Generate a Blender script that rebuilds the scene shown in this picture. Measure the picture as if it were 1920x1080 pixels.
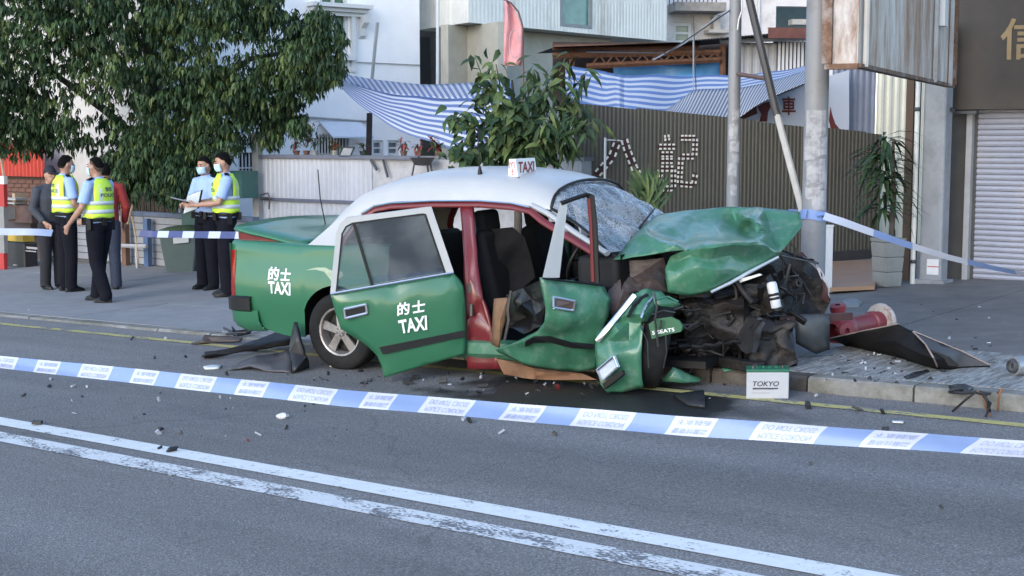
import bpy, bmesh, math, random
from mathutils import Vector as V, Matrix, noise, Quaternion
from mathutils.geometry import delaunay_2d_cdt
random.seed(7)
R_ = math.radians
for o in list(bpy.data.objects): bpy.data.objects.remove(o)
S = bpy.context.scene
COL = S.collection
# ------------------------------------------------------------------ camera
FPX, HC, GX = 2640.0, 1.73, 0.036
PITCH = math.atan((540-265)/FPX)
cd = bpy.data.cameras.new('camera'); cam = bpy.data.objects.new('camera', cd); COL.objects.link(cam)
cd.sensor_width = 36; cd.lens = 36*FPX/1920; cd.clip_start = .1; cd.clip_end = 600
cam.location = (0, 0, HC); cam.rotation_euler = (math.pi/2-PITCH, 0, 0)
S.camera = cam
# ------------------------------------------------------------------ sky and sun
W = bpy.data.worlds.new('World'); S.world = W; W.use_nodes = True
wn = W.node_tree; sky = wn.nodes.new('ShaderNodeTexSky'); sky.sky_type = 'NISHITA'; sky.sun_disc = False
SUN_EL, SUN_AZ = R_(22), R_(-150)          # soft low light from behind the camera, to the left
sky.sun_elevation = SUN_EL; sky.sun_rotation = SUN_AZ
sky.air_density = 1.0; sky.dust_density = .6; sky.ozone_density = 1.9
wn.nodes['Background'].inputs['Strength'].default_value = .15
wn.links.new(sky.outputs[0], wn.nodes['Background'].inputs['Color'])
sl = bpy.data.lights.new('sun', 'SUN'); sun = bpy.data.objects.new('sun', sl); COL.objects.link(sun)
sl.energy = .5; sl.angle = R_(40); sl.color = (1, .97, .94)
sd = V((math.sin(SUN_AZ)*math.cos(SUN_EL), math.cos(SUN_AZ)*math.cos(SUN_EL), math.sin(SUN_EL)))
sun.rotation_euler = (-sd).to_track_quat('-Z', 'Y').to_euler(); sun.location = sd*50
S.view_settings.view_transform = 'Standard'; S.view_settings.look = 'None'
S.view_settings.gamma = 1; S.view_settings.use_curve_mapping = False
S.view_settings.exposure = 1.6
S.cycles.use_denoising = True
S.cycles.max_bounces = 8; S.cycles.transparent_max_bounces = 12
# ------------------------------------------------------------------ rays through the lens (measuring the photograph)
CF = V((0, math.cos(PITCH), -math.sin(PITCH))); CU = V((0, math.sin(PITCH), math.cos(PITCH))); CO = V((0, 0, HC))
def ray(x, y): return V(((x-960)/FPX, 0, 0)) + CU*((540-y)/FPX) + CF
def plane(x, y, p, n):
    d = ray(x, y); n = V(n); return CO + d*((V(p)-CO).dot(n)/d.dot(n))
def G(x, y, h=0.0): return plane(x, y, (0, 0, h), (-GX, 0, 1))
def Yp(x, y, Y): return plane(x, y, (0, Y, 0), (0, 1, 0))
ED, QD = V((.774, -.634, 0)).normalized(), V((.634, .774, 0)).normalized()    # along the road / away from it
def Qp(x, y, q): return plane(x, y, QD*q, QD)
def RS(s, q, h=0.0):
    p = ED*s + QD*q; return V((p.x, p.y, GX*p.x+h))
def gz(p): return GX*p.x
UP = V((0, 0, 1))
# ------------------------------------------------------------------ materials
MATS = {}
def mat(name, col, rough=.6, metal=0., var=.12, sc=6., bump=0., bsc=60., spec=.5, stretch=(1, 1, 1), dirt=None, dirt_amt=.5, dsc=2.5, dst=(1, 1, 1), alpha=1., trans=0.):
    if name in MATS: return MATS[name]
    m = bpy.data.materials.new(name); m.use_nodes = True; MATS[name] = m
    nt = m.node_tree; N = nt.nodes; L = nt.links; b = N['Principled BSDF']
    b.inputs['Roughness'].default_value = rough; b.inputs['Metallic'].default_value = metal
    b.inputs['Specular IOR Level'].default_value = spec; b.inputs['Alpha'].default_value = alpha
    b.inputs['Transmission Weight'].default_value = trans
    tc = N.new('ShaderNodeTexCoord')
    def mapped(st):
        mp = N.new('ShaderNodeMapping'); mp.inputs['Scale'].default_value = st
        L.new(tc.outputs['Object'], mp.inputs['Vector']); return mp.outputs[0]
    nz = N.new('ShaderNodeTexNoise'); nz.inputs['Scale'].default_value = sc; nz.inputs['Detail'].default_value = 6
    nz.inputs['Roughness'].default_value = .65; L.new(mapped(stretch), nz.inputs['Vector'])
    cr = N.new('ShaderNodeValToRGB'); L.new(nz.outputs['Fac'], cr.inputs['Fac'])
    c = V(col[:3])
    cr.color_ramp.elements[0].position = .3; cr.color_ramp.elements[1].position = .7
    cr.color_ramp.elements[0].color = (*[max(0, k*(1-var)) for k in c], 1)
    cr.color_ramp.elements[1].color = (*[min(1, k*(1+var)) for k in c], 1)
    out = cr.outputs['Color']
    if dirt is not None:
        n2 = N.new('ShaderNodeTexNoise'); n2.inputs['Scale'].default_value = dsc; n2.inputs['Detail'].default_value = 8
        n2.inputs['Roughness'].default_value = .7; L.new(mapped(dst), n2.inputs['Vector'])
        r2 = N.new('ShaderNodeValToRGB'); L.new(n2.outputs['Fac'], r2.inputs['Fac'])
        r2.color_ramp.elements[0].position = .62-.3*dirt_amt; r2.color_ramp.elements[1].position = .80-.2*dirt_amt
        mx = N.new('ShaderNodeMix'); mx.data_type = 'RGBA'
        L.new(r2.outputs['Color'], mx.inputs['Factor']); L.new(out, mx.inputs['A']); mx.inputs['B'].default_value = (*dirt, 1)
        out = mx.outputs['Result']
    L.new(out, b.inputs['Base Color'])
    if bump:
        n3 = N.new('ShaderNodeTexNoise'); n3.inputs['Scale'].default_value = bsc; n3.inputs['Detail'].default_value = 4
        L.new(mapped(stretch), n3.inputs['Vector'])
        bp = N.new('ShaderNodeBump'); bp.inputs['Strength'].default_value = bump; bp.inputs['Distance'].default_value = .02
        L.new(n3.outputs['Fac'], bp.inputs['Height']); L.new(bp.outputs[0], b.inputs['Normal'])
    return m
def glass(name, tint=(.8, .87, .85), refl=.12, dark=0.0):
    if name in MATS: return MATS[name]
    m = bpy.data.materials.new(name); m.use_nodes = True; MATS[name] = m
    nt = m.node_tree; N = nt.nodes; L = nt.links; N.remove(N['Principled BSDF'])
    t = N.new('ShaderNodeBsdfTransparent'); t.inputs[0].default_value = (*tint, 1)
    g = N.new('ShaderNodeBsdfGlossy'); g.inputs['Roughness'].default_value = .04; g.inputs[0].default_value = (.9, .95, 1, 1)
    tc = N.new('ShaderNodeTexCoord'); nz = N.new('ShaderNodeTexNoise'); nz.inputs['Scale'].default_value = 3.5; nz.inputs['Detail'].default_value = 6; L.new(tc.outputs['Object'], nz.inputs['Vector'])
    df = N.new('ShaderNodeBsdfDiffuse'); df.inputs[0].default_value = (.35, .36, .36, 1); mr = N.new('ShaderNodeMapRange'); mr.inputs[1].default_value = .45; mr.inputs[2].default_value = .75; mr.inputs[3].default_value = .04; mr.inputs[4].default_value = .30; L.new(nz.outputs[0], mr.inputs[0])
    md = N.new('ShaderNodeMixShader'); L.new(mr.outputs[0], md.inputs[0]); L.new(t.outputs[0], md.inputs[1]); L.new(df.outputs[0], md.inputs[2]); t = md
    lw = N.new('ShaderNodeLayerWeight'); lw.inputs['Blend'].default_value = .25
    ma = N.new('ShaderNodeMath'); ma.operation = 'ADD'; ma.use_clamp = True; ma.inputs[1].default_value = refl
    L.new(lw.outputs['Fresnel'], ma.inputs[0])
    mx = N.new('ShaderNodeMixShader'); L.new(ma.outputs[0], mx.inputs[0]); L.new(t.outputs[0], mx.inputs[1]); L.new(g.outputs[0], mx.inputs[2])
    L.new(mx.outputs[0], N['Material Output'].inputs[0]); return m
def worn(name, col, under, amt, sc=14., fine=90.):
    """painted marking: paint worn through to what lies under it"""
    m = mat(name, col, .7, var=.08, sc=20); nt = m.node_tree; N = nt.nodes; L = nt.links; b = N['Principled BSDF']
    src = b.inputs['Base Color'].links[0].from_socket
    tc = N.new('ShaderNodeTexCoord'); n1 = N.new('ShaderNodeTexNoise'); n1.inputs['Scale'].default_value = sc; n1.inputs['Detail'].default_value = 3
    n2 = N.new('ShaderNodeTexNoise'); n2.inputs['Scale'].default_value = fine; n2.inputs['Detail'].default_value = 2
    mp_ = N.new('ShaderNodeMapping'); mp_.inputs['Rotation'].default_value = (0, 0, R_(39.3)); mp2_ = N.new('ShaderNodeMapping'); mp2_.inputs['Scale'].default_value = (.55, 1.3, 1)
    L.new(tc.outputs['Object'], mp_.inputs['Vector']); L.new(mp_.outputs[0], mp2_.inputs['Vector'])
    for n in (n1, n2): L.new(mp2_.outputs[0], n.inputs['Vector'])
    ad = N.new('ShaderNodeMath'); ad.operation = 'ADD'; L.new(n1.outputs[0], ad.inputs[0]); L.new(n2.outputs[0], ad.inputs[1])
    r = N.new('ShaderNodeValToRGB'); L.new(ad.outputs[0], r.inputs[0]); r.color_ramp.elements[0].position = 0
    # sum of two noises is about 1 +- .2
    dv = N.new('ShaderNodeMath'); dv.operation = 'MULTIPLY'; dv.inputs[1].default_value = .5; L.new(ad.outputs[0], dv.inputs[0]); L.new(dv.outputs[0], r.inputs[0])
    r.color_ramp.elements[0].position = .62-.22*amt; r.color_ramp.elements[1].position = .66-.22*amt
    mx = N.new('ShaderNodeMix'); mx.data_type = 'RGBA'; L.new(r.outputs[0], mx.inputs['Factor']); L.new(src, mx.inputs['A']); mx.inputs['B'].default_value = (*under, 1)
    L.new(mx.outputs['Result'], b.inputs['Base Color']); return m
# ------------------------------------------------------------------ mesh building
WM = {}
def wm(o): return WM.get(o.name, Matrix.Identity(4))
class MB:
    def __init__(s): s.v = []; s.f = []; s.m = []; s.uv = None
    def add(s, p): s.v.append(V(p)); return len(s.v)-1
    def face(s, pts, m=0):
        s.f.append([s.add(p) for p in pts]); s.m.append(m)
    def grid(s, rows, m=0, closeu=False):
        b = len(s.v); nr = len(rows); nc = len(rows[0])
        for r in rows:
            for p in r: s.v.append(V(p))
        for i in range(nr-1):
            for j in range(nc if closeu else nc-1):
                k = (j+1) % nc
                s.f.append([b+i*nc+j, b+i*nc+k, b+(i+1)*nc+k, b+(i+1)*nc+j]); s.m.append(m(i, j) if callable(m) else m)
        return b
    def obox(s, o, a, b, c, m=0):
        """box with corner o and edge vectors a, b, c"""
        o, a, b, c = V(o), V(a), V(b), V(c); k = len(s.v)
        for w in (0, 1):
            for (u, t) in ((0, 0), (1, 0), (1, 1), (0, 1)): s.v.append(o+a*u+b*t+c*w)
        for f in ((0, 3, 2, 1), (4, 5, 6, 7), (0, 1, 5, 4), (1, 2, 6, 5), (2, 3, 7, 6), (3, 0, 4, 7)):
            s.f.append([k+i for i in f]); s.m.append(m)
    def box(s, c, d, rot=None, m=0):
        c = V(c); q = rot if rot is not None else Matrix.Identity(3)
        a, b, e = q @ V((d[0], 0, 0)), q @ V((0, d[1], 0)), q @ V((0, 0, d[2]))
        s.obox(c-(a+b+e)/2, a, b, e, m)
    def tube(s, pts, r, n=8, m=0, cap=True, flat=None):
        pts = [V(p) for p in pts]; rows = []; prev = None
        for i, p in enumerate(pts):
            t = (pts[min(i+1, len(pts)-1)]-pts[max(i-1, 0)]).normalized()
            if prev is None:
                a = t.cross(UP if abs(t.z) < .9 else V((1, 0, 0))).normalized()
            else: a = (prev-t*prev.dot(t)).normalized()
            prev = a; b = t.cross(a); rr = r[i] if isinstance(r, (list, tuple)) else r
            ra, rb = rr if isinstance(rr, (list, tuple)) else (rr, rr)
            rows.append([p+a*ra*math.cos(2*math.pi*k/n)+b*rb*math.sin(2*math.pi*k/n) for k in range(n)])
        b0 = s.grid(rows, m, True)
        if cap:
            s.f.append([b0+k for k in range(n)][::-1]); s.m.append(m)
            s.f.append([b0+(len(rows)-1)*n+k for k in range(n)]); s.m.append(m)
    def lathe(s, prof, o, axis=UP, n=20, m=0, ref=None):
        o = V(o); ax = V(axis).normalized(); a = V(ref).normalized() if ref is not None else ax.cross(V((1, 0, 0)) if abs(ax.x) < .9 else V((0, 1, 0))).normalized(); b = ax.cross(a)
        s.grid([[o+ax*z+(a*math.cos(2*math.pi*k/n)+b*math.sin(2*math.pi*k/n))*max(r, 1e-4) for k in range(n)] for r, z in prof], m, True)
    def ell(s, c, r, n=12, m=0, rot=None):
        c = V(c); q = rot if rot is not None else Matrix.Identity(3); rows = []
        for i in range(n//2+1):
            t = math.pi*i/(n//2)
            rows.append([c+q @ V((r[0]*max(math.sin(t), 1e-3)*math.cos(2*math.pi*k/n), r[1]*max(math.sin(t), 1e-3)*math.sin(2*math.pi*k/n), r[2]*math.cos(t))) for k in range(n)])
        s.grid(rows, m, True)
    def prism(s, pts, off, m=0, mside=None):
        pts = [V(p) for p in pts]; off = V(off); n = len(pts); b = len(s.v)
        s.v += pts+[p+off for p in pts]
        s.f.append([b+i for i in range(n)][::-1]); s.m.append(m)
        s.f.append([b+n+i for i in range(n)]); s.m.append(m)
        for i in range(n):
            j = (i+1) % n; s.f.append([b+i, b+j, b+n+j, b+n+i]); s.m.append(m if mside is None else mside)
    def mesh(s, name, mats, inv=None, smooth=None):
        me = bpy.data.meshes.new(name); vs = [inv @ p for p in s.v] if inv is not None else s.v
        me.from_pydata([tuple(p) for p in vs], [], s.f)
        for k in (mats if isinstance(mats, (list, tuple)) else [mats]): me.materials.append(k)
        me.polygons.foreach_set('material_index', s.m)
        if smooth:
            me.polygons.foreach_set('use_smooth', [True]*len(s.f))
            if smooth < 179:
                me.set_sharp_from_angle(angle=R_(smooth))
        me.update(); return me
    def build(s, name, mats, parent=None, smooth=None, local=False, fixn=False):
        inv = None
        if parent is not None and not local: inv = wm(parent).inverted()
        me = s.mesh(name, mats, inv, None if fixn else smooth)
        if fixn:
            bm = bmesh.new(); bm.from_mesh(me); bmesh.ops.remove_doubles(bm, verts=bm.verts, dist=1e-5); bmesh.ops.recalc_face_normals(bm, faces=bm.faces); bm.to_mesh(me); bm.free()
            if smooth:
                me.polygons.foreach_set('use_smooth', [True]*len(me.polygons))
                if smooth < 179: me.set_sharp_from_angle(angle=R_(smooth))
        return link(name, me, parent)
def link(name, me, parent=None):
    o = bpy.data.objects.new(name, me); COL.objects.link(o)
    if parent is not None: o.parent = parent; WM[o.name] = wm(parent)
    return o
def thing(name, label, cat, loc=(0, 0, 0), group=None, M=None):
    o = bpy.data.objects.new(name, None); COL.objects.link(o); o.empty_display_size = .2
    M = M if M is not None else Matrix.Translation(V(loc)); o.matrix_world = M; WM[o.name] = M
    return tag(o, label, cat, group)
def tag(o, label=None, cat=None, group=None, kind=None):
    for k, x in (('label', label), ('category', cat), ('group', group), ('kind', kind)):
        if x: o[k] = x
    return o
def struct(o): o['kind'] = 'structure'; return o
def copy_tree(o, parent=None):
    c = o.copy(); COL.objects.link(c)
    if parent is not None: c.parent = parent
    for ch in list(o.children): copy_tree(ch, c)
    return c
TXT = {}
def text_verts(body, bold=0., shear=0.):
    k = (body, bold, shear)
    if k not in TXT:
        cu = bpy.data.curves.new('t', 'FONT'); cu.body = body; cu.size = 1; cu.offset = bold; cu.shear = shear; cu.resolution_u = 3; cu.fill_mode = 'FRONT'
        ob = bpy.data.objects.new('t', cu); COL.objects.link(ob)
        dg = bpy.context.evaluated_depsgraph_get(); me = bpy.data.meshes.new_from_object(ob.evaluated_get(dg))
        vs = [v.co.copy() for v in me.vertices]; fs = [list(p.vertices) for p in me.polygons]
        bpy.data.objects.remove(ob); bpy.data.meshes.remove(me)
        x0 = min(v.x for v in vs); x1 = max(v.x for v in vs); y0 = min(v.y for v in vs); y1 = max(v.y for v in vs)
        TXT[k] = ([((v.x-x0)/(x1-x0), (v.y-y0)/(y1-y0)) for v in vs], fs, (x1-x0)/(y1-y0))
    return TXT[k]
def put_text(mb, body, o, ux, uy, m=0, bold=0., shear=0., fn=None):
    """text filling the parallelogram o, o+ux, o+ux+uy, o+uy (or mapped by fn(u, v))"""
    vs, fs, asp = text_verts(body, bold, shear); b = len(mb.v)
    for u, w in vs: mb.v.append(fn(u, w) if fn else V(o)+V(ux)*u+V(uy)*w)
    for f in fs: mb.f.append([b+i for i in f]); mb.m.append(m)
for t_ in (('的', .03), ('士', .03), ('TAXI', .03), ('TAXI', .02, .25), ('的', .01), ('士', .01), ('TOKYO', .02, .2), ('DO NOT CROSS', 0.), ('POLICE CORDON', 0.), ('不准越過', .01), ('警察封鎖綫', .01), ('5 SEATS', .02), ('車', .02), ('信', .02), ('POLICE', .02), ('警察', .01)):
    text_verts(*t_)
def sheet(pts, inner=(), sub=1, nz=0., nsc=6., fn=None, seed=0, relax=0):
    """crumpled sheet: outline and inner control points as (px, py, depth key); fn turns one into a 3D point. Returns an MB."""
    allp = list(pts)+list(inner); n = len(pts)
    c2 = [V((p[0], p[1])) for p in allp]
    vs, es, fs, ov, oe, of = delaunay_2d_cdt(c2, [], [list(range(n))], 1, 1e-4)
    co = []
    for i, v in enumerate(vs):
        if ov[i]: p = allp[ov[i][0]]
        else:
            q = min(allp, key=lambda a: (a[0]-v.x)**2+(a[1]-v.y)**2); p = (v.x, v.y, q[2])
        co.append(fn(*p))
    bm = bmesh.new(); bv = [bm.verts.new(c) for c in co]
    for f in fs:
        try: bm.faces.new([bv[i] for i in f])
        except ValueError: pass
    bmesh.ops.recalc_face_normals(bm, faces=bm.faces)
    if sub: bmesh.ops.subdivide_edges(bm, edges=bm.edges[:], cuts=sub, use_grid_fill=True, smooth=.12)
    for _ in range(relax): bmesh.ops.smooth_vert(bm, verts=[v for v in bm.verts if not v.is_boundary], factor=.5, use_axis_x=True, use_axis_y=True, use_axis_z=True)
    if nz:
        bm.normal_update()
        for v in bm.verts: v.co += v.normal*nz*noise.noise(v.co*nsc+V((seed, 0, 0)))
    mb = MB(); bm.verts.index_update(); mb.v = [v.co.copy() for v in bm.verts]
    for f in bm.faces: mb.f.append([v.index for v in f.verts]); mb.m.append(0)
    bm.free(); return mb
def solid(o, t, off=-1.):
    md = o.modifiers.new('thickness', 'SOLIDIFY'); md.thickness = t; md.offset = off; return o
def leafmb(mb, p, d, nrm, l, w, m=0, droop=.2):
    """one folded leaf from p along d"""
    d = V(d).normalized(); sd_ = d.cross(V(nrm)).normalized(); up = sd_.cross(d); b = len(mb.v)
    a1 = p+d*l*.4-up*l*droop*.15; a2 = p+d*l*.75-up*l*droop*.55; tip = p+d*l-up*l*droop*1.2
    mb.v += [p, a1+sd_*w*.5+up*w*.15, a1, a1-sd_*w*.5+up*w*.15, a2+sd_*w*.36+up*w*.08, a2, a2-sd_*w*.36+up*w*.08, tip]
    for f in ((0, 1, 2), (0, 2, 3), (1, 4, 5, 2), (2, 5, 6, 3), (4, 7, 5), (5, 7, 6)): mb.f.append([b+i for i in f]); mb.m.append(m)
# ================================================================== SETTING
# ---- road
def road_mat():
    m = mat('asphalt', (.168, .159, .154), .85, var=.62, sc=85, bump=.6, bsc=110, dirt=(.115, .112, .12), dirt_amt=.25, dsc=.6)
    nt = m.node_tree; N = nt.nodes; L = nt.links; b = N['Principled BSDF']
    src = b.inputs['Base Color'].links[0].from_socket
    tc = N.new('ShaderNodeTexCoord'); nz = N.new('ShaderNodeTexNoise'); nz.inputs['Scale'].default_value = 1.6; nz.inputs['Detail'].default_value = 5
    L.new(tc.outputs['Object'], nz.inputs['Vector'])
    # light aggregate specks
    vo = N.new('ShaderNodeTexVoronoi'); vo.inputs['Scale'].default_value = 48; L.new(tc.outputs['Object'], vo.inputs['Vector'])
    rv = N.new('ShaderNodeValToRGB'); L.new(vo.outputs['Distance'], rv.inputs[0]); rv.color_ramp.elements[0].position = .12; rv.color_ramp.elements[1].position = .3
    rv.color_ramp.elements[0].color = (1, 1, 1, 1); rv.color_ramp.elements[1].color = (0, 0, 0, 1)
    ms = N.new('ShaderNodeMix'); ms.data_type = 'RGBA'; L.new(rv.outputs[0], ms.inputs['Factor']); L.new(src, ms.inputs['A']); ms.inputs['B'].default_value = (.30, .295, .315, 1)
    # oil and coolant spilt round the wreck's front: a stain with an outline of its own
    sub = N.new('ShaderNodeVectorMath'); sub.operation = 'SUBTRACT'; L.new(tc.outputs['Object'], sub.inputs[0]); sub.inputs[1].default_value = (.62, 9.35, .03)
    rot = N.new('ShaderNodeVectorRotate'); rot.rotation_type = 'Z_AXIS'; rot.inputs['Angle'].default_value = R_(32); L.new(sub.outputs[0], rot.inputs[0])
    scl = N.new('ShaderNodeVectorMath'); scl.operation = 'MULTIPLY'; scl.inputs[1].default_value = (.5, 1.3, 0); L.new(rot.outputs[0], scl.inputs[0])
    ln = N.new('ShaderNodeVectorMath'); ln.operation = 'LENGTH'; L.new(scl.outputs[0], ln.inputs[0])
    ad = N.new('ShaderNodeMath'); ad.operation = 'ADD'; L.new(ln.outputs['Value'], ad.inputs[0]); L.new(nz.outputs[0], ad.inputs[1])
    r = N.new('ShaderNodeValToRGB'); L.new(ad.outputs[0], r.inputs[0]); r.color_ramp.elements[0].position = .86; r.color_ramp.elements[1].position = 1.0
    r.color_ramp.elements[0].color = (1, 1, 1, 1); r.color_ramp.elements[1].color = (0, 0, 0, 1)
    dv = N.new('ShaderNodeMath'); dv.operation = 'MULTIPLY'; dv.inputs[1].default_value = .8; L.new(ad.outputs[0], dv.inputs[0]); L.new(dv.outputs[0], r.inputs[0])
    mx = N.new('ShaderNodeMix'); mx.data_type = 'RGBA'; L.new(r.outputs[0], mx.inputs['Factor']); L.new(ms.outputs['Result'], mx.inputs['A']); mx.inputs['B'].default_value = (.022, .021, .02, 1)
    # lengthwise traffic wear, patches and a few hairline cracks
    r1 = N.new('ShaderNodeMapping'); r1.inputs['Rotation'].default_value = (0, 0, R_(39.3)); L.new(tc.outputs['Object'], r1.inputs['Vector'])
    r2 = N.new('ShaderNodeMapping'); r2.inputs['Scale'].default_value = (.10, 1.1, 1); L.new(r1.outputs[0], r2.inputs['Vector'])
    nw = N.new('ShaderNodeTexNoise'); nw.inputs['Scale'].default_value = 1.3; nw.inputs['Detail'].default_value = 5; L.new(r2.outputs[0], nw.inputs['Vector'])
    mw_ = N.new('ShaderNodeMapRange'); L.new(nw.outputs[0], mw_.inputs[0]); mw_.inputs[1].default_value = .3; mw_.inputs[2].default_value = .7; mw_.inputs[3].default_value = .74; mw_.inputs[4].default_value = 1.22
    nd = N.new('ShaderNodeTexNoise'); nd.inputs['Scale'].default_value = 2.5; nd.inputs['Detail'].default_value = 5; L.new(tc.outputs['Object'], nd.inputs['Vector'])
    va = N.new('ShaderNodeVectorMath'); va.operation = 'MULTIPLY_ADD'; L.new(nd.outputs['Color'], va.inputs[0]); va.inputs[1].default_value = (.5, .5, 0); L.new(tc.outputs['Object'], va.inputs[2])
    vc = N.new('ShaderNodeTexVoronoi'); vc.feature = 'DISTANCE_TO_EDGE'; vc.inputs['Scale'].default_value = .42; L.new(va.outputs[0], vc.inputs['Vector'])
    mc_ = N.new('ShaderNodeMapRange'); L.new(vc.outputs['Distance'], mc_.inputs[0]); mc_.inputs[1].default_value = .0; mc_.inputs[2].default_value = .006; mc_.inputs[3].default_value = .80; mc_.inputs[4].default_value = 1.
    mm = N.new('ShaderNodeMath'); mm.operation = 'MULTIPLY'; L.new(mw_.outputs[0], mm.inputs[0]); L.new(mc_.outputs[0], mm.inputs[1])
    vm_ = N.new('ShaderNodeVectorMath'); vm_.operation = 'SCALE'; L.new(mx.outputs['Result'], vm_.inputs[0]); L.new(mm.outputs[0], vm_.inputs['Scale'])
    L.new(vm_.outputs[0], b.inputs['Base Color'])
    rr = N.new('ShaderNodeMapRange'); L.new(r.outputs[0], rr.inputs[0]); rr.inputs[3].default_value = .85; rr.inputs[4].default_value = .45
    L.new(rr.outputs[0], b.inputs['Roughness'])
    return m
KQ = 8.40            # kerb face
mb = MB(); mb.face([(-200, -150, -7.2-.12), (200, -150, 7.2-.12), (200, 250, 7.2-.12), (-200, 250, -7.2-.12)])
struct(mb.build('ground', mat('ground_earth', (.16, .15, .14), .9)))
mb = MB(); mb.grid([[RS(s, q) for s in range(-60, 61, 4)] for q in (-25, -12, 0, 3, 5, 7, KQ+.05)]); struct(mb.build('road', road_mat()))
UND = (.142, .138, .146)
mw = worn('line_paint_white', (.68, .68, .66), UND, .10); mw2 = worn('line_paint_white_worn', (.62, .62, .61), UND, .50, 7, 75); my = worn('line_paint_yellow', (.44, .38, .13), UND, .45, 8, 60)
def road_line(name, q0, q1, m, s0=-45, s1=30):
    mb = MB(); mb.grid([[RS(s, q, .004) for s in range(s0, s1+1, 3)] for q in (q0, q1)]); return struct(mb.build(name, m))
road_line('white_centre_line', 4.90, 5.055, mw); road_line('white_centre_line', 4.605, 4.775, mw2); road_line('yellow_edge_line', 7.97, 8.065, my)
# ---- kerb, forecourt and footpath: low and flush on the left, a raised kerb on the right
def kh(s):
    t = max(0, min(1, (s+8.0)/2.4)); t = t*t*(3-2*t); return .022+t*.085
mk = mat('kerb_concrete', (.215, .21, .20), .85, var=.25, sc=9, bump=.3, bsc=80, dirt=(.11, .105, .08), dirt_amt=.75, dsc=3)
mk_oil_shade = mat('kerb_concrete_oily_shaded', (.075, .062, .052), .55, var=.35, sc=9, bump=.3, bsc=80, dirt=(.03, .025, .022), dirt_amt=.5, dsc=4)  # spilt oil, with the shade below the wreck painted into the colour
kerb = struct(MB().build('kerb', mk)); 
base = MB(); base.grid([[RS(s, q, kh(s)-.02) for s in range(-60, 61)] for q in (KQ+.16, 12, 20, 60)])
pav = struct(base.build('pavement', mat('pavement_bed', (.10, .10, .10), .9)))
kb = MB(); kb.grid([[RS(s, KQ+.04, -.05) for s in range(-60, 61)], [RS(s, KQ+.04, kh(s)-.03) for s in range(-60, 61)], [RS(s, KQ+.17, kh(s)-.03) for s in range(-60, 61)]])
kb.build('kerb_bed', mat('kerb_bed', (.07, .07, .065), .9), kerb)
s = -26.0
while s < 8:
    L_ = .78 + random.uniform(-.05, .05); a, b = s+.007, s+L_-.007; e1, e2 = kh(a), kh(b); j = random.uniform(-.006, .006); q0 = KQ+random.uniform(-.008, .008); q1 = KQ+.15
    mb = MB(); c = .018
    rows = [[RS(x, q0, -.03), RS(x, q0, h-c+j), RS(x, q0+c, h+j), RS(x, q1, h+j), RS(x, q1, -.03)] for x, h in ((a, e1), (b, e2))]
    mb.grid(rows); mb.face(rows[0]); mb.face(rows[1][::-1]); mb.build('kerb_stone', mk_oil_shade if -6.3 < a < -4.4 else mk, kerb); s += L_
m_left = mat('slab_concrete_pale', (.24, .236, .236), .85, var=.12, sc=5, bump=.25, bsc=70, dirt=(.20, .20, .21), dirt_amt=.5, dsc=1.3)
m_rib = mat('slab_concrete_brushed', (.25, .25, .24), .85, var=.3, sc=14, bump=.5, bsc=30, stretch=(3.2, 1.3, 1), dirt=(.11, .11, .11), dirt_amt=.42, dsc=2.2)
m_wet = mat('slab_concrete_grey', (.122, .118, .115), .6, var=.2, sc=4, bump=.2, bsc=50, dirt=(.07, .07, .07), dirt_amt=.4, dsc=1.2)
def brushed(m):
    nt = m.node_tree; N = nt.nodes; L = nt.links; b = N['Principled BSDF']; src = b.inputs['Base Color'].links[0].from_socket
    tc = N.new('ShaderNodeTexCoord'); r1 = N.new('ShaderNodeMapping'); r1.inputs['Rotation'].default_value = (0, 0, R_(39.3)); L.new(tc.outputs['Object'], r1.inputs['Vector'])
    r2 = N.new('ShaderNodeMapping'); r2.inputs['Scale'].default_value = (9, 1.1, 1); L.new(r1.outputs[0], r2.inputs['Vector'])
    n = N.new('ShaderNodeTexNoise'); n.inputs['Scale'].default_value = 4; n.inputs['Detail'].default_value = 3; n.inputs['Distortion'].default_value = .6; L.new(r2.outputs[0], n.inputs['Vector'])
    mr = N.new('ShaderNodeMapRange'); L.new(n.outputs[0], mr.inputs[0]); mr.inputs[1].default_value = .38; mr.inputs[2].default_value = .58; mr.inputs[3].default_value = .58; mr.inputs[4].default_value = 1.2
    v = N.new('ShaderNodeVectorMath'); v.operation = 'SCALE'; L.new(src, v.inputs[0]); L.new(mr.outputs[0], v.inputs['Scale']); L.new(v.outputs[0], b.inputs['Base Color'])
brushed(m_rib)
def slab(s0, s1, q0, q1, m):
    g = .006; mb = MB(); n = max(2, int((s1-s0)/.6)); j = random.uniform(-.003, .003); j2 = random.uniform(-.003, .003)
    rows = []
    for k in range(n+1):
        x = s0+g+(s1-s0-2*g)*k/n; h = kh(x)+j
        rows.append([RS(x, q0+g, h-.03), RS(x, q0+g, h), RS(x, q1-g, h+j2), RS(x, q1-g, h-.03)])
    mb.grid(rows); mb.face(rows[0]); mb.face(rows[-1][::-1]); mb.build('slab', m, pav)
s = -30.0
while s < 12:
    w = random.choice((2.4, 2.7, 3.0)); right = s > -7.2
    for q0, q1 in ((KQ+.155, KQ+1.5), (KQ+1.5, KQ+3.4), (KQ+3.4, KQ+5.6), (KQ+5.6, KQ+8.4), (KQ+8.4, KQ+11.6)):
        slab(s, s+w, q0, q1, (m_rib if right and q0 < KQ+1 else m_wet) if (right if q0 < KQ+1 else s > -11.5) else m_left)
    s += w
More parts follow.
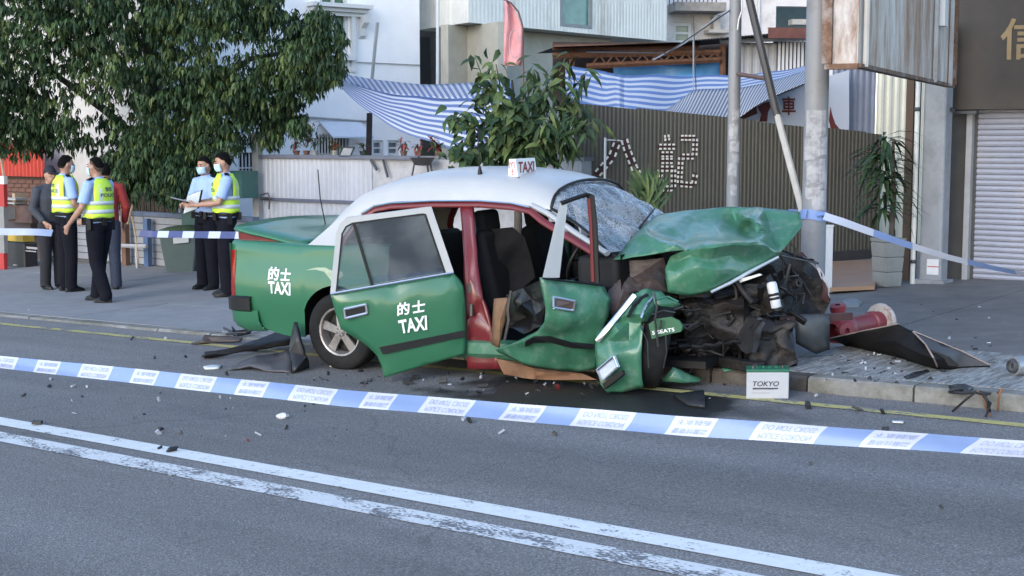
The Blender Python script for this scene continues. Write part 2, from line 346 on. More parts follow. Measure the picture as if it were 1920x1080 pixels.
# ================================================================== BACKGROUND
class Fac:
    """vertical plane through p along d; n faces the camera"""
    def __init__(s, p, d):
        s.o = V((p[0], p[1], 0)); s.d = V((d[0], d[1], 0)).normalized(); s.n = V((s.d.y, -s.d.x, 0))
        if s.n.dot(CO-s.o) < 0: s.n = -s.n
    def pt(s, x, y, off=0.): return plane(x, y, s.o+s.n*off, s.n)
    def uv(s, x, y, off=0.):
        p = s.pt(x, y, off)-s.o; return p.dot(s.d), p.z
    def P(s, u, v, off=0.): return s.o+s.d*u+UP*v+s.n*off
    def bar(s, mb, u0, v0, u1, v1, off, t, m=0):
        """box over the rectangle, from depth off, t thick towards the camera"""
        mb.obox(s.P(u0, v0, off), s.d*(u1-u0), UP*(v1-v0), s.n*t, m)
    def barpx(s, mb, x0, y0, x1, y1, off, t, m=0):
        a = s.uv(x0, (y0+y1)/2, off); b = s.uv(x1, (y0+y1)/2, off); v0 = s.uv((x0+x1)/2, y1, off)[1]; v1 = s.uv((x0+x1)/2, y0, off)[1]
        s.bar(mb, a[0], v0, b[0], v1, off, t, m); return a[0], v0, b[0], v1
    def holed(s, mb, u0, v0, u1, v1, holes, th, m=0):
        us = sorted({u0, u1, *[h[0] for h in holes], *[h[2] for h in holes]}); vs = sorted({v0, v1, *[h[1] for h in holes], *[h[3] for h in holes]})
        for i in range(len(us)-1):
            for j in range(len(vs)-1):
                cu, cv = (us[i]+us[i+1])/2, (vs[j]+vs[j+1])/2
                if any(h[0] < cu < h[2] and h[1] < cv < h[3] for h in holes): continue
                mb.face([s.P(us[i], vs[j]), s.P(us[i+1], vs[j]), s.P(us[i+1], vs[j+1]), s.P(us[i], vs[j+1])], m)
        for a, b, c, d in holes:
            for p, q in (((a, b), (c, b)), ((c, b), (c, d)), ((c, d), (a, d)), ((a, d), (a, b))):
                mb.face([s.P(*p), s.P(*q), s.P(*q, -th), s.P(*p, -th)], m)
    def corr(s, mb, u0, u1, vb, vt, pitch=.08, dep=.018, off=0., m=0):
        n = max(2, int((u1-u0)/pitch)); rows = []
        fb = vb if callable(vb) else (lambda u: vb); ft = vt if callable(vt) else (lambda u: vt)
        for k in range(n):
            for t, dd in ((0, 0), (.3, 0), (.5, dep), (.8, dep)):
                u = u0+(u1-u0)*(k+t)/n; rows.append([s.P(u, fb(u), off+dd), s.P(u, ft(u), off+dd)])
        rows.append([s.P(u1, fb(u1), off), s.P(u1, ft(u1), off)]); mb.grid(rows, m)
m_white = mat('wall_white_paint', (.84, .83, .84), .8, var=.05, sc=2, bump=.08, bsc=30, dirt=(.62, .62, .62), dirt_amt=.25, dsc=.9, dst=(1, 1, .35))
m_cream = mat('cladding_cream', (.70, .69, .64), .55, var=.06, sc=3, dirt=(.36, .34, .3), dirt_amt=.3, dsc=1.2, dst=(1, 1, .3))
m_dkwood = mat('dark_opening', (.035, .032, .03), .8)
m_frame = mat('white_frame', (.6, .6, .6), .5, var=.05)
m_steel = mat('dark_steel', (.06, .06, .065), .5, metal=.3)
m_galv = mat('galvanised_steel', (.33, .34, .35), .5, metal=.25, var=.12, sc=8, dirt=(.25, .2, .17), dirt_amt=.2)
m_rust = mat('rusty_iron', (.12, .055, .03), .85, var=.4, sc=12)
m_teal = mat('teal_glass_pane', (.06, .13, .12), .12, var=.15)
# ---- white house
H = Fac((-2.66, 27, 0), (.79, .61))
hs = thing('white_house', 'white painted house with moulded window hood behind the striped awning', 'house', H.o)
def rectpx(F, x0, y0, x1, y1, off=0.):
    c = (x0+x1)/2, (y0+y1)/2
    return F.uv(x0, c[1], off)[0], F.uv(c[0], y1, off)[1], F.uv(x1, c[1], off)[0], F.uv(c[0], y0, off)[1]
w1 = rectpx(H, 600, -60, 654, 100); w2 = rectpx(H, 594, 252, 655, 292); w3 = rectpx(H, 699, 263, 719, 292); w4 = rectpx(H, 727, 263, 750, 292); dr = rectpx(H, 447, 286, 480, 372); w5 = rectpx(H, 447, 262, 480, 278)
uL = H.uv(215, 200)[0]; uR = H.uv(787, 100)[0]
mb = MB(); H.holed(mb, uL, -1, uR, 7.5, [w1, w2, w3, w4, dr, w5], .18)
mb.obox(H.P(uR, -1, -.002), -H.n*6, H.d*-.2, UP*8.5); mb.face([H.P(uL, -1, -.7), H.P(uR-.25, -1, -.7), H.P(uR-.25, 7.5, -.7), H.P(uL, 7.5, -.7)], 1)
mb.build('wall', [m_white, m_dkwood], hs)
def window(F, par, r, dep=.1, fr=.05, pane=m_teal, mull=(1, 0), bars=0, sill=True, fm=m_frame):
    a, b, c, d = r; mb = MB()
    F.bar(mb, a, b, a+fr, d, -dep, .06); F.bar(mb, c-fr, b, c, d, -dep, .06); F.bar(mb, a+fr, d-fr, c-fr, d, -dep, .06); F.bar(mb, a+fr, b, c-fr, b+fr, -dep, .06)
    for k in range(mull[0]): u = a+(c-a)*(k+1)/(mull[0]+1); F.bar(mb, u-fr*.4, b+fr, u+fr*.4, d-fr, -dep, .055)
    for k in range(mull[1]): v = b+(d-b)*(k+1)/(mull[1]+1); F.bar(mb, a+fr, v-fr*.35, c-fr, v+fr*.35, -dep, .05)
    w = mb.build('window', fm, par)
    mb = MB(); F.bar(mb, a+fr, b+fr, c-fr, d-fr, -dep-.01, .012); mb.build('pane', pane, w)
    if sill:
        mb = MB(); F.bar(mb, a-.05, b-.05, c+.05, b, -.02, .09); mb.build('sill', m_frame, w)
    if bars:
        for k in range(bars):
            u = a+(c-a)*(k+.5)/bars; mb = MB(); F.bar(mb, u-.012, b, u+.012, d, .01, .02); mb.build('bar', m_frame, w)
    return w
m_green = mat('green_glass_pane', (.03, .10, .045), .2, var=.2)
window(H, hs, w1, pane=m_green, fr=.07); window(H, hs, w2, bars=11, pane=m_dkwood, mull=(0, 0)); window(H, hs, w3, pane=mat('grey_pane', (.16, .17, .2), .25), mull=(0, 1)); window(H, hs, w4, pane=mat('grey_pane', (.16, .17, .2), .25), mull=(0, 1))
window(H, hs, w5, bars=5, pane=m_dkwood, mull=(0, 0), sill=False)
# the moulded hood over the upper window, with its two brackets
mb = MB(); a, b, c, d = rectpx(H, 574, 8, 686, 30)
for k, (v, t) in enumerate(((0, .10), (.33, .18), (.66, .28))): H.bar(mb, a-.05*k+.1, b+(d-b)*v, c+.05*k-.1, b+(d-b)*(v+.33), 0, t)
mb.build('window_hood', m_frame, hs)
for x in (590, 672):
    mb = MB(); u, v = H.uv(x, 31); mb.prism([H.P(u, v, 0), H.P(u, v, .22), H.P(u, v-.12, .2), H.P(u, v-.22, .09), H.P(u, v-.36, .07), H.P(u, v-.42, 0)], H.d*.12); mb.build('bracket', m_frame, hs)
mb = MB(); H.barpx(mb, 592, 31, 599, 118, .0, .08); H.barpx(mb, 656, 31, 664, 135, .0, .08); H.barpx(mb, 592, 104, 664, 112, .085, .06); mb.build('window_surround', m_frame, hs)
mb = MB(); a, b, c, d = rectpx(H, 598, 226, 674, 256); mb.prism([H.P(a, d, .0), H.P(a, d-.03, 0), H.P(a, b-.03, .5), H.P(a, b, .5)], H.d*(c-a)); mb.build('window_awning', mat('awning_blue_white', (.55, .6, .68), .5, var=.05), hs)
mb = MB(); mb.tube([H.pt(520, 216, .03), H.pt(610, 222, .04), H.pt(694, 228, .03)], .018); mb.tube([H.pt(655, 116, .03), H.pt(787, 122, .03)], .01); mb.build('wall_pipe', mat('grey_pipe', (.3, .3, .3), .5), hs)
mb = MB(); H.bar(mb, dr[0], dr[1], dr[2], dr[3], -.14, .03); g = mb.build('door', m_dkwood, hs)
for k in range(5):
    u = dr[0]+(dr[2]-dr[0])*(k+.5)/5; mb = MB(); H.bar(mb, u-.012, dr[1], u+.012, dr[3], -.06, .02); mb.build('bar', m_frame, g)
for k in range(2):
    v = dr[1]+(dr[3]-dr[1])*(k+1)/3; mb = MB(); H.bar(mb, dr[0], v-.012, dr[2], v+.012, -.035, .02); mb.build('bar', m_frame, g)
# ---- the dark gap and the neighbour behind
F = Fac((-1.3, 33, 0), (1, .1)); nb = thing('rear_building', 'dark brown recessed wall seen through the gap beside the white house', 'building', F.o)
mb = MB(); F.bar(mb, F.uv(740, 60)[0], -1, F.uv(840, 60)[0], 9, 0, -.3); mb.build('wall', mat('brown_grey_wall', (.11, .095, .085), .85, var=.2, sc=3), nb)
mb = MB(); F.barpx(mb, 789, 70, 806, 165, .01, .03); mb.build('doorway', m_dkwood, nb)
mb = MB(); F.barpx(mb, 790, 28, 818, 33, .01, .35); F.barpx(mb, 803, 8, 816, 28, .06, .2); mb.build('air_unit_shelf', m_frame, nb)
mb = MB(); mb.tube([Yp(821, -60, 26.3), Yp(820, 300, 26.3)], .03); tag(mb.build('drain_pipe', m_frame, smooth=30), 'tall white pipe at the corner of the cream building', 'pipe')
# ---- cream clad building with overhanging upper floor
G1 = Fac((-.818, 27, 0), (.65, .76)); G2 = Fac((-.818, 27, 0), (-.5, .86))
gb = thing('clad_building', 'cream corrugated building with overhanging upper storey and teal window', 'building', G1.o)
vb = G1.uv(880, 42)[1]; uE = G1.uv(1250, 60)[0]; win = rectpx(G1, 1050, -40, 1110, 52)
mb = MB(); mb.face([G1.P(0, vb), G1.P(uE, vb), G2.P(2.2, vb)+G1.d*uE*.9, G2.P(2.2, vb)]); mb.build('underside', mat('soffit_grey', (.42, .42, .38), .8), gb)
u = 0.0
while u < uE-.1:
    u2 = min(uE, u+.9); mb = MB()
    segs = [(vb, 9)] if (u2 <= win[0] or u >= win[2]) else None
    if segs: G1.corr(mb, u, u2, vb, 9, .11, .005)
    else:
        a, c = max(u, win[0]), min(u2, win[2])
        if a > u: G1.corr(mb, u, a, vb, 9, .11, .005)
        G1.corr(mb, a, c, vb, win[1], .11, .005); G1.corr(mb, a, c, win[3], 9, .11, .005)
        if c < u2: G1.corr(mb, c, u2, vb, 9, .11, .005)
    mb.build('cladding_panel', m_cream, gb); u = u2
u = 0.0
while u < 2.2:
    mb = MB(); G2.corr(mb, u, u+.73, vb, 9, .11, .005); mb.build('cladding_panel', m_cream, gb); u += .7333
window(G1, gb, win, dep=.05, fr=.07, fm=mat('grey_frame', (.2, .22, .23), .5), sill=False, mull=(0, 0), pane=mat('teal_pane_bright', (.10, .22, .21), .15, var=.3, sc=3))
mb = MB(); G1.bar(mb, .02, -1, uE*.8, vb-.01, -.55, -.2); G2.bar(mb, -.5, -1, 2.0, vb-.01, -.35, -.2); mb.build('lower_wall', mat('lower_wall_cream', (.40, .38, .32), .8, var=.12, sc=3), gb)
# ---- buildings far right behind
F = Fac((4.5, 34, 0), (1, .12)); pb = thing('pink_building', 'pale pinkish flats with a small white window and balcony above the shed roof', 'building', F.o)
hw = rectpx(F, 1262, 42, 1298, 82); ho = rectpx(F, 1455, 12, 1530, 52)
mb = MB(); F.holed(mb, F.uv(1225, 40)[0], 0, F.uv(1640, 40)[0], 9, [hw, ho], .3); F.bar(mb, F.uv(1225, 40)[0], 0, F.uv(1640, 40)[0], 9, -2.5, .05, 1)
mb.build('wall', [mat('pink_white_wall', (.62, .58, .57), .8, var=.08, sc=1.5, dirt=(.3, .27, .25), dirt_amt=.4, dsc=.8), mat('recess_wall_teal', (.18, .22, .2), .8)], pb)
window(F, pb, hw, dep=.12, fr=.08, mull=(0, 1), pane=mat('pale_pane', (.24, .27, .22), .2), sill=False)
mb = MB(); F.barpx(mb, 1252, 10, 1345, 26, .02, .8); F.barpx(mb, 1252, -10, 1345, -6, .77, .04); mb.build('balcony', mat('balcony_concrete', (.25, .23, .21), .9, var=.3, sc=5), pb)
for k in range(12):
    mb = MB(); x = 1254+k*8; F.barpx(mb, x, -6, x+1.6, 10, .78, .03); mb.build('baluster', m_steel, pb)
mb = MB(); F.barpx(mb, 1478, 38, 1528, 48, -.25, .3); mb.build('ledge', mat('ledge_grey', (.36, .34, .31), .85, var=.2), pb); mb = MB(); F.barpx(mb, 1320, 58, 1362, 64, .02, .5); F.barpx(mb, 1332, 30, 1345, 58, .02, .3); mb.build('ledge', mat('ledge_grey', (.36, .34, .31), .85, var=.2), pb)
mb = MB(); F.barpx(mb, 1420, -40, 1423, 70, .02, .08); mb.build('drain_pipe', m_frame, pb)
# ---- open shed: dark roof, rusty lattice trusses, white and grey cladding
F = Fac((2.2, 23.5, 0), (1, .08)); sh = thing('open_shed', 'open shed with dark corrugated roof and rusty lattice trusses behind the tarpaulins', 'shed', F.o)
def roofrow(x, y, off): return F.pt(x, y, off)
mb = MB(); n = 90; rows = []
for k in range(n+1):
    x = 1300+(1560-1300)*k/n; y = 76+(54-76)*(k/n)+(1.6 if k % 2 else -1.6); p = F.pt(x, y, .9); q = F.pt(x, y, .9)-F.n*3.2+UP*.08; rows.append([p, q])
mb.grid(rows); mb.build('roof_sheet', mat('dark_roof_sheet', (.07, .062, .058), .8, var=.3), sh)
mb = MB(); mb.face([F.pt(1040, 88, .9), F.pt(1310, 78, .9), F.pt(1310, 78, .9)-F.n*3+UP*.08, F.pt(1040, 88, .9)-F.n*3+UP*.08]); mb.face([F.pt(1040, 90, .9), F.pt(1310, 82, .9), F.pt(1310, 82, -2.2), F.pt(1040, 90, -2.2)]); mb.build('roof_sheet', MATS['dark_roof_sheet'], sh)
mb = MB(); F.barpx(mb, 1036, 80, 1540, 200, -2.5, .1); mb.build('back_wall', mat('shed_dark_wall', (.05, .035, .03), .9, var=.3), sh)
for (y0, y1, x0, x1) in ((89, 87, 1036, 1310), (104, 98, 1036, 1350), (124, 112, 1100, 1350), (76, 70, 1350, 1540)):
    mb = MB(); mb.tube([F.pt(x0, y0, .6), F.pt(x1, y1, .6)], .045, 4); mb.build('truss_rail', m_rust if y0 > 80 else m_galv, sh)
for k in range(9):
    x = 1110+k*27; mb = MB(); mb.tube([F.pt(x, 122-k*1.2, .6), F.pt(x+14, 103-k*.4, .6), F.pt(x+27, 121-k*1.2, .6)], .018, 5); mb.build('truss_web', m_rust, sh)
for x in (1072, 1355): 
    mb = MB(); mb.tube([F.pt(x, 85, .5), F.pt(x, 230, .5)], .05, 6); mb.build('post', m_rust, sh)
u0, u1 = F.uv(1358, 110)[0], F.uv(1448, 110)[0]; mb = MB(); F.corr(mb, u0, u1, F.uv(1400, 175)[1], F.uv(1400, 84)[1], .12, .02, .3); mb.build('cladding_panel', mat('grey_cladding', (.33, .33, .35), .5, var=.08), sh)
u0, u1 = F.uv(1449, 110)[0], F.uv(1535, 110)[0]; vb_, vt_ = F.uv(1490, 150)[1], F.uv(1490, 78)[1]
for k in range(12):
    a = u0+(u1-u0)*k/12; mb = MB(); F.bar(mb, a, vb_, a+(u1-u0)/12*.62, vt_, .31, .02); mb.build('slat', mat('white_slat', (.62, .62, .65), .5, var=.05), sh)
mb = MB(); F.barpx(mb, 1449, 78, 1535, 150, .25, .03); mb.build('slat_backing', mat('slat_backing_blue_grey', (.12, .12, .15), .8), sh)  # dark blue-grey sheet showing as stripes between the white slats
mb = MB(); F.barpx(mb, 1440, 52, 1530, 72, .93, .03); mb.build('fascia', mat('red_brown_fascia', (.12, .045, .035), .8, var=.3), sh)
# bright blue tarpaulin under the shed
mb = MB(); mb.grid([[F.pt(x, yt+(yb-yt)*t+3*math.sin(x*.05+t*3), .2+.15*math.sin(x*.04)*t) for x in range(1150, 1356, 12)] for yt, yb, t in [(118, 150, k/4) for k in range(5)]])
tag(solid(mb.build('blue_tarpaulin', mat('blue_tarp', (.10, .30, .62), .45, var=.1), smooth=60), .004), 'plain bright blue tarpaulin hung under the dark shed roof', 'tarpaulin')
# ---- striped tarpaulins
def stripes(name, n, ca, cb, along='v', wob=.0):
    m = bpy.data.materials.new(name); m.use_nodes = True; nt = m.node_tree; N = nt.nodes; L = nt.links; b = N['Principled BSDF']; b.inputs['Roughness'].default_value = .45
    uv = N.new('ShaderNodeUVMap'); sp = N.new('ShaderNodeSeparateXYZ'); L.new(uv.outputs[0], sp.inputs[0])
    mu = N.new('ShaderNodeMath'); mu.operation = 'MULTIPLY'; mu.inputs[1].default_value = n; L.new(sp.outputs[1 if along == 'v' else 0], mu.inputs[0])
    fr = N.new('ShaderNodeMath'); fr.operation = 'FRACT'; L.new(mu.outputs[0], fr.inputs[0])
    r = N.new('ShaderNodeValToRGB'); L.new(fr.outputs[0], r.inputs[0]); e = r.color_ramp.elements
    e[0].position = 0; e[0].color = (*ca, 1); e[1].position = .04; e[1].color = (*cb, 1)
    x = e.new(.5); x.color = (*cb, 1); x = e.new(.56); x.color = (*ca, 1)
    L.new(r.outputs[0], b.inputs['Base Color'])
    # thin woven plastic lets some light through
    N.new('ShaderNodeBsdfTranslucent'); t = N['Translucent BSDF']; L.new(r.outputs[0], t.inputs[0]); mx = N.new('ShaderNodeMixShader'); mx.inputs[0].default_value = .35
    L.new(b.outputs[0], mx.inputs[1]); L.new(t.outputs[0], mx.inputs[2]); L.new(mx.outputs[0], N['Material Output'].inputs[0]); return m
def clothgrid(name, rows, m, par=None):
    mb = MB(); mb.grid(rows); o = mb.build(name, m, par, smooth=60); me = o.data; uv = me.uv_layers.new(); nr, nc = len(rows), len(rows[0])
    for lp in me.loops: i, j = divmod(lp.vertex_index, nc); uv.data[lp.index].uv = (j/(nc-1), i/(nr-1))
    return o
def interp(tab, x):
    for (a, ya), (b, yb) in zip(tab, tab[1:]):
        if x <= b: t = max(0, (x-a)/(b-a)); return ya+(yb-ya)*(t*t*(3-2*t) if False else t)
    return tab[-1][1]
CW, CB = (.62, .65, .71), (.15, .22, .44)
tp = thing('striped_tarpaulin', 'blue and white striped tarpaulin sagging from the white house to the leafy shrub', 'tarpaulin', Yp(760, 190, 20))
top = [(618, 136), (650, 155), (700, 170), (750, 178), (800, 183), (850, 185), (905, 186), (960, 188)]; bot = [(618, 140), (650, 176), (690, 208), (730, 237), (780, 258), (830, 275), (880, 290), (960, 300)]; rid = [(622, 134), (660, 142), (700, 149), (760, 156), (800, 159), (850, 157), (905, 154), (960, 150)]
def smoothtab(t, x):
    return (interp(t, x-12)+interp(t, x)*2+interp(t, x+12))/4
xs = [618+342*k/40 for k in range(41)]
main = [[Yp(x, smoothtab(top, x)+(smoothtab(bot, x)-smoothtab(top, x))*t+1.2*math.sin(x*.07+t*5), 20.2-.9*t*(1-.3*t)-(x-618)*.004) for x in xs] for t in [k/14 for k in range(15)]]
solid(clothgrid('hanging_side', main, stripes('tarp_stripes_long', 8.5, CW, CB), tp), .003)
flap = [[Yp(x, smoothtab(rid, x)+(smoothtab(top, x)-smoothtab(rid, x))*t, 21.6-1.4*t-(x-618)*.004) for x in xs] for t in [k/6 for k in range(7)]]
fo = clothgrid('top_side', flap, stripes('tarp_stripes_cross', 30, CW, CB, 'u'), tp); uvl = fo.data.uv_layers[0]
for d in uvl.data: d.uv.x += -d.uv.y*.05
solid(fo, .003)
tp = thing('striped_tarpaulin', 'blue and white striped tarpaulin stretched above the brown corrugated fence', 'tarpaulin', Yp(1300, 170, 19))
top = [(1060, 120), (1095, 128), (1155, 140), (1200, 141), (1300, 142), (1400, 141), (1460, 134), (1530, 118)]; bot = [(1060, 200), (1120, 210), (1150, 212), (1200, 216), (1260, 220), (1350, 200), (1440, 172), (1530, 138)]
xs = [1060+470*k/60 for k in range(61)]
def pinch(x, c, w): return math.exp(-((x-c)/w)**2)
main = [[Yp(x, smoothtab(top, x)+(smoothtab(bot, x)-smoothtab(top, x))*t-6*pinch(x, 1155, 14)*math.sin(t*3.1)+1.5*math.sin(x*.06+t*4), 20.6-1.2*t+.2*math.sin(x*.03)+.25*pinch(x, 1160, 25)*math.sin(x*.4)) for x in xs] for t in [k/14 for k in range(15)]]
solid(clothgrid('upper_side', main, stripes('tarp_stripes_upper', 7.5, CW, (.16, .26, .52)), tp), .003)
xs = [1225+300*k/40 for k in range(41)]
top = [(1225, 218), (1260, 200), (1300, 168), (1380, 166), (1440, 155), (1525, 128)]; bot = [(1225, 222), (1300, 225), (1380, 226), (1420, 196), (1470, 172), (1525, 150)]
main = [[Yp(x, smoothtab(top, x)+(smoothtab(bot, x)-smoothtab(top, x))*t, 19.2-.5*t) for x in xs] for t in [k/8 for k in range(9)]]
fo = clothgrid('netting_side', main, stripes('tarp_stripes_net', 46, (.50, .53, .58), (.14, .17, .25), 'u'), tp); uvl = fo.data.uv_layers[0]
for d in uvl.data: d.uv.x += d.uv.y*.10
solid(fo, .003)
mb = MB(); mb.tube([Yp(1300, 60, 19.6), Yp(1300, 168, 19.2)], .008, 5); mb.tube([Yp(1225, 112, 20), Yp(1285, 80, 20.5), Yp(1345, 30, 21)], .012, 5); tag(mb.build('tarpaulin_rope', m_galv), 'thin ropes holding the striped tarpaulin up to the shed roof', 'rope')
# ---- signboard with the red vehicle character, behind the fence
F = Fac((3.3, 19.6, 0), (.96, .28)); sb = thing('signboard', 'white signboard with red brushwork and the character for vehicle above the fence', 'signboard', F.o)
mb = MB(); a, b = F.uv(1386, 190), F.uv(1640, 190); v0, v1 = F.uv(1500, 270)[1], F.uv(1500, 118)[1]
pts = [F.uv(x, y) for x, y in ((1386, 265), (1386, 215), (1430, 192), (1480, 172), (1530, 150), (1592, 132), (1592, 262))]
mb.prism([F.P(u, v, 0) for u, v in pts], -F.n*.05); mb.build('board', mat('board_white', (.52, .55, .62), .6, var=.05, sc=2), sb)
mr = mat('brush_red', (.13, .022, .02), .7, var=.2)
mb = MB(); o = F.pt(1466, 216, .01); put_text(mb, '車', o, F.pt(1492, 216, .01)-o, F.pt(1466, 181, .01)-o, 0, .02); mb.build('lettering', mr, sb)
for poly in (((1388, 215), (1418, 198), (1420, 213), (1388, 226)), ((1420, 200), (1432, 193), (1443, 190), (1446, 200), (1440, 210), (1438, 228), (1424, 228), (1428, 214)), ((1557, 200), (1560, 215), (1566, 232), (1575, 243), (1592, 246), (1592, 252), (1560, 252), (1554, 225))):
    mb = MB(); mb.prism([F.pt(x, y, .004) for x, y in poly], F.n*.004); mb.build('brush_stroke', mr, sb)
F = Fac((4.55, 20.2, 0), (.96, .28)); wl = thing('corrugated_wall', 'blue grey and sunlit cream corrugated wall beside the rusty sign', 'wall', F.o)
a = F.uv(1560, 190)[0]; b_ = F.uv(1642, 190)[0]; c_ = F.uv(1800, 190)[0]
mb = MB(); F.corr(mb, a, b_, -.2, F.uv(1600, 90)[1], .10, .025); mb.build('sheet', mat('blue_grey_sheet', (.20, .22, .28), .5, var=.1), wl)
mb = MB(); F.corr(mb, b_, c_, -.2, F.uv(1680, 90)[1], .12, .025, .02); mb.build('sheet', mat('sunlit_cream_sheet', (.62, .60, .50), .5, var=.06), wl)  # warm pale colour has the sunlight on this sheet painted in
# ---- brown corrugated fence with the bulb lettering
F2 = Fac((4.43, 18.22, 0), (.932, .363))
fc = thing('corrugated_fence', 'brown corrugated metal fence with two big dotted shop characters', 'fence', F2.o)
ua, va = F2.uv(1130, 197); ub, vb2 = F2.uv(1637, 250); u0 = F2.uv(1076, 220)[0]; u1 = F2.uv(1652, 250)[0]
vt = lambda u: va+(vb2-va)*(u-ua)/(ub-ua)
m_fence = mat('fence_sheet', (.072, .069, .058), .6, var=.12, sc=2, dirt=(.065, .058, .048), dirt_amt=.45, dsc=1.4, dst=(1, 1, .3))
u = u0; k = 0
while u < u1-.05:
    e = min(u1, u+.82); mb = MB(); j = random.uniform(-.012, .012)
    F2.corr(mb, u, e+.01, lambda q: gz(F2.P(q, 0))+.10, lambda q: vt(q)+j, .055, .0065, .003*(k % 2)); solid(mb.build('sheet', m_fence, fc), .002); u = e; k += 1
mb = MB(); F2.bar(mb, u0, 1.0, u1, 1.06, -.06, .04); F2.bar(mb, u0, .35, u1, .41, -.06, .04); mb.build('rail', m_steel, fc)
mb = MB(); a = F2.P(F2.uv(1545, 490)[0], .02); mb.prism([F2.P(u_, gz(F2.P(u_, 0))+.05, .03) for u_ in (u0, u1)]+[F2.P(u_, gz(F2.P(u_, 0))+.17, .03) for u_ in (u1, u0)], F2.n*.05); mb.build('bottom_rail', m_steel, fc)
def bulb_char(strokes, box, wid, dash):
    """strokes in the unit box; dark red letter with white dashes along both edges"""
    x0, y0, x1, y1 = box; dark = MB(); wh = MB()
    T = lambda p, off: F2.pt(x0+(x1-x0)*p[0], y0+(y1-y0)*p[1], off)
    for st in strokes:
        P3 = [T(p, .03) for p in st]
        for p, q in zip(P3, P3[1:]):
            d = (q-p); L_ = d.length; d.normalize(); sd_ = F2.n.cross(d).normalized()
            dark.obox(p-sd_*wid*.5-F2.n*.012, d*L_, sd_*wid, F2.n*.008)
            n = max(2, int(L_/dash))
            for k in range(n):
                c = p+d*L_*(k+.5)/n
                for g in (-1, 1): wh.obox(c-d*dash*.30+sd_*(g*wid*.5-.013)+F2.n*.002, d*dash*.60, sd_*.022, F2.n*.012)
    dark.build('letter_back', mat('letter_dark_red', (.04, .016, .016), .7, var=.3), fc); tag(wh.build('letter_bulb', mat('bulb_white', (.70, .68, .64), .4), fc), kind='stuff')
bulb_char([((.42, .05), (.30, .40), (0, .8)), ((.55, -.02), (.62, .25), (.78, .70), (1.0, 1.0))], (1118, 262, 1212, 345), .075, .085)
bulb_char([((.22, 0), (.24, .12)), ((.0, .22), (.46, .22)), ((.06, .36), (.40, .36)), ((.06, .48), (.40, .48)), ((.04, .62), (.42, .62)), ((.06, .62), (.06, .98)), ((.40, .62), (.40, .98)), ((.06, .98), (.40, .98)),
           ((.58, .06), (.98, .06)), ((.98, .06), (.96, .40)), ((.60, .40), (.96, .40)), ((.60, .40), (.56, .9)), ((.56, .9), (.92, .92)), ((.92, .92), (.98, .70))], (1234, 252, 1305, 355), .05, .052)
mb = MB(); mb.tube([F2.pt(1135, 258, .25), F2.pt(1134, 345, .25)], .016, 6); mb.tube([F2.pt(1135, 262, .25), F2.pt(1168, 264, .25)], .008, 6); tag(mb.build('wire_frame_post', m_frame), 'thin white post with a short bent arm before the fence letters', 'post')
# ---- left yard: white sheet gate, low white wall, posts
GQ = Fac(QD*13.4, ED)
gt = thing('sheet_gate', 'pale grey corrugated sheet gate between the posts behind the taxi boot', 'gate', GQ.pt(590, 400))
a = GQ.uv(494, 340)[0]; b_ = GQ.uv(698, 340)[0]; vm = GQ.uv(590, 376)[1]; vtp = GQ.uv(590, 293)[1]
m_gate = mat('gate_sheet', (.37, .385, .43), .5, var=.08, sc=3, dirt=(.30, .31, .34), dirt_amt=.4, dsc=1.5, dst=(1, 1, .2))
for k in range(4):
    mb = MB(); GQ.corr(mb, a+(b_-a)*k/4, a+(b_-a)*(k+1)/4+.005, -.25, vm, .09, .012, .002*(k % 2)); GQ.corr(mb, a+(b_-a)*k/4, a+(b_-a)*(k+1)/4+.005, vm, vtp, .09, .012, .012+.002*(k % 2)); mb.build('sheet', m_gate, gt)
mb = MB(); GQ.bar(mb, a, vm-.02, b_, vm+.02, .03, .03); GQ.bar(mb, a, vtp-.03, b_+.9, vtp+.015, .028, .05); mb.build('rail', mat('rail_blue_grey', (.10, .11, .15), .5), gt)
mb = MB(); GQ.barpx(mb, 482, 250, 493, 430, .0, .09); mb.build('post', m_galv, gt)
mb = MB(); mb.tube([GQ.pt(488, 366, .12), GQ.pt(502, 362, .14), GQ.pt(506, 372, .14), GQ.pt(504, 392, .13)], .012, 5); mb.tube([GQ.pt(490, 373, .12), GQ.pt(505, 371, .12)], .02, 5); mb.build('latch', m_steel, gt)
wl = thing('yard_wall', 'stained concrete wall right of the sheet gate under the flower pots', 'wall', GQ.pt(780, 400)); mb = MB(); a2 = GQ.uv(699, 340)[0]; c2 = GQ.uv(1090, 340)[0]
GQ.bar(mb, a2, -.3, c2, GQ.uv(780, 299)[1], -.2, .2); mb.build('wall', mat('stained_wall', (.34, .34, .36), .85, var=.12, dirt=(.17, .17, .17), dirt_amt=.5, dsc=1.2), wl)
mb = MB(); GQ.bar(mb, a2-2.2, GQ.uv(780, 299)[1]+.001, c2, GQ.uv(780, 294)[1]+.01, -.25, .2); mb.build('coping', mat('coping_grey', (.14, .14, .15), .8), wl)
mb = MB(); mb.tube([GQ.pt(695, 300, .06), GQ.pt(706, 318, .08)], .02, 5); mb.tube([GQ.pt(718, 300, .06), GQ.pt(727, 332, .08)], .018, 5); mb.build('wall_hook', m_steel, wl)
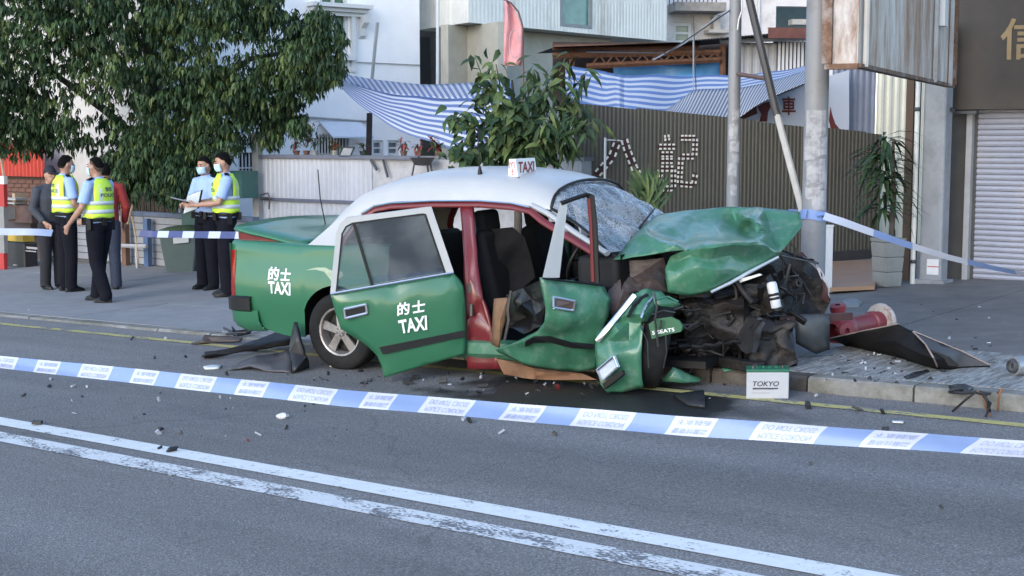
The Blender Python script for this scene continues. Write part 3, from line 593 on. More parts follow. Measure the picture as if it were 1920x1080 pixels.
# low white wall with grooved courses
LW = Fac(QD*13.25, ED); lw = thing('low_wall', 'low white boarded wall under the tree behind the policemen', 'wall', LW.pt(330, 480))
a = LW.uv(95, 460)[0]; b_ = LW.uv(482, 460)[0]; n = 7; v0 = LW.uv(330, 500)[1]; v1 = LW.uv(330, 408)[1]
for k in range(n):
    for i in range(4):
        mb = MB(); LW.bar(mb, a+(b_-a)*i/4+.004, v0+(v1-v0)*k/n, a+(b_-a)*(i+1)/4-.004, v0+(v1-v0)*(k+1)/n-.012, 0, .03+random.uniform(0, .006)); mb.build('board', mat('board_pale_blue', (.27, .285, .32), .7, var=.1, sc=4, dirt=(.3, .3, .33), dirt_amt=.35), lw)
mb = MB(); LW.bar(mb, a, v0-.4, b_, v1, -.08, .08); mb.build('backing', mat('backing_grey', (.15, .15, .17), .9), lw)
mb = MB(); LW.bar(mb, a, v1+.001, b_, v1+.07, -.05, .12); mb.build('coping', mat('coping_blue', (.10, .13, .2), .7), lw)
mb = MB(); LW.bar(mb, a, v0-.25, b_, v0-.001, .001, .10); mb.build('plinth', mat('plinth_dark', (.09, .09, .09), .9), lw)
for x, m_, y0, y1, nm, lb in ((281, mat('post_blue', (.07, .12, .24), .6), 410, 508, 'wall_post', 'blue post standing against the low white wall'), (239, mat('post_brown', (.14, .075, .05), .7), 376, 512, 'wall_post', 'brown timber post with a broom leaning on it')):
    mb = MB(); LW.barpx(mb, x-4, y0, x+4, y1, .12, .08); tag(mb.build(nm, m_), lb, 'post')
mb = MB(); mb.tube([LW.pt(239, 420, .3), LW.pt(262, 336, .25)], .018, 6); mb.tube([LW.pt(247, 405, .35), LW.pt(254, 440, .35), LW.pt(262, 512, .4)], .014, 5); tag(mb.build('broom_handle', mat('bamboo', (.36, .29, .2), .6)), 'leaning pale bamboo handle beside the brown post', 'broom')
mb = MB(); mb.tube([LW.pt(215, 460, .35), LW.pt(275, 462, .35)], .03, 5); mb.tube([LW.pt(255, 462, .35), LW.pt(258, 512, .45)], .02, 5); tag(mb.build('trestle', mat('pale_timber', (.35, .35, .37), .7)), 'pale trestle bar against the low white wall', 'trestle')
# bamboo screen under the tree
BF = Fac(QD*13.6, ED); bf = thing('stick_screen', 'dark screen of upright sticks under the tree', 'fence', BF.pt(280, 400)); a, b_ = BF.uv(175, 380)[0], BF.uv(445, 380)[0]
for k in range(72):
    u = a+(b_-a)*k/71; mb = MB(); mb.tube([BF.P(u+random.uniform(-.02, .02), v1-.05, random.uniform(0, .03)), BF.P(u, v1+.75+random.uniform(-.2, .2), random.uniform(0, .04))], .020, 5); mb.build('stick', mat('stick_brown', (.08, .065, .05), .8, var=.3), bf)
mb = MB(); BF.bar(mb, a, v1+.40, b_, v1+.44, .02, .05); mb.build('rail', mat('stick_brown', (.08, .065, .05)), bf)
# red corrugated lean-to and brick wall at the far left
RF = Fac(QD*13.35, ED); rf = thing('red_leanto', 'red corrugated lean-to over a brown brick wall at the left edge', 'shed', RF.pt(50, 350))
a, b_ = RF.uv(-120, 300)[0], RF.uv(95, 300)[0]; v0 = RF.uv(40, 330)[1]; v1_ = RF.uv(40, 262)[1]
for k in range(3): mb = MB(); RF.corr(mb, a+(b_-a)*k/3, a+(b_-a)*(k+1)/3, v0, v1_, .11, .03, .12); mb.build('sheet', mat('red_sheet', (.42, .035, .02), .5, var=.1), rf)
mb = MB(); RF.bar(mb, a, -.6, b_+2.2, 7, -.35, .05); mb.build('back_wall', mat('beige_wall', (.50, .48, .46), .85, var=.1), rf)
bw = MB(); v = -.3
mbrick = mat('brick_brown', (.12, .06, .045), .9, var=.35, sc=5)
RF.bar(bw, a, -.6, b_+.25, v0-.01, -.1, .08); bw.build('wall', mat('mortar_dark', (.07, .055, .05), .9), rf)
bm0 = MB(); bm0.box((0, 0, 0), (.215, .06, .062)); bme = bm0.mesh('brick', mbrick); r = 0; v = v0-.09; u_s = RF.uv(-12, 360)[0]
while v > v0-.95:
    u = u_s+(.115 if r % 2 else 0)
    while u < b_+.2:
        o = link('brick', bme, rf); o.matrix_local = wm(rf).inverted() @ Matrix.Translation(RF.P(u, v, -.02+random.uniform(0, .008))) @ Matrix.Rotation(math.atan2(ED.y, ED.x), 4, 'Z'); u += .228
    v -= .074; r += 1
# ================================================================== RIGHT SIDE: poles, sign, shop
m_pole = mat('pole_galvanised', (.22, .225, .24), .55, metal=.1, var=.1, sc=3, stretch=(1, 1, .3), dirt=(.16, .15, .145), dirt_amt=.3, dsc=3)
m_paper = mat('paper_scrap', (.36, .36, .38), .85, var=.1, dirt=(.19, .19, .21), dirt_amt=.6, dsc=16)
def wrap(P, rad, ang, w, z0, z1, lift=.004, n=5):
    """scrap pasted round a pole: P base point, faces angle ang"""
    mb = MB(); rows = []
    for z in (z0, z1):
        rows.append([P+V((math.cos(ang+w*(k/(n-1)-.5)), math.sin(ang+w*(k/(n-1)-.5)), 0))*(rad+lift+random.uniform(0, .003))+UP*(z+random.uniform(-.012, .012)) for k in range(n)])
    mb.grid(rows); return mb
def pole(px, py_any, Y, r0, r1, label, scraps, band=None):
    x = (px-960)/FPX*Y; base = V((x, Y, GX*x+.1))
    P = thing('utility_pole', label, 'pole', base)
    mb = MB(); mb.tube([base, base+UP*3, base+UP*7], [r0, (r0+r1)/2, r1], 16); mb.build('shaft', m_pole, P, smooth=40)
    mb = MB(); mb.lathe([(r0+.05, 0), (r0+.05, .03), (r0+.01, .05), (r0, .12)], base, n=16); mb.build('base_collar', m_pole, P, smooth=30)
    return P, base
def zat(py, Y): return HC+(math.tan(math.atan((540-py)/FPX)-PITCH))*Y
P1, b1 = pole(1526, 0, 11.6, .104, .088, 'thick grey utility pole pasted with torn notices behind the crushed bonnet', 0)
random.seed(3)
for y0, y1, w, a in ((208, 255, 1.7, -.1), (256, 292, 1.4, .25), (262, 300, 1.0, -.6), (300, 345, 1.6, .0), (318, 352, .9, .6), (350, 372, 1.2, -.3), (356, 392, 1.3, .35)):
    z0, z1 = zat(y1, 11.6)-b1.z, zat(y0, 11.6)-b1.z
    wrap(b1, .098, -math.pi/2-.1+a, w, z0, z1, .003+.002*random.random()).build('notice', m_paper, P1)
P2, b2 = pole(1373, 0, 13.6, .062, .055, 'thin grey lamp pole with pasted notices rising behind the crushed bonnet', 0)
for y0, y1, w, a in ((206, 225, 1.2, .2), (233, 262, 1.5, -.2), (265, 285, 1.6, .1), (288, 305, 1.3, .3), (306, 330, 1.4, -.3), (345, 365, 1.0, 0)):
    z0, z1 = zat(y1, 13.6)-b2.z, zat(y0, 13.6)-b2.z
    wrap(b2, .06, -math.pi/2+a, w, z0, z1, .003).build('notice', m_paper, P2)
mb = MB(); p = b2+UP*0; mb.tube([Yp(1390, -20, 13.5), Yp(1391, 20, 13.5), Yp(1385, 38, 13.5), Yp(1383, 56, 13.5)], .008, 5); mb.build('cable', m_frame, P2)
# leaning stay pole and its cross arm
mb = MB(); mb.tube([Yp(1396, -40, 12.6), Yp(1455, 208, 12.2), Yp(1459, 222, 12.2)], .036, 8); st = thing('stay_pole', 'dark leaning stay pole crossing between the two upright poles', 'pole', Yp(1503, 390, 11.75)); mb.build('upper_half', mat('bitumen_black', (.045, .043, .045), .6), st, smooth=40)
mb = MB(); mb.tube([Yp(1457, 214, 12.2), Yp(1503, 392, 11.75), Yp(1525, 480, 11.6)], .030, 8); mb.build('lower_half', mat('stay_pale', (.40, .38, .36), .6), st, smooth=40)
mb = MB(); mb.tube([Yp(1384, 139, 13.4), Yp(1434, 147, 12.3)], .022, 6); mb.build('cross_arm', mat('arm_brown', (.12, .07, .06), .7), st)
# rusty hoarding
SG = Fac(((1600-960)/FPX*10.0, 10.0), (.44, .90)); SE = Fac(((1600-960)/FPX*10.0, 10.0), (-.9, .44))
m_sign = mat('rusty_white_sheet', (.64, .62, .58), .65, var=.05, sc=3, stretch=(1, 1, .12), dirt=(.27, .15, .085), dirt_amt=.92, dsc=4, dst=(1.2, 1.2, .26))
m_signr = mat('rusty_white_sheet_end', (.48, .46, .45), .6, metal=.1, var=.2, sc=4, dirt=(.17, .08, .04), dirt_amt=.75, dsc=5, dst=(1.2, 1.2, .35))
sg = thing('hoarding', 'big rusty white metal hoarding hanging between the thick pole and the shop', 'hoarding', SG.pt(1690, 140))
v0 = SG.uv(1600, 117)[1]; vT = 4.6; uE = SG.uv(1785, 157)[0]; wE = SE.uv(1553, 110)[0]
for a, b_ in ((0.0, .40), (.40, .72), (.72, .92), (.92, 1)):
    mb = MB(); SG.bar(mb, uE*a+.004, v0, uE*b_-.004, vT, -.02, .02+.004*random.random()); mb.build('sheet', m_sign, sg)
mb = MB(); SE.bar(mb, .005, v0, wE, vT, -.02, .02); mb.build('end_sheet', m_signr, sg)
mb = MB(); mb.obox(SG.P(.02, v0+.03, -.03), SG.d*(uE-.06), UP*(vT-v0-.1), SE.d*(wE-.06)); mb.build('core', m_steel, sg)
mb = MB(); SG.bar(mb, -.01, v0-.03, uE, v0, -.04, .07); SE.bar(mb, -.01, v0-.04, wE+.02, v0-.001, -.03, .06); SG.bar(mb, uE-.03, v0, uE+.03, vT, -.03, .07); SE.bar(mb, wE-.03, v0, wE+.04, vT, -.03, .07); mb.build('edge_frame', mat('edge_rust', (.14, .075, .045), .8, var=.5, sc=10, dirt=(.3, .3, .3), dirt_amt=.4), sg)
for f_ in (.03, .72, .925):
    mb = MB(); mb.tube([SG.P(uE*f_, v0-.02, .03), SG.P(uE*f_, vT, .03)], .022, 6); mb.build('rib', m_galv if f_ > .5 else mat('rib_pale', (.45, .43, .4), .5), sg, smooth=40)
mb = MB(); SG.barpx(mb, 1762, -30, 1768, 50, .02, .05); mb.build('lamp_bracket', m_frame, sg)
# shop: dark facade, roller shutter, pillar
SF = Fac(QD*14.45, ED); shop = thing('shop_front', 'dark brown shop front with white roller shutter at the right edge', 'shop', SF.pt(1860, 545))
m_brown = mat('shop_dark_brown', (.042, .034, .028), .6, var=.2, sc=3)
a = SF.uv(1784, 100)[0]; b_ = SF.uv(2150, 100)[0]
gzS = gz(SF.P(a, 0))+.06
hv = SF.uv(1850, 205)[1]
mb = MB(); SF.bar(mb, a-.02, hv, b_, 6, -.25, .30); mb.build('header_board', m_brown, shop)
mb = MB(); SF.bar(mb, SF.uv(1757, 400)[0], gzS-.1, SF.uv(1820, 400)[0], hv-.005, -.3, .18); mb.build('side_panel', mat('shop_side_grey_brown', (.055, .052, .05), .7, var=.15), shop)
mb = MB(); mb.obox(SF.P(SF.uv(1757, 400)[0]+.02, gzS-.1, -.31), SF.d*.12, UP*5, -SF.n*3.5); mb.obox(SF.P(a, gzS-.1, -.9), SF.d*(b_-a), UP*5, -SF.n*.1); mb.build('side_wall', m_brown, shop)
sa = SF.uv(1822, 400, -.12)[0]; sb_ = SF.uv(2080, 400, -.12)[0]; z0 = gzS+.0; pitch = .058
sm = mat('shutter_white', (.31, .315, .37), .4, metal=.1, var=.05, sc=3, dirt=(.38, .37, .37), dirt_amt=.3)
n = int((hv-z0)/pitch)+1
prof = [(-.0, 0), (.012, .1), (.020, .45), (.012, .85), (0, .98)]
for k in range(n):
    mb = MB(); zz = z0+k*pitch; mb.grid([[SF.P(u, zz+pitch*t, -.14+d) for u in (sa, (sa+sb_)/2, sb_)] for d, t in prof]); mb.build('shutter_slat', sm, shop)
mb = MB(); SF.bar(mb, sa-.06, gzS-.06, sa, hv-.01, -.15, .10); SF.bar(mb, sa, gzS-.06, sb_, z0-.001, -.14, .03); mb.build('shutter_guide', mat('guide_grey', (.3, .3, .31), .5), shop)
mb = MB(); o = SF.pt(1875, 112, .06); put_text(mb, '信', o, SF.pt(1960, 112, .06)-o, SF.pt(1877, 34, .06)-o, 0, .012); mb.build('lettering', mat('gold_letter', (.24, .17, .09), .4, metal=.3), shop)
mb = MB(); mb.tube([SF.pt(1772, 168, .1), SF.pt(1776, 200, .25), SF.pt(1788, 208, .3)], .02, 6); SF.barpx(mb, 1766, 208, 1835, 214, .06, .06); mb.build('bracket', m_steel, shop)
# pillar, brown post, pipe
def column(px0, px1, q, label, m_, name='pillar', round_=False, ztop=5.):
    F = Fac(QD*q, ED); a = F.uv(px0, 500)[0]; b_ = F.uv(px1, 500)[0]; c = F.P((a+b_)/2, 0); z = gz(c)+.09
    T = thing(name, label, 'pillar' if not round_ else 'pipe', c+UP*z); mb = MB()
    if round_: mb.tube([c+UP*z, c+UP*ztop], (b_-a)/2, 12)
    else: mb.obox(F.P(a, z, -.2), F.d*(b_-a), UP*(ztop-z), F.n*.2)
    return T, mb, F, a, b_, z
T, mb, F, a, b_, z = column(1722, 1764, 14.05, 'grey round-cornered concrete pillar with a white notice beside the shutter', mat('pillar_grey', (.25, .26, .28), .7, var=.12, sc=3, dirt=(.16, .16, .16), dirt_amt=.45), ztop=2.95)
MATS_P = MATS['pillar_grey']; o = mb.build('shaft', MATS_P, T); bv = o.modifiers.new('round', 'BEVEL'); bv.width = .03; bv.segments = 3
mb = MB(); F.barpx(mb, 1738, 486, 1760, 515, .002, .006); mb.build('notice', mat('paper_white', (.62, .62, .64), .8), T)
mb = MB(); F.barpx(mb, 1739, 499, 1760, 501, .009, .001); mb.build('notice_line', mat('print_red', (.45, .12, .1), .7), T)
mb = MB(); F.bar(mb, a-.05, z-.1, b_+.05, z+.05, -.22, .26); mb.build('base', MATS_P, T)
T, mb, F, a, b_, z = column(1690, 1704, 14.3, 'brown wooden post left of the white drain pipe', None, 'post'); T['category'] = 'post'; mb.build('shaft', mat('post_wood', (.10, .065, .045), .8, var=.25, sc=4, stretch=(1, 1, .2)), T)
T, mb, F, a, b_, z = column(1707, 1716, 14.0, 'white drain pipe between the brown post and grey pillar', None, 'drain_pipe', True, 3.0); mb.build('pipe', mat('pvc_white', (.60, .59, .56), .4), T, smooth=40)
for py in (205, 490):
    mb = MB(); zz = F.uv(1711, py)[1]; c = F.P((a+b_)/2, zz); mb.lathe([((b_-a)/2+.008, -.02), ((b_-a)/2+.012, 0), ((b_-a)/2+.008, .02)], c, n=12); mb.build('clip', m_steel, T)
# tiled step behind the pole
mb = MB(); ps = [G(1556, 547, .11), G(1640, 543, .11), G(1652, 492, .11), G(1556, 496, .11)]; mb.prism(ps, UP*.04); o = tag(mb.build('tiled_step', mat('tan_tile', (.30, .17, .10), .5, var=.12, sc=4)), 'tan tiled step at the foot of the corrugated fence', 'step')
# white plastic post
p = G(1553, 548, .1); T = thing('marker_post', 'white square plastic post standing right of the thick utility pole', 'post', p); mb = MB(); mb.obox(p-V((.035, 0, 0)), (.07, 0, 0), (0, .05, 0), (0, 0, .66)); mb.build('shaft', mat('plastic_white', (.50, .51, .54), .4, var=.04), T)
mb = MB(); mb.obox(p+V((-.042, -.007, .66)), (.084, 0, 0), (0, .064, 0), (0, 0, .02)); mb.build('cap', MATS['plastic_white'], T)
# potted plant
p = G(1675, 541, .1)+V((0, .25, 0)); T = thing('plant_pot', 'square pale concrete planter holding a tall drooping plant', 'planter', p)
mpot = mat('pot_concrete', (.20, .205, .195), .85, var=.15, sc=5, dirt=(.12, .12, .11), dirt_amt=.4)
hh = .46
for k in range(3):
    mb = MB(); r = .140+.010*k; z0 = hh*k/3; mb.lathe([(r, z0+.004), (r+.012, z0+hh/3-.02), (r+.004, z0+hh/3-.002), (.02, z0+hh/3-.002)], p, n=4, ref=(.35, .94, 0)); mb.build('pot_ring', mpot, T, smooth=35)
mb = MB(); mb.lathe([(.166, hh), (.182, hh+.005), (.182, hh+.04), (.158, hh+.04), (.15, hh)], p, n=4, ref=(.35, .94, 0)); mb.build('rim', mpot, T, smooth=30)
mb = MB(); mb.ell(p+UP*(hh+.02), (.115, .115, .03)); mb.build('soil', mat('soil', (.06, .05, .04), .95), T)
# ================================================================== VEGETATION
m_leafs = [mat('leaf_dark', (.026, .052, .022), .6, var=.45, sc=3, spec=.3), mat('leaf_mid', (.044, .080, .028), .6, var=.45, sc=3, spec=.3), mat('leaf_pale', (.085, .12, .038), .6, var=.4, sc=3, spec=.3)]
m_bark = mat('bark', (.075, .06, .048), .9, var=.35, sc=14, bump=.5)
def unit_leaf(name, w, droop, m):
    mb = MB(); leafmb(mb, V((0, 0, 0)), (1, 0, 0), (0, 0, 1), 1, w, 0, droop); return mb.mesh(name, m, None, 60)
def place_leaf(me, par, p, d, nrm, L_):
    d = V(d).normalized(); y = V(nrm).cross(d); y = y.normalized() if y.length > 1e-4 else V((0, 1, 0)); z = d.cross(y)
    o = link('leaf', me, par); M = Matrix((d*L_, y*L_, z*L_)).transposed().to_4x4(); M.translation = p; o.matrix_local = wm(par).inverted() @ M; return o
rnd = random.Random(11)
def rv(): 
    while True:
        v = V((rnd.uniform(-1, 1), rnd.uniform(-1, 1), rnd.uniform(-1, 1)))
        if .05 < v.length < 1: return v.normalized()
# potted plant stems and leaves: long drooping blades
crown = p+UP*1.5
mb = MB(); st = [p+UP*hh+V((.03, 0, 0)), p+UP*.9+V((.05, .02, 0)), crown+V((.02, 0, -.1)), crown+V((.03, 0, .02))]
mb.tube(st, [.03, .028, .022, .012], 7); mb.build('stem', m_bark, T, smooth=50)
lm = [unit_leaf('leaf', .13, .75, m_leafs[0]), unit_leaf('leaf', .13, .55, m_leafs[1])]
pl = thing('drooping_plant', 'tall dark green plant with long drooping blades growing from the concrete planter', 'plant', p+UP*.5)
for k in range(150):
    ang = rnd.uniform(0, 6.28); t = rnd.random(); c = crown+UP*(-.75+t*.80)+V((-.06, 0, 0)); d = V((math.cos(ang), math.sin(ang), rnd.uniform(.0, .9)-.2))
    place_leaf(lm[k % 2], pl, c, d, UP, rnd.uniform(.26, .42))
# ---- leafy shrub tree behind the taxi
Yc = 15.6; c0 = Yp(965, 205, Yc); base = V((c0.x+.02, Yc, gz(c0)+.05))
sh_ = thing('leafy_shrub', 'leafy broad-leaved shrub tree rising behind the taxi roof before the tarpaulin', 'tree', base)
mb = MB(); mb.tube([base, base+V((.02, 0, .8)), Yp(968, 250, Yc), Yp(960, 150, Yc)], [.05, .045, .03, .012], 8); mb.build('trunk', m_bark, sh_, smooth=50)
limbs = []
for (x, y, dy) in ((890, 105, .1), (930, 120, -.3), (1000, 130, .2), (1060, 110, -.2), (1100, 135, .1), (850, 215, -.2), (1090, 200, .3), (1110, 230, -.3), (870, 290, .1), (840, 290, -.2), (1030, 230, -.4), (1070, 275, .1), (930, 230, -.45), (980, 180, -.5), (900, 180, .2), (1000, 280, -.3), (1020, 165, -.1)):
    a = Yp(965+(x-965)*.15, 300, Yc); e = Yp(x, y, Yc+dy); mb = MB(); mid = a.lerp(e, .55)+V((0, 0, .06)); mb.tube([a, mid, e], [.018, .013, .005], 6); mb.build('branch', mat('green_stem', (.08, .10, .045), .7), sh_, smooth=50); limbs.append((a, mid, e, x))
wide = [unit_leaf('leaf', .50, .35, m) for m in m_leafs]; longl = [unit_leaf('leaf', .22, .7, m) for m in m_leafs]
fo = MB(); cnt = 0
for k in range(1050):
    a, mid, e, x = limbs[k % len(limbs)]; t = rnd.uniform(.25, 1.05) if k < 400 else rnd.uniform(.05, 1)
    c = (a.lerp(mid, t*2) if t < .5 else mid.lerp(e, t*2-1))+rv()*rnd.uniform(.02, .17)
    d = rv(); d.z = d.z*.5-.35; d.y -= .25; isl = x > 985 and rnd.random() < .6 or x > 1080; sz = rnd.uniform(.11, .18)*(1.45 if isl else 1); q = rnd.choices((0, 1, 2), (5, 4, 2))[0]
    n_ = (UP+rv()*.5+V((0, -.6, 0))).normalized()
    if k < 296: place_leaf((longl if isl else wide)[q], sh_, c, d, n_, sz)
    else: leafmb(fo, c, d, n_, sz, sz*(.22 if isl else .5), q, .6)
tag(fo.build('foliage', m_leafs, sh_, smooth=60), kind='stuff')
# tuft at the fence foot
tf = Yp(1215, 372, 15.8); g_ = MB()
for k in range(120):
    a = tf+V((rnd.uniform(-.11, .11), rnd.uniform(-.1, .1), rnd.uniform(-.2, .05))); d = V((rnd.uniform(-.6, .6), rnd.uniform(-.5, .3), rnd.uniform(.4, 1.4))); leafmb(g_, a, d, V((0, -1, .3)), rnd.uniform(.2, .38), .035, rnd.choice((0, 1, 1, 2)), .35)
tfo = thing('fern_clump', 'clump of narrow green leaves in front of the fence lettering', 'plant', V((tf.x, tf.y, gz(tf)+.1))); tag(g_.build('foliage', m_leafs, tfo, smooth=60), kind='stuff')
mb = MB(); mb.tube([V((tf.x, tf.y, gz(tf)+.1)), tf], .03, 6); mb.build('stem', m_bark, tfo)
# ---- big tree at the left
YT = 20.4; tb = Yp(305, 430, YT+2.3); tb.z = gz(tb)
tr = thing('broadleaf_tree', 'big dark broad-leaved tree overhanging the policemen', 'tree', tb)
mb = MB(); t1 = Yp(300, 300, YT+1.6); mb.tube([tb, tb.lerp(t1, .5)+V((.03, 0, 0)), t1, Yp(285, 150, YT+.9), Yp(270, -60, YT+.2)], [.17, .14, .13, .11, .07], 10)
mb.build('trunk', m_bark, tr, smooth=60)
for pts in (((300, 300), (200, 210), (90, 130), (10, 90)), ((298, 260), (380, 170), (470, 110), (580, 90)), ((290, 180), (330, 60), (420, -20)), ((300, 310), (360, 250), (450, 190), (540, 165)), ((290, 200), (180, 60), (120, -60))):
    mb = MB(); mb.tube([Yp(x, y, YT+1.4-.45*i) for i, (x, y) in enumerate(pts)], [.08, .06, .04, .02][:len(pts)] if len(pts) == 4 else [.07, .05, .02], 7); mb.build('limb', m_bark, tr, smooth=60)
blobs = [(40, 30, 120), (20, 160, 90), (50, 215, 60), (-60, 120, 110), (150, 60, 110), (120, 225, 62), (200, 120, 70), (215, 230, 85), (250, 40, 120), (330, 110, 115), (300, 210, 105), (285, 300, 72), (320, 335, 50), (250, 290, 55), (370, 40, 110), (400, 170, 95), (380, 255, 70), (345, 300, 50), (455, 60, 90), (470, 140, 80), (455, 215, 62), (530, 90, 70), (520, 160, 55), (585, 110, 58), (610, 75, 42), (560, 60, 45), (480, 10, 55), (425, 5, 70), (510, 215, 34), (590, 155, 32), (100, -60, 130), (300, -80, 150), (450, -70, 90), (625, 130, 24), (-40, 225, 50), (240, 345, 30), (330, 360, 26), (270, 345, 36), (345, 345, 30), (30, 258, 42), (-25, 262, 40), (82, 255, 34), (545, 205, 30), (560, 235, 18), (600, 40, 30), (505, 250, 30), (225, 320, 30), (385, 300, 36),]
tw = [unit_leaf('leaf', .30, .5, m) for m in m_leafs]; fo = MB(); cand = []
for (x, y, r) in blobs:
    rm = r/FPX*YT; dy0 = rnd.uniform(-.9, .5)
    for k in range(int(40+r*r*.026)):
        d = rv(); rad = rm*(rnd.random()**.4)
        c = Yp(x, y, YT-.1+dy0+.15*rnd.uniform(-1, 1))+V((d.x*rad, d.y*rad*1.1, d.z*rad))
        nl = rnd.randint(6, 9); shade = rnd.choices((0, 1, 2), (6, 3, 1))[0]
        if noise.noise(c*1.3) > .15: shade = min(2, shade+1) if rnd.random() < .6 else shade
        if noise.noise(c*1.15+V((9, 3, 1))) > .36 and rnd.random() < .93: continue
        for j in range(nl):
            a = 6.283*j/nl+rnd.uniform(-.4, .4); dd = V((math.cos(a)*.8, math.sin(a)*.8-.15, rnd.uniform(-1.0, -.15)))
            L_ = rnd.uniform(.075, .135); nn = (UP*.8+V((math.cos(a), math.sin(a), 0))*.5+rv()*.3).normalized(); cand.append((c.y, c+rv()*.03, dd, nn, L_, shade))
front = sorted(range(len(cand)), key=lambda i: cand[i][0]-cand[i][4]*3)
pick = set(i for i in front[:1600:6])
for i, (yy, c, d, n_, L_, q) in enumerate(cand):
    if i in pick: place_leaf(tw[q], tr, c, d, n_, L_*1.1)
    else: leafmb(fo, c, d, n_, L_, L_*.30, q, .5)
tag(fo.build('crown', m_leafs, tr, smooth=60), kind='stuff')
# ---- pots and small things on the wall tops
red_l = mat('leaf_red', (.22, .03, .03), .5, var=.3)
def pot_plant(x, y, q, label, hgt, n, red=0., lw=.03, col=0):
    F = Fac(QD*q, ED); p = F.pt(x, y, -.1); T = thing('flower_pot', label, 'flower pot', p, 'flower pots along the wall top')
    mb = MB(); mb.lathe([(.035, 0), (.052, .06), (.055, .065), (.045, .065), (.01, .05)], p, n=10); mb.build('pot', (mat('pot_terracotta', (.12, .065, .05), .8), mat('pot_white', (.3, .3, .3), .6), mat('pot_black', (.04, .04, .04), .6))[col], T, smooth=40)
    mb = MB(); L2 = MB()
    for k in range(n):
        d = V((rnd.uniform(-.6, .6), rnd.uniform(-.5, .3), 1)); e = p+UP*.06+d*hgt*.65*rnd.uniform(.4, 1); mb.tube([p+UP*.1, e], .004, 4)
        for j in range(4): leafmb(L2, p+UP*.1+(e-p-UP*.1)*(.4+.2*j), rv()+V((0, -.2, .1)), UP, rnd.uniform(.07, .13), lw, 3 if rnd.random() < red else rnd.choice((0, 1, 2)), .4)
    mb.build('stem', mat('green_stem', (.08, .10, .045), .7), T); L2.build('foliage', m_leafs+[red_l], T, smooth=60)
pot_plant(556, 291, 13.5, 'red leaved pot plant standing left of the leaning picture frame', .25, 7, .5)
pot_plant(575, 291, 13.5, 'tall sparse orchid pot reaching up to the barred window', .62, 9, .15)
pot_plant(590, 291, 13.5, 'green bushy pot plant under the barred window', .5, 9, .2, col=1)
pot_plant(628, 291, 13.5, 'pinkish flowering pot right beside the leaning picture frame', .18, 8, .6, col=1)
pot_plant(681, 292, 13.5, 'low pale pot plant right of the leaning picture frame', .16, 7, .1, col=2)
pot_plant(757, 292, 13.5, 'small red flowering pot below the twin windows', .2, 8, .6)
pot_plant(786, 293, 13.5, 'small pot with red blooms at the house corner', .18, 7, .7)
pot_plant(822, 297, 13.4, 'red tipped bromeliad pot near the leafy shrub', .3, 12, .55, .04)
F = Fac(QD*13.35, ED); T = thing('picture_frame', 'dark picture frame leaning on the wall top under the barred window', 'picture frame', F.pt(650, 293))
mb = MB(); q = [F.pt(636, 293, .02), F.pt(657, 293, .02), F.pt(664, 277, -.10), F.pt(643, 277, -.10)]
for i in range(4): mb.tube([q[i], q[(i+1) % 4]], .014, 4)
mb.build('frame', m_steel, T); mb = MB(); mb.face(q); mb.build('canvas', mat('canvas_grey', (.26, .26, .26), .7, var=.3, sc=12), T)
T = thing('black_basin', 'black basin on thin legs at the end of the wall top', 'basin', F.pt(792, 300)); mb = MB(); mb.lathe([(.02, -.0), (.10, .01), (.16, .10), (.165, .105), (.15, .10), (.09, .03)], F.pt(792, 311, .2), n=14); mb.build('bowl', m_steel, T, smooth=40)
mb = MB()
for dx in (-.1, .1, .06): mb.tube([F.pt(792, 305, .2)+V((dx, 0, 0)), F.pt(792, 345, .2)+V((dx*1.5, 0, 0))], .012, 5)
mb.build('stand', m_steel, T)
# tall poles before the white house, feather flag
mb = MB(); mb.tube([Yp(708, 42, 23), Yp(703, 90, 23), Yp(696, 165, 23), Yp(694, 300, 23)], .03, 6); T = tag(mb.build('flag_pole', mat('grey_pipe', (.3, .3, .3)), smooth=50), 'slim bent grey pole rising from the tarpaulin before the white house', 'pole')
mb = MB(); mb.tube([Yp(693, 212, 22.2), Yp(691, 300, 22.2)], .05, 6); tag(mb.build('timber_post', mat('post_dark', (.05, .04, .04), .8)), 'dark post propping the sagging tarpaulin edge', 'post')
fl = thing('feather_flag', 'faded pink feather flag with a pale ring above the shrub', 'flag', Yp(980, 230, 18.5))
mb = MB(); pp = [(981, 300), (981, 110), (980, 50), (972, 22), (958, 6), (944, -2)]; mb.tube([Yp(x, y, 18.5) for x, y in pp], .014, 6); mb.build('mast', mat('mast_dark', (.12, .06, .06), .5), fl, smooth=50)
L_ = [(947, 0), (945, 40), (944, 80), (944, 122)]; Rr = [(950, 0), (978, 50), (980, 85), (976, 122)]; rows = []
for i in range(13):
    t = i/12; y = t*122; lx = 946-2*t; rx = 949+31*min(1, (t/.45))**.6 if t < .9 else 980-4*(t-.9)*10
    rows.append([Yp(lx+(rx-lx)*u, y+1, 18.5-.10*math.sin(u*5+t*4)*u*(1-u)*3) for u in [k/8 for k in range(9)]])
mb = MB(); mb.grid(rows); solid(mb.build('cloth', mat('flag_pink', (.60, .28, .29), .7, var=.12, sc=4), fl, smooth=60), .004)
mb = MB(); ring = [(956+8+9*math.cos(a), 82+26*math.sin(a)) for a in [R_(60+290*k/20) for k in range(21)]]; mb.tube([Yp(x, y, 18.36) for x, y in ring], [(.022, .006)]*21, 6); mb.build('ring_print', mat('flag_print', (.6, .45, .46), .7), fl)
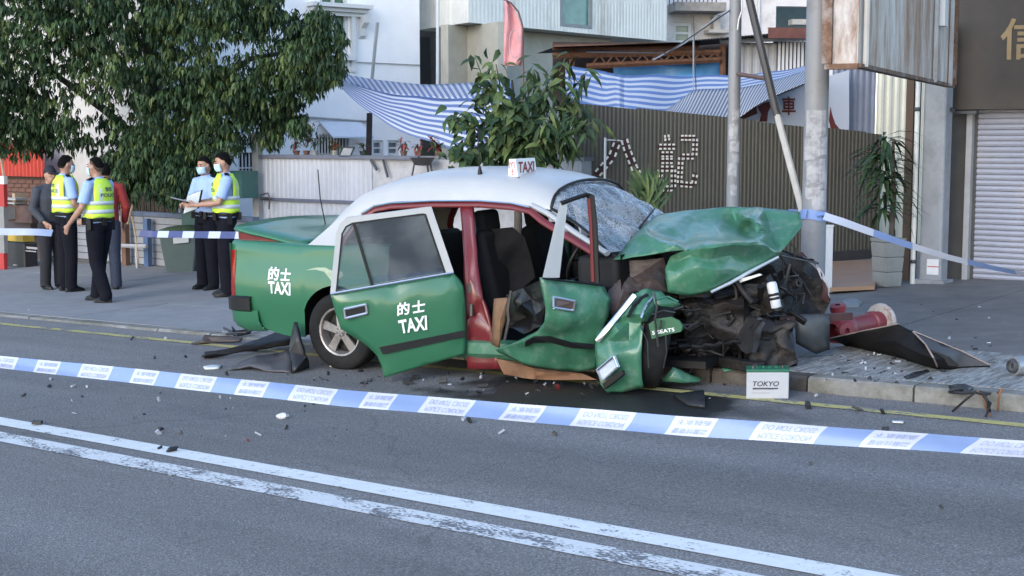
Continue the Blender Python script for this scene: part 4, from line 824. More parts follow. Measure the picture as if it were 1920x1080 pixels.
# ---- far left clutter
LQ = Fac(QD*12.3, ED)
T = thing('black_drum', 'black box bin with yellow label panel beneath the cordon tape', 'bin', LQ.pt(47, 530)); mb = MB(); a, v0, b_, v1 = LQ.barpx(mb, 22, 452, 72, 528, -.25, .25); o = mb.build('body', mat('plastic_black', (.02, .02, .025), .45), T); bv = o.modifiers.new('b', 'BEVEL'); bv.width = .02
mb = MB(); LQ.barpx(mb, 26, 438, 64, 451, -.22, .20); mb.build('lid', mat('label_yellow', (.40, .27, .03), .5), T)
mb = MB(); [LQ.barpx(mb, 25, y, 33, y+2, .001, .004) for y in (496, 502, 508, 514)]; LQ.barpx(mb, 50, 463, 70, 467, .001, .004); LQ.barpx(mb, 48, 470, 68, 472, .001, .004); mb.build('print', mat('print_grey', (.30, .30, .32), .6), T)
mb = MB(); LQ.barpx(mb, 20, 524, 74, 530, .03, .10); LQ.barpx(mb, 40, 519, 50, 532, .135, .03); LQ.barpx(mb, 58, 519, 66, 532, .135, .03); mb.build('base_bar', m_frame, T)
T = thing('barrier_post', 'red and white striped barrier post at the left edge', 'post', LQ.pt(9, 530, .3))
for y0, y1, m_ in ((330, 345, 'w'), (345, 387, 'r'), (387, 430, 'g'), (430, 474, 'g'), (474, 505, 'r'), (505, 530, 'g')):
    mb = MB(); LQ.barpx(mb, 2, y0, 14, y1, .3, .06); mb.build('band', {'w': m_frame, 'r': mat('band_red', (.40, .03, .03), .5), 'g': mat('band_grey', (.22, .22, .22), .7)}[m_], T)
LQ2 = Fac(QD*12.8, ED); T = thing('scrap_heap', 'brown heap of crates and metal shelves before the brick wall', 'heap', LQ2.pt(60, 430)); random.seed(21)
for nm, x0, y0, x1, y1, d, m_ in (('crate', 36, 384, 82, 416, .1, mat('crate_brown', (.09, .055, .05), .8, var=.3)), ('shelf', 14, 370, 52, 374, .2, m_galv), ('shelf', 14, 378, 50, 381, .2, m_galv), ('shelf', 16, 404, 40, 410, .2, mat('pale_timber', (.35, .35, .37))), ('upright', 46, 362, 51, 384, .1, mat('pale_plank', (.34, .25, .18), .7)), ('upright', 33, 388, 36, 410, .25, m_galv), ('box', 14, 412, 80, 440, -.1, mat('box_dark', (.06, .05, .055), .8)), ('box', 52, 396, 90, 430, -.2, mat('box_dark', (.06, .05, .055)))):
    mb = MB(); LQ2.barpx(mb, x0, y0, x1, y1, d-.1, .22); mb.build(nm, m_, T)
mb = MB(); mb.tube([LQ.pt(-2, 270, .1), LQ.pt(12, 362, .15), LQ.pt(12, 520, .2)], .02, 6); tag(mb.build('bamboo_pole', mat('bamboo', (.36, .29, .2))), 'thin bamboo pole upright at the left edge', 'pole')
# green wheeled bin with a tarp heap on top
Gp = G(336, 511, .02); s_ = FPX/Gp.y; T = thing('wheelie_bin', 'grey green plastic bin heaped with green netting behind the cordon tape', 'bin', Gp)
mb = MB(); rows = []
for z, w, dd in ((0, .20, .17), (.50, .27, .23), (.53, .29, .25), (.57, .29, .25)):
    rows.append([Gp+V((sx*w, sy*dd+.2, z)) for sx, sy in ((-1, -1), (1, -1), (1, 1), (-1, 1))])
mb.grid(rows, 0, True); mb.face(rows[-1]); mb.face(rows[0][::-1]); o = mb.build('body', mat('bin_green', (.085, .115, .11), .5, var=.1), T); bv = o.modifiers.new('b', 'BEVEL'); bv.width = .02; bv.segments = 2
mb = MB(); mb.obox(Gp+V((-.06, -.055, .42)), (.22, 0, .02), (0, .004, 0), (0, -.02, .085)); mb.build('sticker', m_frame, T)
for sx in (-.17, .17): mb = MB(); mb.lathe([(.01, -.025), (.06, -.025), (.06, .025), (.01, .025)], Gp+V((sx, .36, .06)), (1, 0, 0), 12); mb.build('wheel', m_steel, T)
mb = MB(); hp = Gp+V((.08, .2, .58)); rows = []
for i in range(9):
    t = i/8; rows.append([hp+V(((t-.5)*.78, .22*math.cos(a)*(1-.5*abs(t-.5)*2), max(0, .10*math.sin(a)*(1-(2*t-1)**2*.7))+.01*noise.noise(V((t*6, a*3, 0))))) for a in [math.pi*k/8 for k in range(9)]])
mb.grid(rows); solid(tag(mb.build('netting_heap', mat('netting_green', (.045, .075, .04), .9, var=.4, sc=20, bump=.6, bsc=30), smooth=50), 'heap of dark green netting lying on the plastic bin', 'netting'), .01)
T = thing('hand_trolley', 'small dark folding trolley beside the grey green bin', 'trolley', G(375, 505, .02)); p = G(375, 505, .02); mb = MB(); mb.tube([p+V((0, 0, .05)), p+V((.02, .05, .62)), p+V((.22, .05, .62)), p+V((.2, 0, .05))], .014, 6); mb.tube([p+V((0, 0, .3)), p+V((.2, .03, .3))], .01, 6); mb.build('frame', m_steel, T)
for dx in (0, .2): mb = MB(); mb.lathe([(.02, -.02), (.06, -.02), (.06, .02), (.02, .02)], p+V((dx, -.02, .06)), (1, 0, 0), 12); mb.build('wheel', m_steel, T)
for x, y, lb, cc in ((470, 340, 'teal plastic box behind the standing policeman at the gate', (.04, .11, .10)), (385, 400, 'teal crate behind the policeman with the clipboard', (.035, .09, .085))):
    mb = MB(); GQ.barpx(mb, x-14, y-20, x+14, y+30, .15, .3); T = tag(mb.build('storage_box', mat('box_teal_%d' % x, cc, .5)), lb, 'box')
F = Fac(QD*14.2, ED); T = thing('painted_board', 'round white board with black brushwork under the tree', 'board', F.pt(420, 290)); mb = MB(); c = F.pt(421, 290); mb.prism([c+F.d*.17*math.cos(a)+UP*.15*math.sin(a) for a in [6.283*k/20 for k in range(20)]], -F.n*.03); mb.build('disc', m_white, T)
mb = MB()
for pts in (((409, 293), (412, 283), (418, 282), (416, 294)), ((420, 296), (422, 284), (428, 287)), ((429, 278), (436, 285))): mb.tube([F.pt(x, y, .01) for x, y in pts], .012, 5)
mb.build('brushwork', m_steel, T)
# ================================================================== THE WRECKED TAXI
pr, pf = G(645, 692), G(1205, 728)
cn = V((-GX, 0, 1)).normalized(); chd = (pf-pr).normalized(); chd = (chd-cn*chd.dot(cn)).normalized(); cl_ = cn.cross(chd)
ORG = pr+cl_*.78; MC = Matrix((chd, cl_, cn)).transposed().to_4x4(); MC.translation = ORG; MCI = MC.inverted()
def CP(x, y, lat):
    o = MCI @ CO; d = MCI.to_3x3() @ ray(x, y); return o+d*((lat-o.y)/d.y)
taxi = thing('wrecked_taxi', 'green taxi with white roof, open doors and a completely crushed front', 'car', M=MC)
def part(mb, name, m, smooth=None, par=None, fixn=False): return mb.build(name, m, par or taxi, smooth, local=True, fixn=fixn)
def paint(name, col, rough=.28, coat=.5, var=.05, **k):
    m = mat(name, col, rough, var=var, sc=3, **k); b = m.node_tree.nodes['Principled BSDF']; b.inputs['Coat Weight'].default_value = coat; b.inputs['Coat Roughness'].default_value = .08; return m
GR = paint('taxi_green', (.028, .130, .066), .30, .35, dirt=(.035, .13, .065), dirt_amt=.25, dsc=5)
GRD = paint('taxi_green_scuffed', (.040, .145, .085), .36, .25, var=.12, dirt=(.12, .205, .155), dirt_amt=.42, dsc=13, bump=.25, bsc=5)
WH = paint('taxi_white', (.39, .40, .41), .35, .10, dirt=(.46, .46, .47), dirt_amt=.15)
RD = paint('taxi_inner_red', (.135, .014, .018), .35, .2, var=.15, dirt=(.06, .012, .012), dirt_amt=.35, dsc=6)
BK = mat('taxi_black_plastic', (.009, .009, .010), .5, var=.2, spec=.3); RB = mat('tyre_rubber', (.013, .013, .0135), .85, spec=.25, var=.25, sc=20, dirt=(.03, .027, .024), dirt_amt=.3)
INT = mat('cabin_black', (.007, .0065, .0075), .85, var=.3, spec=.2); CHR = mat('chrome', (.62, .63, .65), .18, metal=.9, var=.05); RIM = mat('rim_silver', (.30, .28, .27), .4, metal=.5, var=.2, sc=10, dirt=(.12, .10, .09), dirt_amt=.35, dsc=8)
GUNK = mat('engine_grime', (.013, .0115, .0115), .55, var=.7, sc=9, spec=.35, dirt=(.030, .022, .020), dirt_amt=.5, dsc=7, bump=.5, bsc=25)
GREYM = mat('bare_metal', (.10, .096, .096), .4, metal=.6, var=.3, sc=12, dirt=(.06, .05, .045), dirt_amt=.4, dsc=6); RUSTY = mat('torn_rusty', (.17, .085, .045), .8, var=.4, sc=9)
DPRINT = mat('print_white', (.74, .75, .76), .5, var=.03)
ss = lambda t: max(0, min(1, t))**2*(3-2*max(0, min(1, t)))
def ysurf(x, z):
    y = .785+.06*ss((z-.22)/.36) if z < .60 else .845-.045*ss((z-.60)/.36)
    if x < -.75: y *= 1-.075*((-.75-x)/.38)**2.2
    return y
ztop = lambda x: .955+.03*ss((-.3-x)/.8)
def zbot(x):
    if abs(x) < .365: return .30+math.sqrt(max(0, .365**2-x*x))
    return .24+ss((-.5-x)/.5)*.10 if x < 0 else .22
xs = [-1.115, -1.10, -1.06, -1.0, -.9, -.78, -.65, -.52, -.44, -.39]+[-.365+.73*k/18 for k in range(19)]+[.39, .44, .5]
for sgn in (-1, 1):
    rows = []
    for x in xs:
        zb, zt = zbot(x), ztop(x); r = []
        for k in range(11):
            z = zb+(zt-zb)*k/10; y = ysurf(x, z)
            if .47 < z < .50: y -= .004
            r.append((x, sgn*y, z))
        yt = ysurf(x, zt); r += [(x, sgn*(yt-.012), zt+.015), (x, sgn*(yt-.035), zt+.024), (x, sgn*(yt-.10), zt+.026)]; rows.append(r)
    mb = MB(); mb.grid(rows); mb.grid([[(x, sgn*(ysurf(x, zbot(x))-d), zbot(x)+(.012 if d else 0)) for d in (0, .02, .30)] for x in xs[9:29]], 1)
    part(mb, 'rear_quarter_panel', [GR, BK], 40)
# rear fascia, tail lamps, bumper
mb = MB(); mb.grid([[(-1.115-.015*math.cos(y*1.6), y, z) for y in [-.775+1.55*k/12 for k in range(13)]] for z in (.34, .5, .7, .9, .985)]); part(mb, 'rear_panel', GR, 40)
for sgn in (-1, 1):
    mb = MB(); rows = []
    for z in (.53, .60, .75, .88, .93): rows.append([(-1.06, sgn*(ysurf(-1.06, z)+.004), z), (-1.112, sgn*(ysurf(-1.11, z)+.004), z), (-1.14, sgn*.74, z), (-1.143, sgn*.45, z)])
    mb.grid(rows); part(mb, 'tail_lamp', mat('lamp_red', (.25, .012, .012), .15, var=.2), 50)
mb = MB(); rows = []
for x, y in ((-.86, .862), (-.95, .868), (-1.06, .845), (-1.14, .80), (-1.19, .70), (-1.20, .3), (-1.20, 0), (-1.20, -.3), (-1.19, -.70), (-1.14, -.80), (-1.06, -.845), (-.95, -.868), (-.86, -.862)):
    rows.append([(x*.985, y*.97, .56), (x, y, .545), (x, y, .445), (x*.99, y*.98, .435)])
mb.grid(rows); part(mb, 'bumper_strip', BK, 40)
mb = MB(); rows = []
for x, y in ((-.80, .84), (-.95, .85), (-1.06, .83), (-1.13, .78), (-1.17, .66), (-1.175, 0), (-1.17, -.66), (-1.13, -.78), (-1.06, -.83), (-.95, -.85), (-.80, -.84)):
    rows.append([(x, y, .445), (x*.995, y*.995, .36), (x*.97, y*.97, .30), (x*.93, y*.93, .27)])
mb.grid(rows); part(mb, 'bumper_skirt', GR, 40)
# boot lid, sprung open at the back
mb = MB(); rows = []
for k in range(9):
    t = k/8; x = -.36-.74*t; up = .99+.135*t**1.25
    rows.append([(x, y, up+.03*(1-(y/.72)**2)-(.02 if abs(y) > .70 else 0)+.006*math.sin(t*9+y*4)*t) for y in [-.735, -.70, -.55, -.3, 0, .3, .55, .70, .735]])
mb.grid(rows); solid(part(mb, 'boot_lid', GR, 50), .018)
mb = MB(); mb.grid([[(-.40, y, .93) for y in (-.70, .70)], [(-1.09, y, .95) for y in (-.70, .70)]]); mb.grid([[(x, -.71, .93), (x, -.715, .98+.11*((-.36-x)/.74))] for x in (-.40, -.7, -1.07)]); part(mb, 'boot_opening', RD)
# roof
st = [(-.30, .975, .965, .955, .775), (-.15, 1.12, 1.11, 1.07, .735), (-.03, 1.27, 1.235, 1.165, .695), (.16, 1.415, 1.37, 1.262, .645), (.40, 1.50, 1.425, 1.298, .622), (.7, 1.54, 1.44, 1.305, .62), (1.1, 1.535, 1.435, 1.30, .62), (1.45, 1.505, 1.40, 1.28, .615), (1.68, 1.455, 1.355, 1.25, .607), (1.80, 1.41, 1.315, 1.228, .60)]
def sect(s):
    x, zc, zs, zg, yg = s; h = [(yg+.006, zg), (yg, zg+.02), (yg-.015, zg+(zs-zg)*.55), (yg-.05, zs), (yg-.13, zs+(zc-zs)*.45), (yg-.27, zs+(zc-zs)*.78), (yg*.28, zs+(zc-zs)*.96)]
    return [(x, -y, z) for y, z in h]+[(x, 0, zc)]+[(x, y, z) for y, z in h[::-1]]
def spline_st(k, n=5):
    out = []
    for i in range(len(st)-1):
        for j in range(n):
            t = j/n; a, b, c, d = st[max(i-1, 0)], st[i], st[i+1], st[min(i+2, len(st)-1)]
            out.append(tuple(.5*(2*b[q]+(c[q]-a[q])*t+(2*a[q]-5*b[q]+4*c[q]-d[q])*t*t+(3*b[q]-a[q]-3*c[q]+d[q])*t**3) for q in range(5)))
    return out+[st[-1]]
sts = spline_st(st); mb = MB(); rf_rows = [sect(s) for s in sts]; NS = len(rf_rows[0])
i0 = next(i for i, s in enumerate(sts) if s[0] > .20)
mb.grid(rf_rows[i0:]); mb.grid([r[:4] for r in rf_rows[:i0+1]]); mb.grid([r[NS-4:] for r in rf_rows[:i0+1]])
op = [(.02, .955), (.035, 1.03), (.075, 1.11), (.15, 1.20), (.26, 1.262), (.42, 1.283)]
gp = [V(r[0]) for r, s_ in zip(rf_rows, sts) if s_[0] < .43]
yw = lambda z: .80-(z-.95)/.34*.178 if z < 1.29 else .622
def opx(f):
    k = f*(len(op)-1); i = min(int(k), len(op)-2); return op[i][0]+(op[i+1][0]-op[i][0])*(k-i), op[i][1]+(op[i+1][1]-op[i][1])*(k-i)
for sgn in (-1, 1):
    rows = []
    for i, g_ in enumerate(gp):
        x1, z1 = opx(i/(len(gp)-1)); e = V((x1, -(yw(z1)), z1)); rows.append([(lambda q: (q.x, -sgn*q.y, q.z))(g_.lerp(e, t)) for t in (0, .35, .7, 1)])
    mb.grid(rows)
part(mb, 'roof', WH, 50, fixn=True)
mb = MB(); mb.grid([r[3:NS-3] for r in rf_rows[:i0+1]]); part(mb, 'rear_window', mat('rear_glass', (.03, .035, .04), .08), 60)
mb = MB(); mb.grid([[(p[0], p[1]*.97, p[2]-.035) for p in r] for r in rf_rows[i0:]]); part(mb, 'roof_lining', mat('lining_grey', (.02, .02, .021), .9), 60)
# door openings: red inner frames, gutter, pillars
for sgn in (-1, 1):
    pts = [(.035, .93), (.05, 1.03), (.09, 1.10), (.165, 1.185), (.27, 1.243), (.42, 1.264), (.8, 1.275), (1.22, 1.272), (1.5, 1.252), (1.66, 1.222), (1.78, 1.15), (2.02, 1.04), (2.26, .93)]
    P = [(x, sgn*(yw(z)-.015), z) for x, z in pts]
    mb = MB(); mb.tube(P, [(.028, .02)]*len(P), 8); part(mb, 'door_frame', RD, 50)
    mb = MB(); mb.tube([(x, sgn*(yw(z)+.004), z+.028) for x, z in pts[3:10]], .008, 5); part(mb, 'rain_gutter', CHR if sgn < 0 else WH, 50)
    ap = [(1.655, 1.262, .612), (1.80, 1.20, .63), (2.05, 1.065, .69), (2.33, .93, .755)]
    mb = MB(); mb.tube([(x, sgn*y, z) for x, z, y in ap], [(.03, .022)]*4, 8); part(mb, 'windscreen_pillar', WH if sgn < 0 else BK, 50)
latB = lambda y: -.615-max(0, min(1, (y-378)/150))*.20
mb = sheet([(861, 379, 0), (884, 379, 0), (893, 470, 0), (905, 560, 0), (922, 620, 0), (938, 692, 0), (876, 692, 0), (873, 600, 0), (870, 480, 0)], [(880, 520, .02), (890, 560, .03), (895, 600, .01), (905, 650, -.02), (885, 640, 0), (900, 585, -.02)], 2, .012, 9, fn=lambda x, y, d: CP(x, y, latB(y)-d)); solid(part(mb, 'door_pillar', RD, 40), .03)
mb = MB(); mb.tube([CP(884, 570, -.835), CP(884, 592, -.835)], .018, 8); part(mb, 'door_latch', GREYM, 40); mb = MB(); mb.box(CP(881, 540, -.83), (.03, .02, .07)); part(mb, 'door_hinge', GREYM)
mb = MB(); rows = []
for x in (.44, .8, 1.2, 1.6, 2.0, 2.35): j = .012*math.sin(x*9); rows.append([(x, -.78+j, .29), (x, -.83+j, .27), (x, -.835+j, .19), (x, -.80, .15), (x, -.6, .14)])
mb.grid(rows); part(mb, 'sill', GRD, 40)
mb = sheet([(930, 672, 0), (1000, 690, 0), (1090, 700, 0), (1120, 712, 0), (1000, 712, 0), (945, 702, 0)], [(1010, 700, .03)], 2, .02, 14, fn=lambda x, y, d: CP(x, y, -.86-d)); part(mb, 'torn_sill', RUSTY, 30)
# cabin
mb = MB(); mb.box((1.3, 0, .20), (2.4, 1.5, .06)); mb.box((.15, 0, .6), (.06, 1.5, .7)); mb.grid([[(2.42, y, z) for y in (-.74, .74)] for z in (.2, .92)]); part(mb, 'floor_pan', INT)
def bevbox(nm, c, d, m, rot=None, w=.05, par=None):
    mb = MB(); mb.box(c, d, rot, 0); o = part(mb, nm, m, 60, par); bv = o.modifiers.new('b', 'BEVEL'); bv.width = w; bv.segments = 3; return o
SEAT = mat('seat_charcoal', (.008, .008, .0095), .9, var=.25, sc=20, spec=.2)
for y in (-.38, .38):
    bevbox('seat_cushion', (1.52, y, .43), (.5, .5, .16), SEAT); b_ = bevbox('seat_back', (1.22, y, .76), (.13, .48, .62), SEAT, Matrix.Rotation(R_(-14), 3, 'Y')); h_ = bevbox('headrest', (1.12, y, 1.13), (.10, .27, .18), SEAT, Matrix.Rotation(R_(-8), 3, 'Y'), .04)
bevbox('rear_seat', (.45, 0, .42), (.5, 1.35, .18), SEAT); bevbox('rear_seat_back', (.22, 0, .74), (.14, 1.35, .55), SEAT, Matrix.Rotation(R_(-16), 3, 'Y'))
bevbox('dashboard', (2.22, 0, .78), (.34, 1.42, .26), mat('dash_grey', (.012, .012, .014), .7, spec=.3))
mb = MB(); mb.tube([V((1.93, -.36, .86))+V((math.sin(a)*.09, math.cos(a)*.19, math.sin(a)*.17)) for a in [6.2832*k/24 for k in range(25)]], .014, 8); mb.tube([(1.93, -.36, .86), (2.15, -.36, .76)], .025, 8); mb.tube([(1.93, -.54, .86), (1.93, -.18, .86)], .014, 6); part(mb, 'steering_wheel', BK, 60)
mb = sheet([(905, 430, 0), (960, 425, 0), (985, 445, 0), (1000, 520, 0), (960, 560, 0), (925, 620, 0), (905, 560, 0)], [(940, 470, .06), (960, 500, -.05)], 2, .05, 6, fn=lambda x, y, d: CP(x, y, -.42-d)); part(mb, 'deflated_airbag', SEAT, 60)
# far side doors with their windows
for a, b_ in ((.10, 1.20), (1.28, 2.30)):
    mb = MB(); mb.grid([[(x, .80-.02*ss((z-.7)/.3), z) for z in (.22, .5, .75, .93)] for x in (a, (a+b_)/2, b_)]); o = part(mb, 'far_door', [GR], 40); solid(o, .05, -1 if False else 1)
    mb = MB(); mb.box(((a+b_)/2, .735, .62), (b_-a-.1, .02, .5)); part(mb, 'door_card', INT, None, o)
mb = MB(); mb.tube([(1.24, .80, .25), (1.24, .80, .93), (1.24, .63, 1.27)], .05, 6); part(mb, 'door_pillar', BK)
# cracked windscreen
def cracked():
    m = bpy.data.materials.new('cracked_windscreen'); m.use_nodes = True; nt = m.node_tree; N = nt.nodes; L = nt.links; b = N['Principled BSDF']
    tc = N.new('ShaderNodeTexCoord'); vo = N.new('ShaderNodeTexVoronoi'); vo.feature = 'DISTANCE_TO_EDGE'; vo.inputs['Scale'].default_value = 24
    v2 = N.new('ShaderNodeTexVoronoi'); v2.feature = 'DISTANCE_TO_EDGE'; v2.inputs['Scale'].default_value = 55
    nz = N.new('ShaderNodeTexNoise'); nz.inputs['Scale'].default_value = 3.2; nz.inputs['Detail'].default_value = 5
    for n in (vo, v2, nz): L.new(tc.outputs['Object'], n.inputs['Vector'])
    r1 = N.new('ShaderNodeValToRGB'); L.new(vo.outputs['Distance'], r1.inputs[0]); r1.color_ramp.elements[0].color = (1, 1, 1, 1); r1.color_ramp.elements[1].color = (0, 0, 0, 1); r1.color_ramp.elements[1].position = .035
    r2 = N.new('ShaderNodeValToRGB'); L.new(v2.outputs['Distance'], r2.inputs[0]); r2.color_ramp.elements[0].color = (1, 1, 1, 1); r2.color_ramp.elements[1].color = (0, 0, 0, 1); r2.color_ramp.elements[1].position = .12
    r3 = N.new('ShaderNodeValToRGB'); L.new(nz.outputs[0], r3.inputs[0]); r3.color_ramp.elements[0].position = .42; r3.color_ramp.elements[1].position = .62
    mu = N.new('ShaderNodeMath'); mu.operation = 'MULTIPLY'; L.new(r2.outputs[0], mu.inputs[0]); L.new(r3.outputs[0], mu.inputs[1])
    mx = N.new('ShaderNodeMath'); mx.operation = 'MAXIMUM'; L.new(r1.outputs[0], mx.inputs[0]); L.new(mu.outputs[0], mx.inputs[1])
    cm = N.new('ShaderNodeMix'); cm.data_type = 'RGBA'; L.new(mx.outputs[0], cm.inputs['Factor']); sm_ = N.new('ShaderNodeMapping'); sm_.inputs['Scale'].default_value = (1.2, 3.5, 2); L.new(tc.outputs['Object'], sm_.inputs['Vector']); sn = N.new('ShaderNodeTexNoise'); sn.inputs['Scale'].default_value = 2.2; sn.inputs['Detail'].default_value = 5; sn.inputs['Distortion'].default_value = 1.2; L.new(sm_.outputs[0], sn.inputs['Vector']); sr = N.new('ShaderNodeValToRGB'); L.new(sn.outputs[0], sr.inputs[0]); sr.color_ramp.elements[0].position = .40; sr.color_ramp.elements[1].position = .62; sr.color_ramp.elements[0].color = (.10, .13, .16, 1); sr.color_ramp.elements[1].color = (.38, .42, .46, 1); L.new(sr.outputs[0], cm.inputs['A']); cm.inputs['B'].default_value = (.42, .46, .50, 1); L.new(cm.outputs['Result'], b.inputs['Base Color'])
    am = N.new('ShaderNodeMapRange'); L.new(mx.outputs[0], am.inputs[0]); am.inputs[3].default_value = .55; am.inputs[4].default_value = .97; L.new(am.outputs[0], b.inputs['Alpha'])
    b.inputs['Roughness'].default_value = .10; b.inputs['Specular IOR Level'].default_value = .9
    bp = N.new('ShaderNodeBump'); bp.inputs['Strength'].default_value = .35; bp.inputs['Distance'].default_value = .01; L.new(vo.outputs['Distance'], bp.inputs['Height']); L.new(bp.outputs[0], b.inputs['Normal']); return m
top = rf_rows[-1]; NP = 17; rows = []
for i in range(25):
    t = i/24; r = []
    for j in range(NP*2-1):
        u = j/(NP*2-2); k = u*(NS-1); q = min(int(k), NS-2); a = V(top[q]).lerp(V(top[q+1]), k-q); y = -.75+1.5*u
        b_ = V((2.46-.14*abs(y/.75)**2, y, .935)); p = a.lerp(b_, t)+V((.02, 0, .02))*math.sin(t*3.14)
        e = min(1, 5*min(t, 1-t)+.1)*min(1, 6*min(u, 1-u)+.1)
        p += V((.55, 0, .83))*e*(-.05*math.exp(-((u-.35)/.25)**2-((t-.55)/.3)**2)+.045*noise.noise(p*5.0)+.016*noise.noise(p*13)); r.append(p)
    rows.append(r)
mb = MB(); mb.grid(rows); part(mb, 'windscreen', cracked(), 22)
mb = MB(); mb.tube([V(p)+V((.012, 0, .012)) for p in rows[0]], .011, 6); mb.tube([V(r[-1])+V((0, .02, .01)) for r in rows], [(.022, .018)]*len(rows), 6); mb.tube([V(r[0])+V((.01, 0, .01)) for r in rows], .010, 6); part(mb, 'windscreen_seal', BK, 60)
def offs(p): return V(p)+V((.03, -.01, .03))
mb = MB(); mb.tube([offs(CP(1150, 492, -.66)), offs(CP(1180, 452, -.25)), offs(CP(1222, 398, .3))], [.014, .012, .006], 6); mb.tube([offs(CP(1113, 468, -.66)), offs(CP(1150, 490, -.66))], .010, 6); part(mb, 'wiper', BK, 50)
# near rear door, swung open on its hinge
d0, d1, d2 = CP(870, 510, -.88), CP(870, 668, -.88), CP(622, 550, -1.42); DN = (d1-d0).cross(d2-d0).normalized()
if DN.y > 0: DN = -DN
o_c = MCI @ CO
def DP(x, y, off=0.):
    d = MCI.to_3x3() @ ray(x, y); p = d0+DN*off; return o_c+d*((p-o_c).dot(DN)/d.dot(DN))
rd = MB(); 
out = [(619, 550), (734, 530), (849, 510), (862, 524), (869, 536), (873, 570), (874, 620), (873, 664), (800, 684), (720, 708), (715, 685), (707, 667), (690, 650), (673, 638), (651, 625), (639, 616), (630, 590)]
inn = [(640, 566), (700, 556), (780, 541), (850, 529), (660, 585), (740, 572), (820, 556), (860, 548), (760, 600), (850, 590), (730, 640), (860, 620), (780, 665), (850, 655), (735, 690)]
offm = {(640, 566): .03, (700, 556): .034, (780, 541): .034, (850, 529): .02, (660, 585): .03, (740, 572): .04, (820, 556): .04, (860, 548): .02, (760, 600): .036, (850, 590): .03, (730, 640): .026, (860, 620): .02, (780, 665): .014, (850, 655): .012, (735, 690): .008}
mb = sheet([(x, y, 0) for x, y in out], [(x, y, offm[(x, y)]) for x, y in inn], 2, 0, fn=lambda x, y, o: DP(x, y, o)); rdoor = solid(part(mb, 'rear_door', GR, 60), .035)
def band(pts, w0, off, t=.02):
    return None
def framepoly(name, outer, inner, m, off, t, par):
    mb = MB(); n = len(outer)
    A = [DP(*p, off) for p in outer]; B = [DP(*p, off) for p in inner]; C_ = [p-DN*t for p in A]; D_ = [p-DN*t for p in B]
    mb.grid([A, B, D_, C_, A]); return part(mb, name, m, 30, par)
o_ = [(619, 551), (630, 438), (637, 420), (650, 408), (720, 399), (800, 388.6), (809, 388), (851, 511)]; i_ = [(629, 549), (640, 438), (648, 424), (660, 417.5), (722, 409), (792, 400), (799, 401), (837, 513)]
framepoly('window_frame', o_, i_, WH, .012, .05, rdoor)
i2 = [(632, 548), (643, 439), (650.5, 426), (662, 420.5), (722, 412), (790, 403), (796, 404), (833, 513)]
framepoly('window_seal', i_, i2, BK, .010, .04, rdoor)
mb = MB(); mb.tube([DP(620, 551, .03), DP(735, 531, .034), DP(850, 511, .03)], .009, 6); part(mb, 'belt_moulding', CHR, 50, rdoor)
mb = MB(); a = [DP(661, 419, .0), DP(666, 418, .0), DP(702, 537, .0), DP(696, 538, .0)]; mb.prism(a, DN*.012); part(mb, 'window_divider', BK, None, rdoor)
GL = glass('window_glass', (.55, .62, .63), .16)
mb = MB(); mb.prism([DP(x, y, -.006) for x, y in ((664, 420), (722, 412), (790, 403), (796, 404), (833, 513), (698, 536))], -DN*.004); part(mb, 'window_glass', GL, None, rdoor)
mb = MB(); mb.prism([DP(x, y, -.006) for x, y in ((632, 548), (643, 439), (650, 426), (661, 420), (697, 537))], -DN*.004); part(mb, 'quarter_glass', glass('quarter_glass', (.75, .8, .82), .12), None, rdoor)
mb = MB(); tr = [(711, 651), (871, 619), (871, 631), (718, 664)]; mb.prism([DP(x, y, .032-.016*(1 if x > 800 else .4)) for x, y in tr], DN*.012); part(mb, 'trim_strip', BK, None, rdoor)
hd = [(645, 580), (686, 571), (688, 587.5), (648, 597)]; mb = MB(); P = [DP(x, y, .045) for x, y in hd]
for i in range(4): mb.tube([P[i], P[(i+1) % 4]], .011, 6)
h1 = part(mb, 'door_handle', CHR, 50, rdoor)
mb = MB(); mb.prism([DP(x, y, .034) for x, y in hd], DN*.006); part(mb, 'handle_recess', BK, None, rdoor)
mb = MB()
def bil(a, b, c, d, fn): return lambda u, v: fn((a[0]*(1-u)+b[0]*u)*(1-v)+(d[0]*(1-u)+c[0]*u)*v, (a[1]*(1-u)+b[1]*u)*(1-v)+(d[1]*(1-u)+c[1]*u)*v)
fD = lambda x, y: DP(x, y, .046)
put_text(mb, '的', 0, 0, 0, 0, .03, fn=bil((745, 593), (768, 589), (768, 565), (745, 568), fD)); put_text(mb, '士', 0, 0, 0, 0, .03, fn=bil((773, 588), (797, 584), (797, 561), (773, 565), fD))
put_text(mb, 'TAXI', 0, 0, 0, 0, .03, fn=bil((751, 626), (801, 618), (800, 591), (746, 601), fD)); part(mb, 'lettering', DPRINT, None, rdoor)
mb = MB(); fQ = lambda x, y: (lambda p: V((p.x, -ysurf(p.x, p.z)-.004, p.z)))(CP(x, y, -.84))
put_text(mb, '的', 0, 0, 0, 0, .03, fn=bil((502, 525), (522, 526), (522, 501), (502, 500), fQ)); put_text(mb, '士', 0, 0, 0, 0, .03, fn=bil((525, 526), (544, 527), (544, 504), (525, 503), fQ))
put_text(mb, 'TAXI', 0, 0, 0, 0, .03, fn=bil((505, 549), (546, 554), (545, 530), (503, 527), fQ)); part(mb, 'lettering', DPRINT)
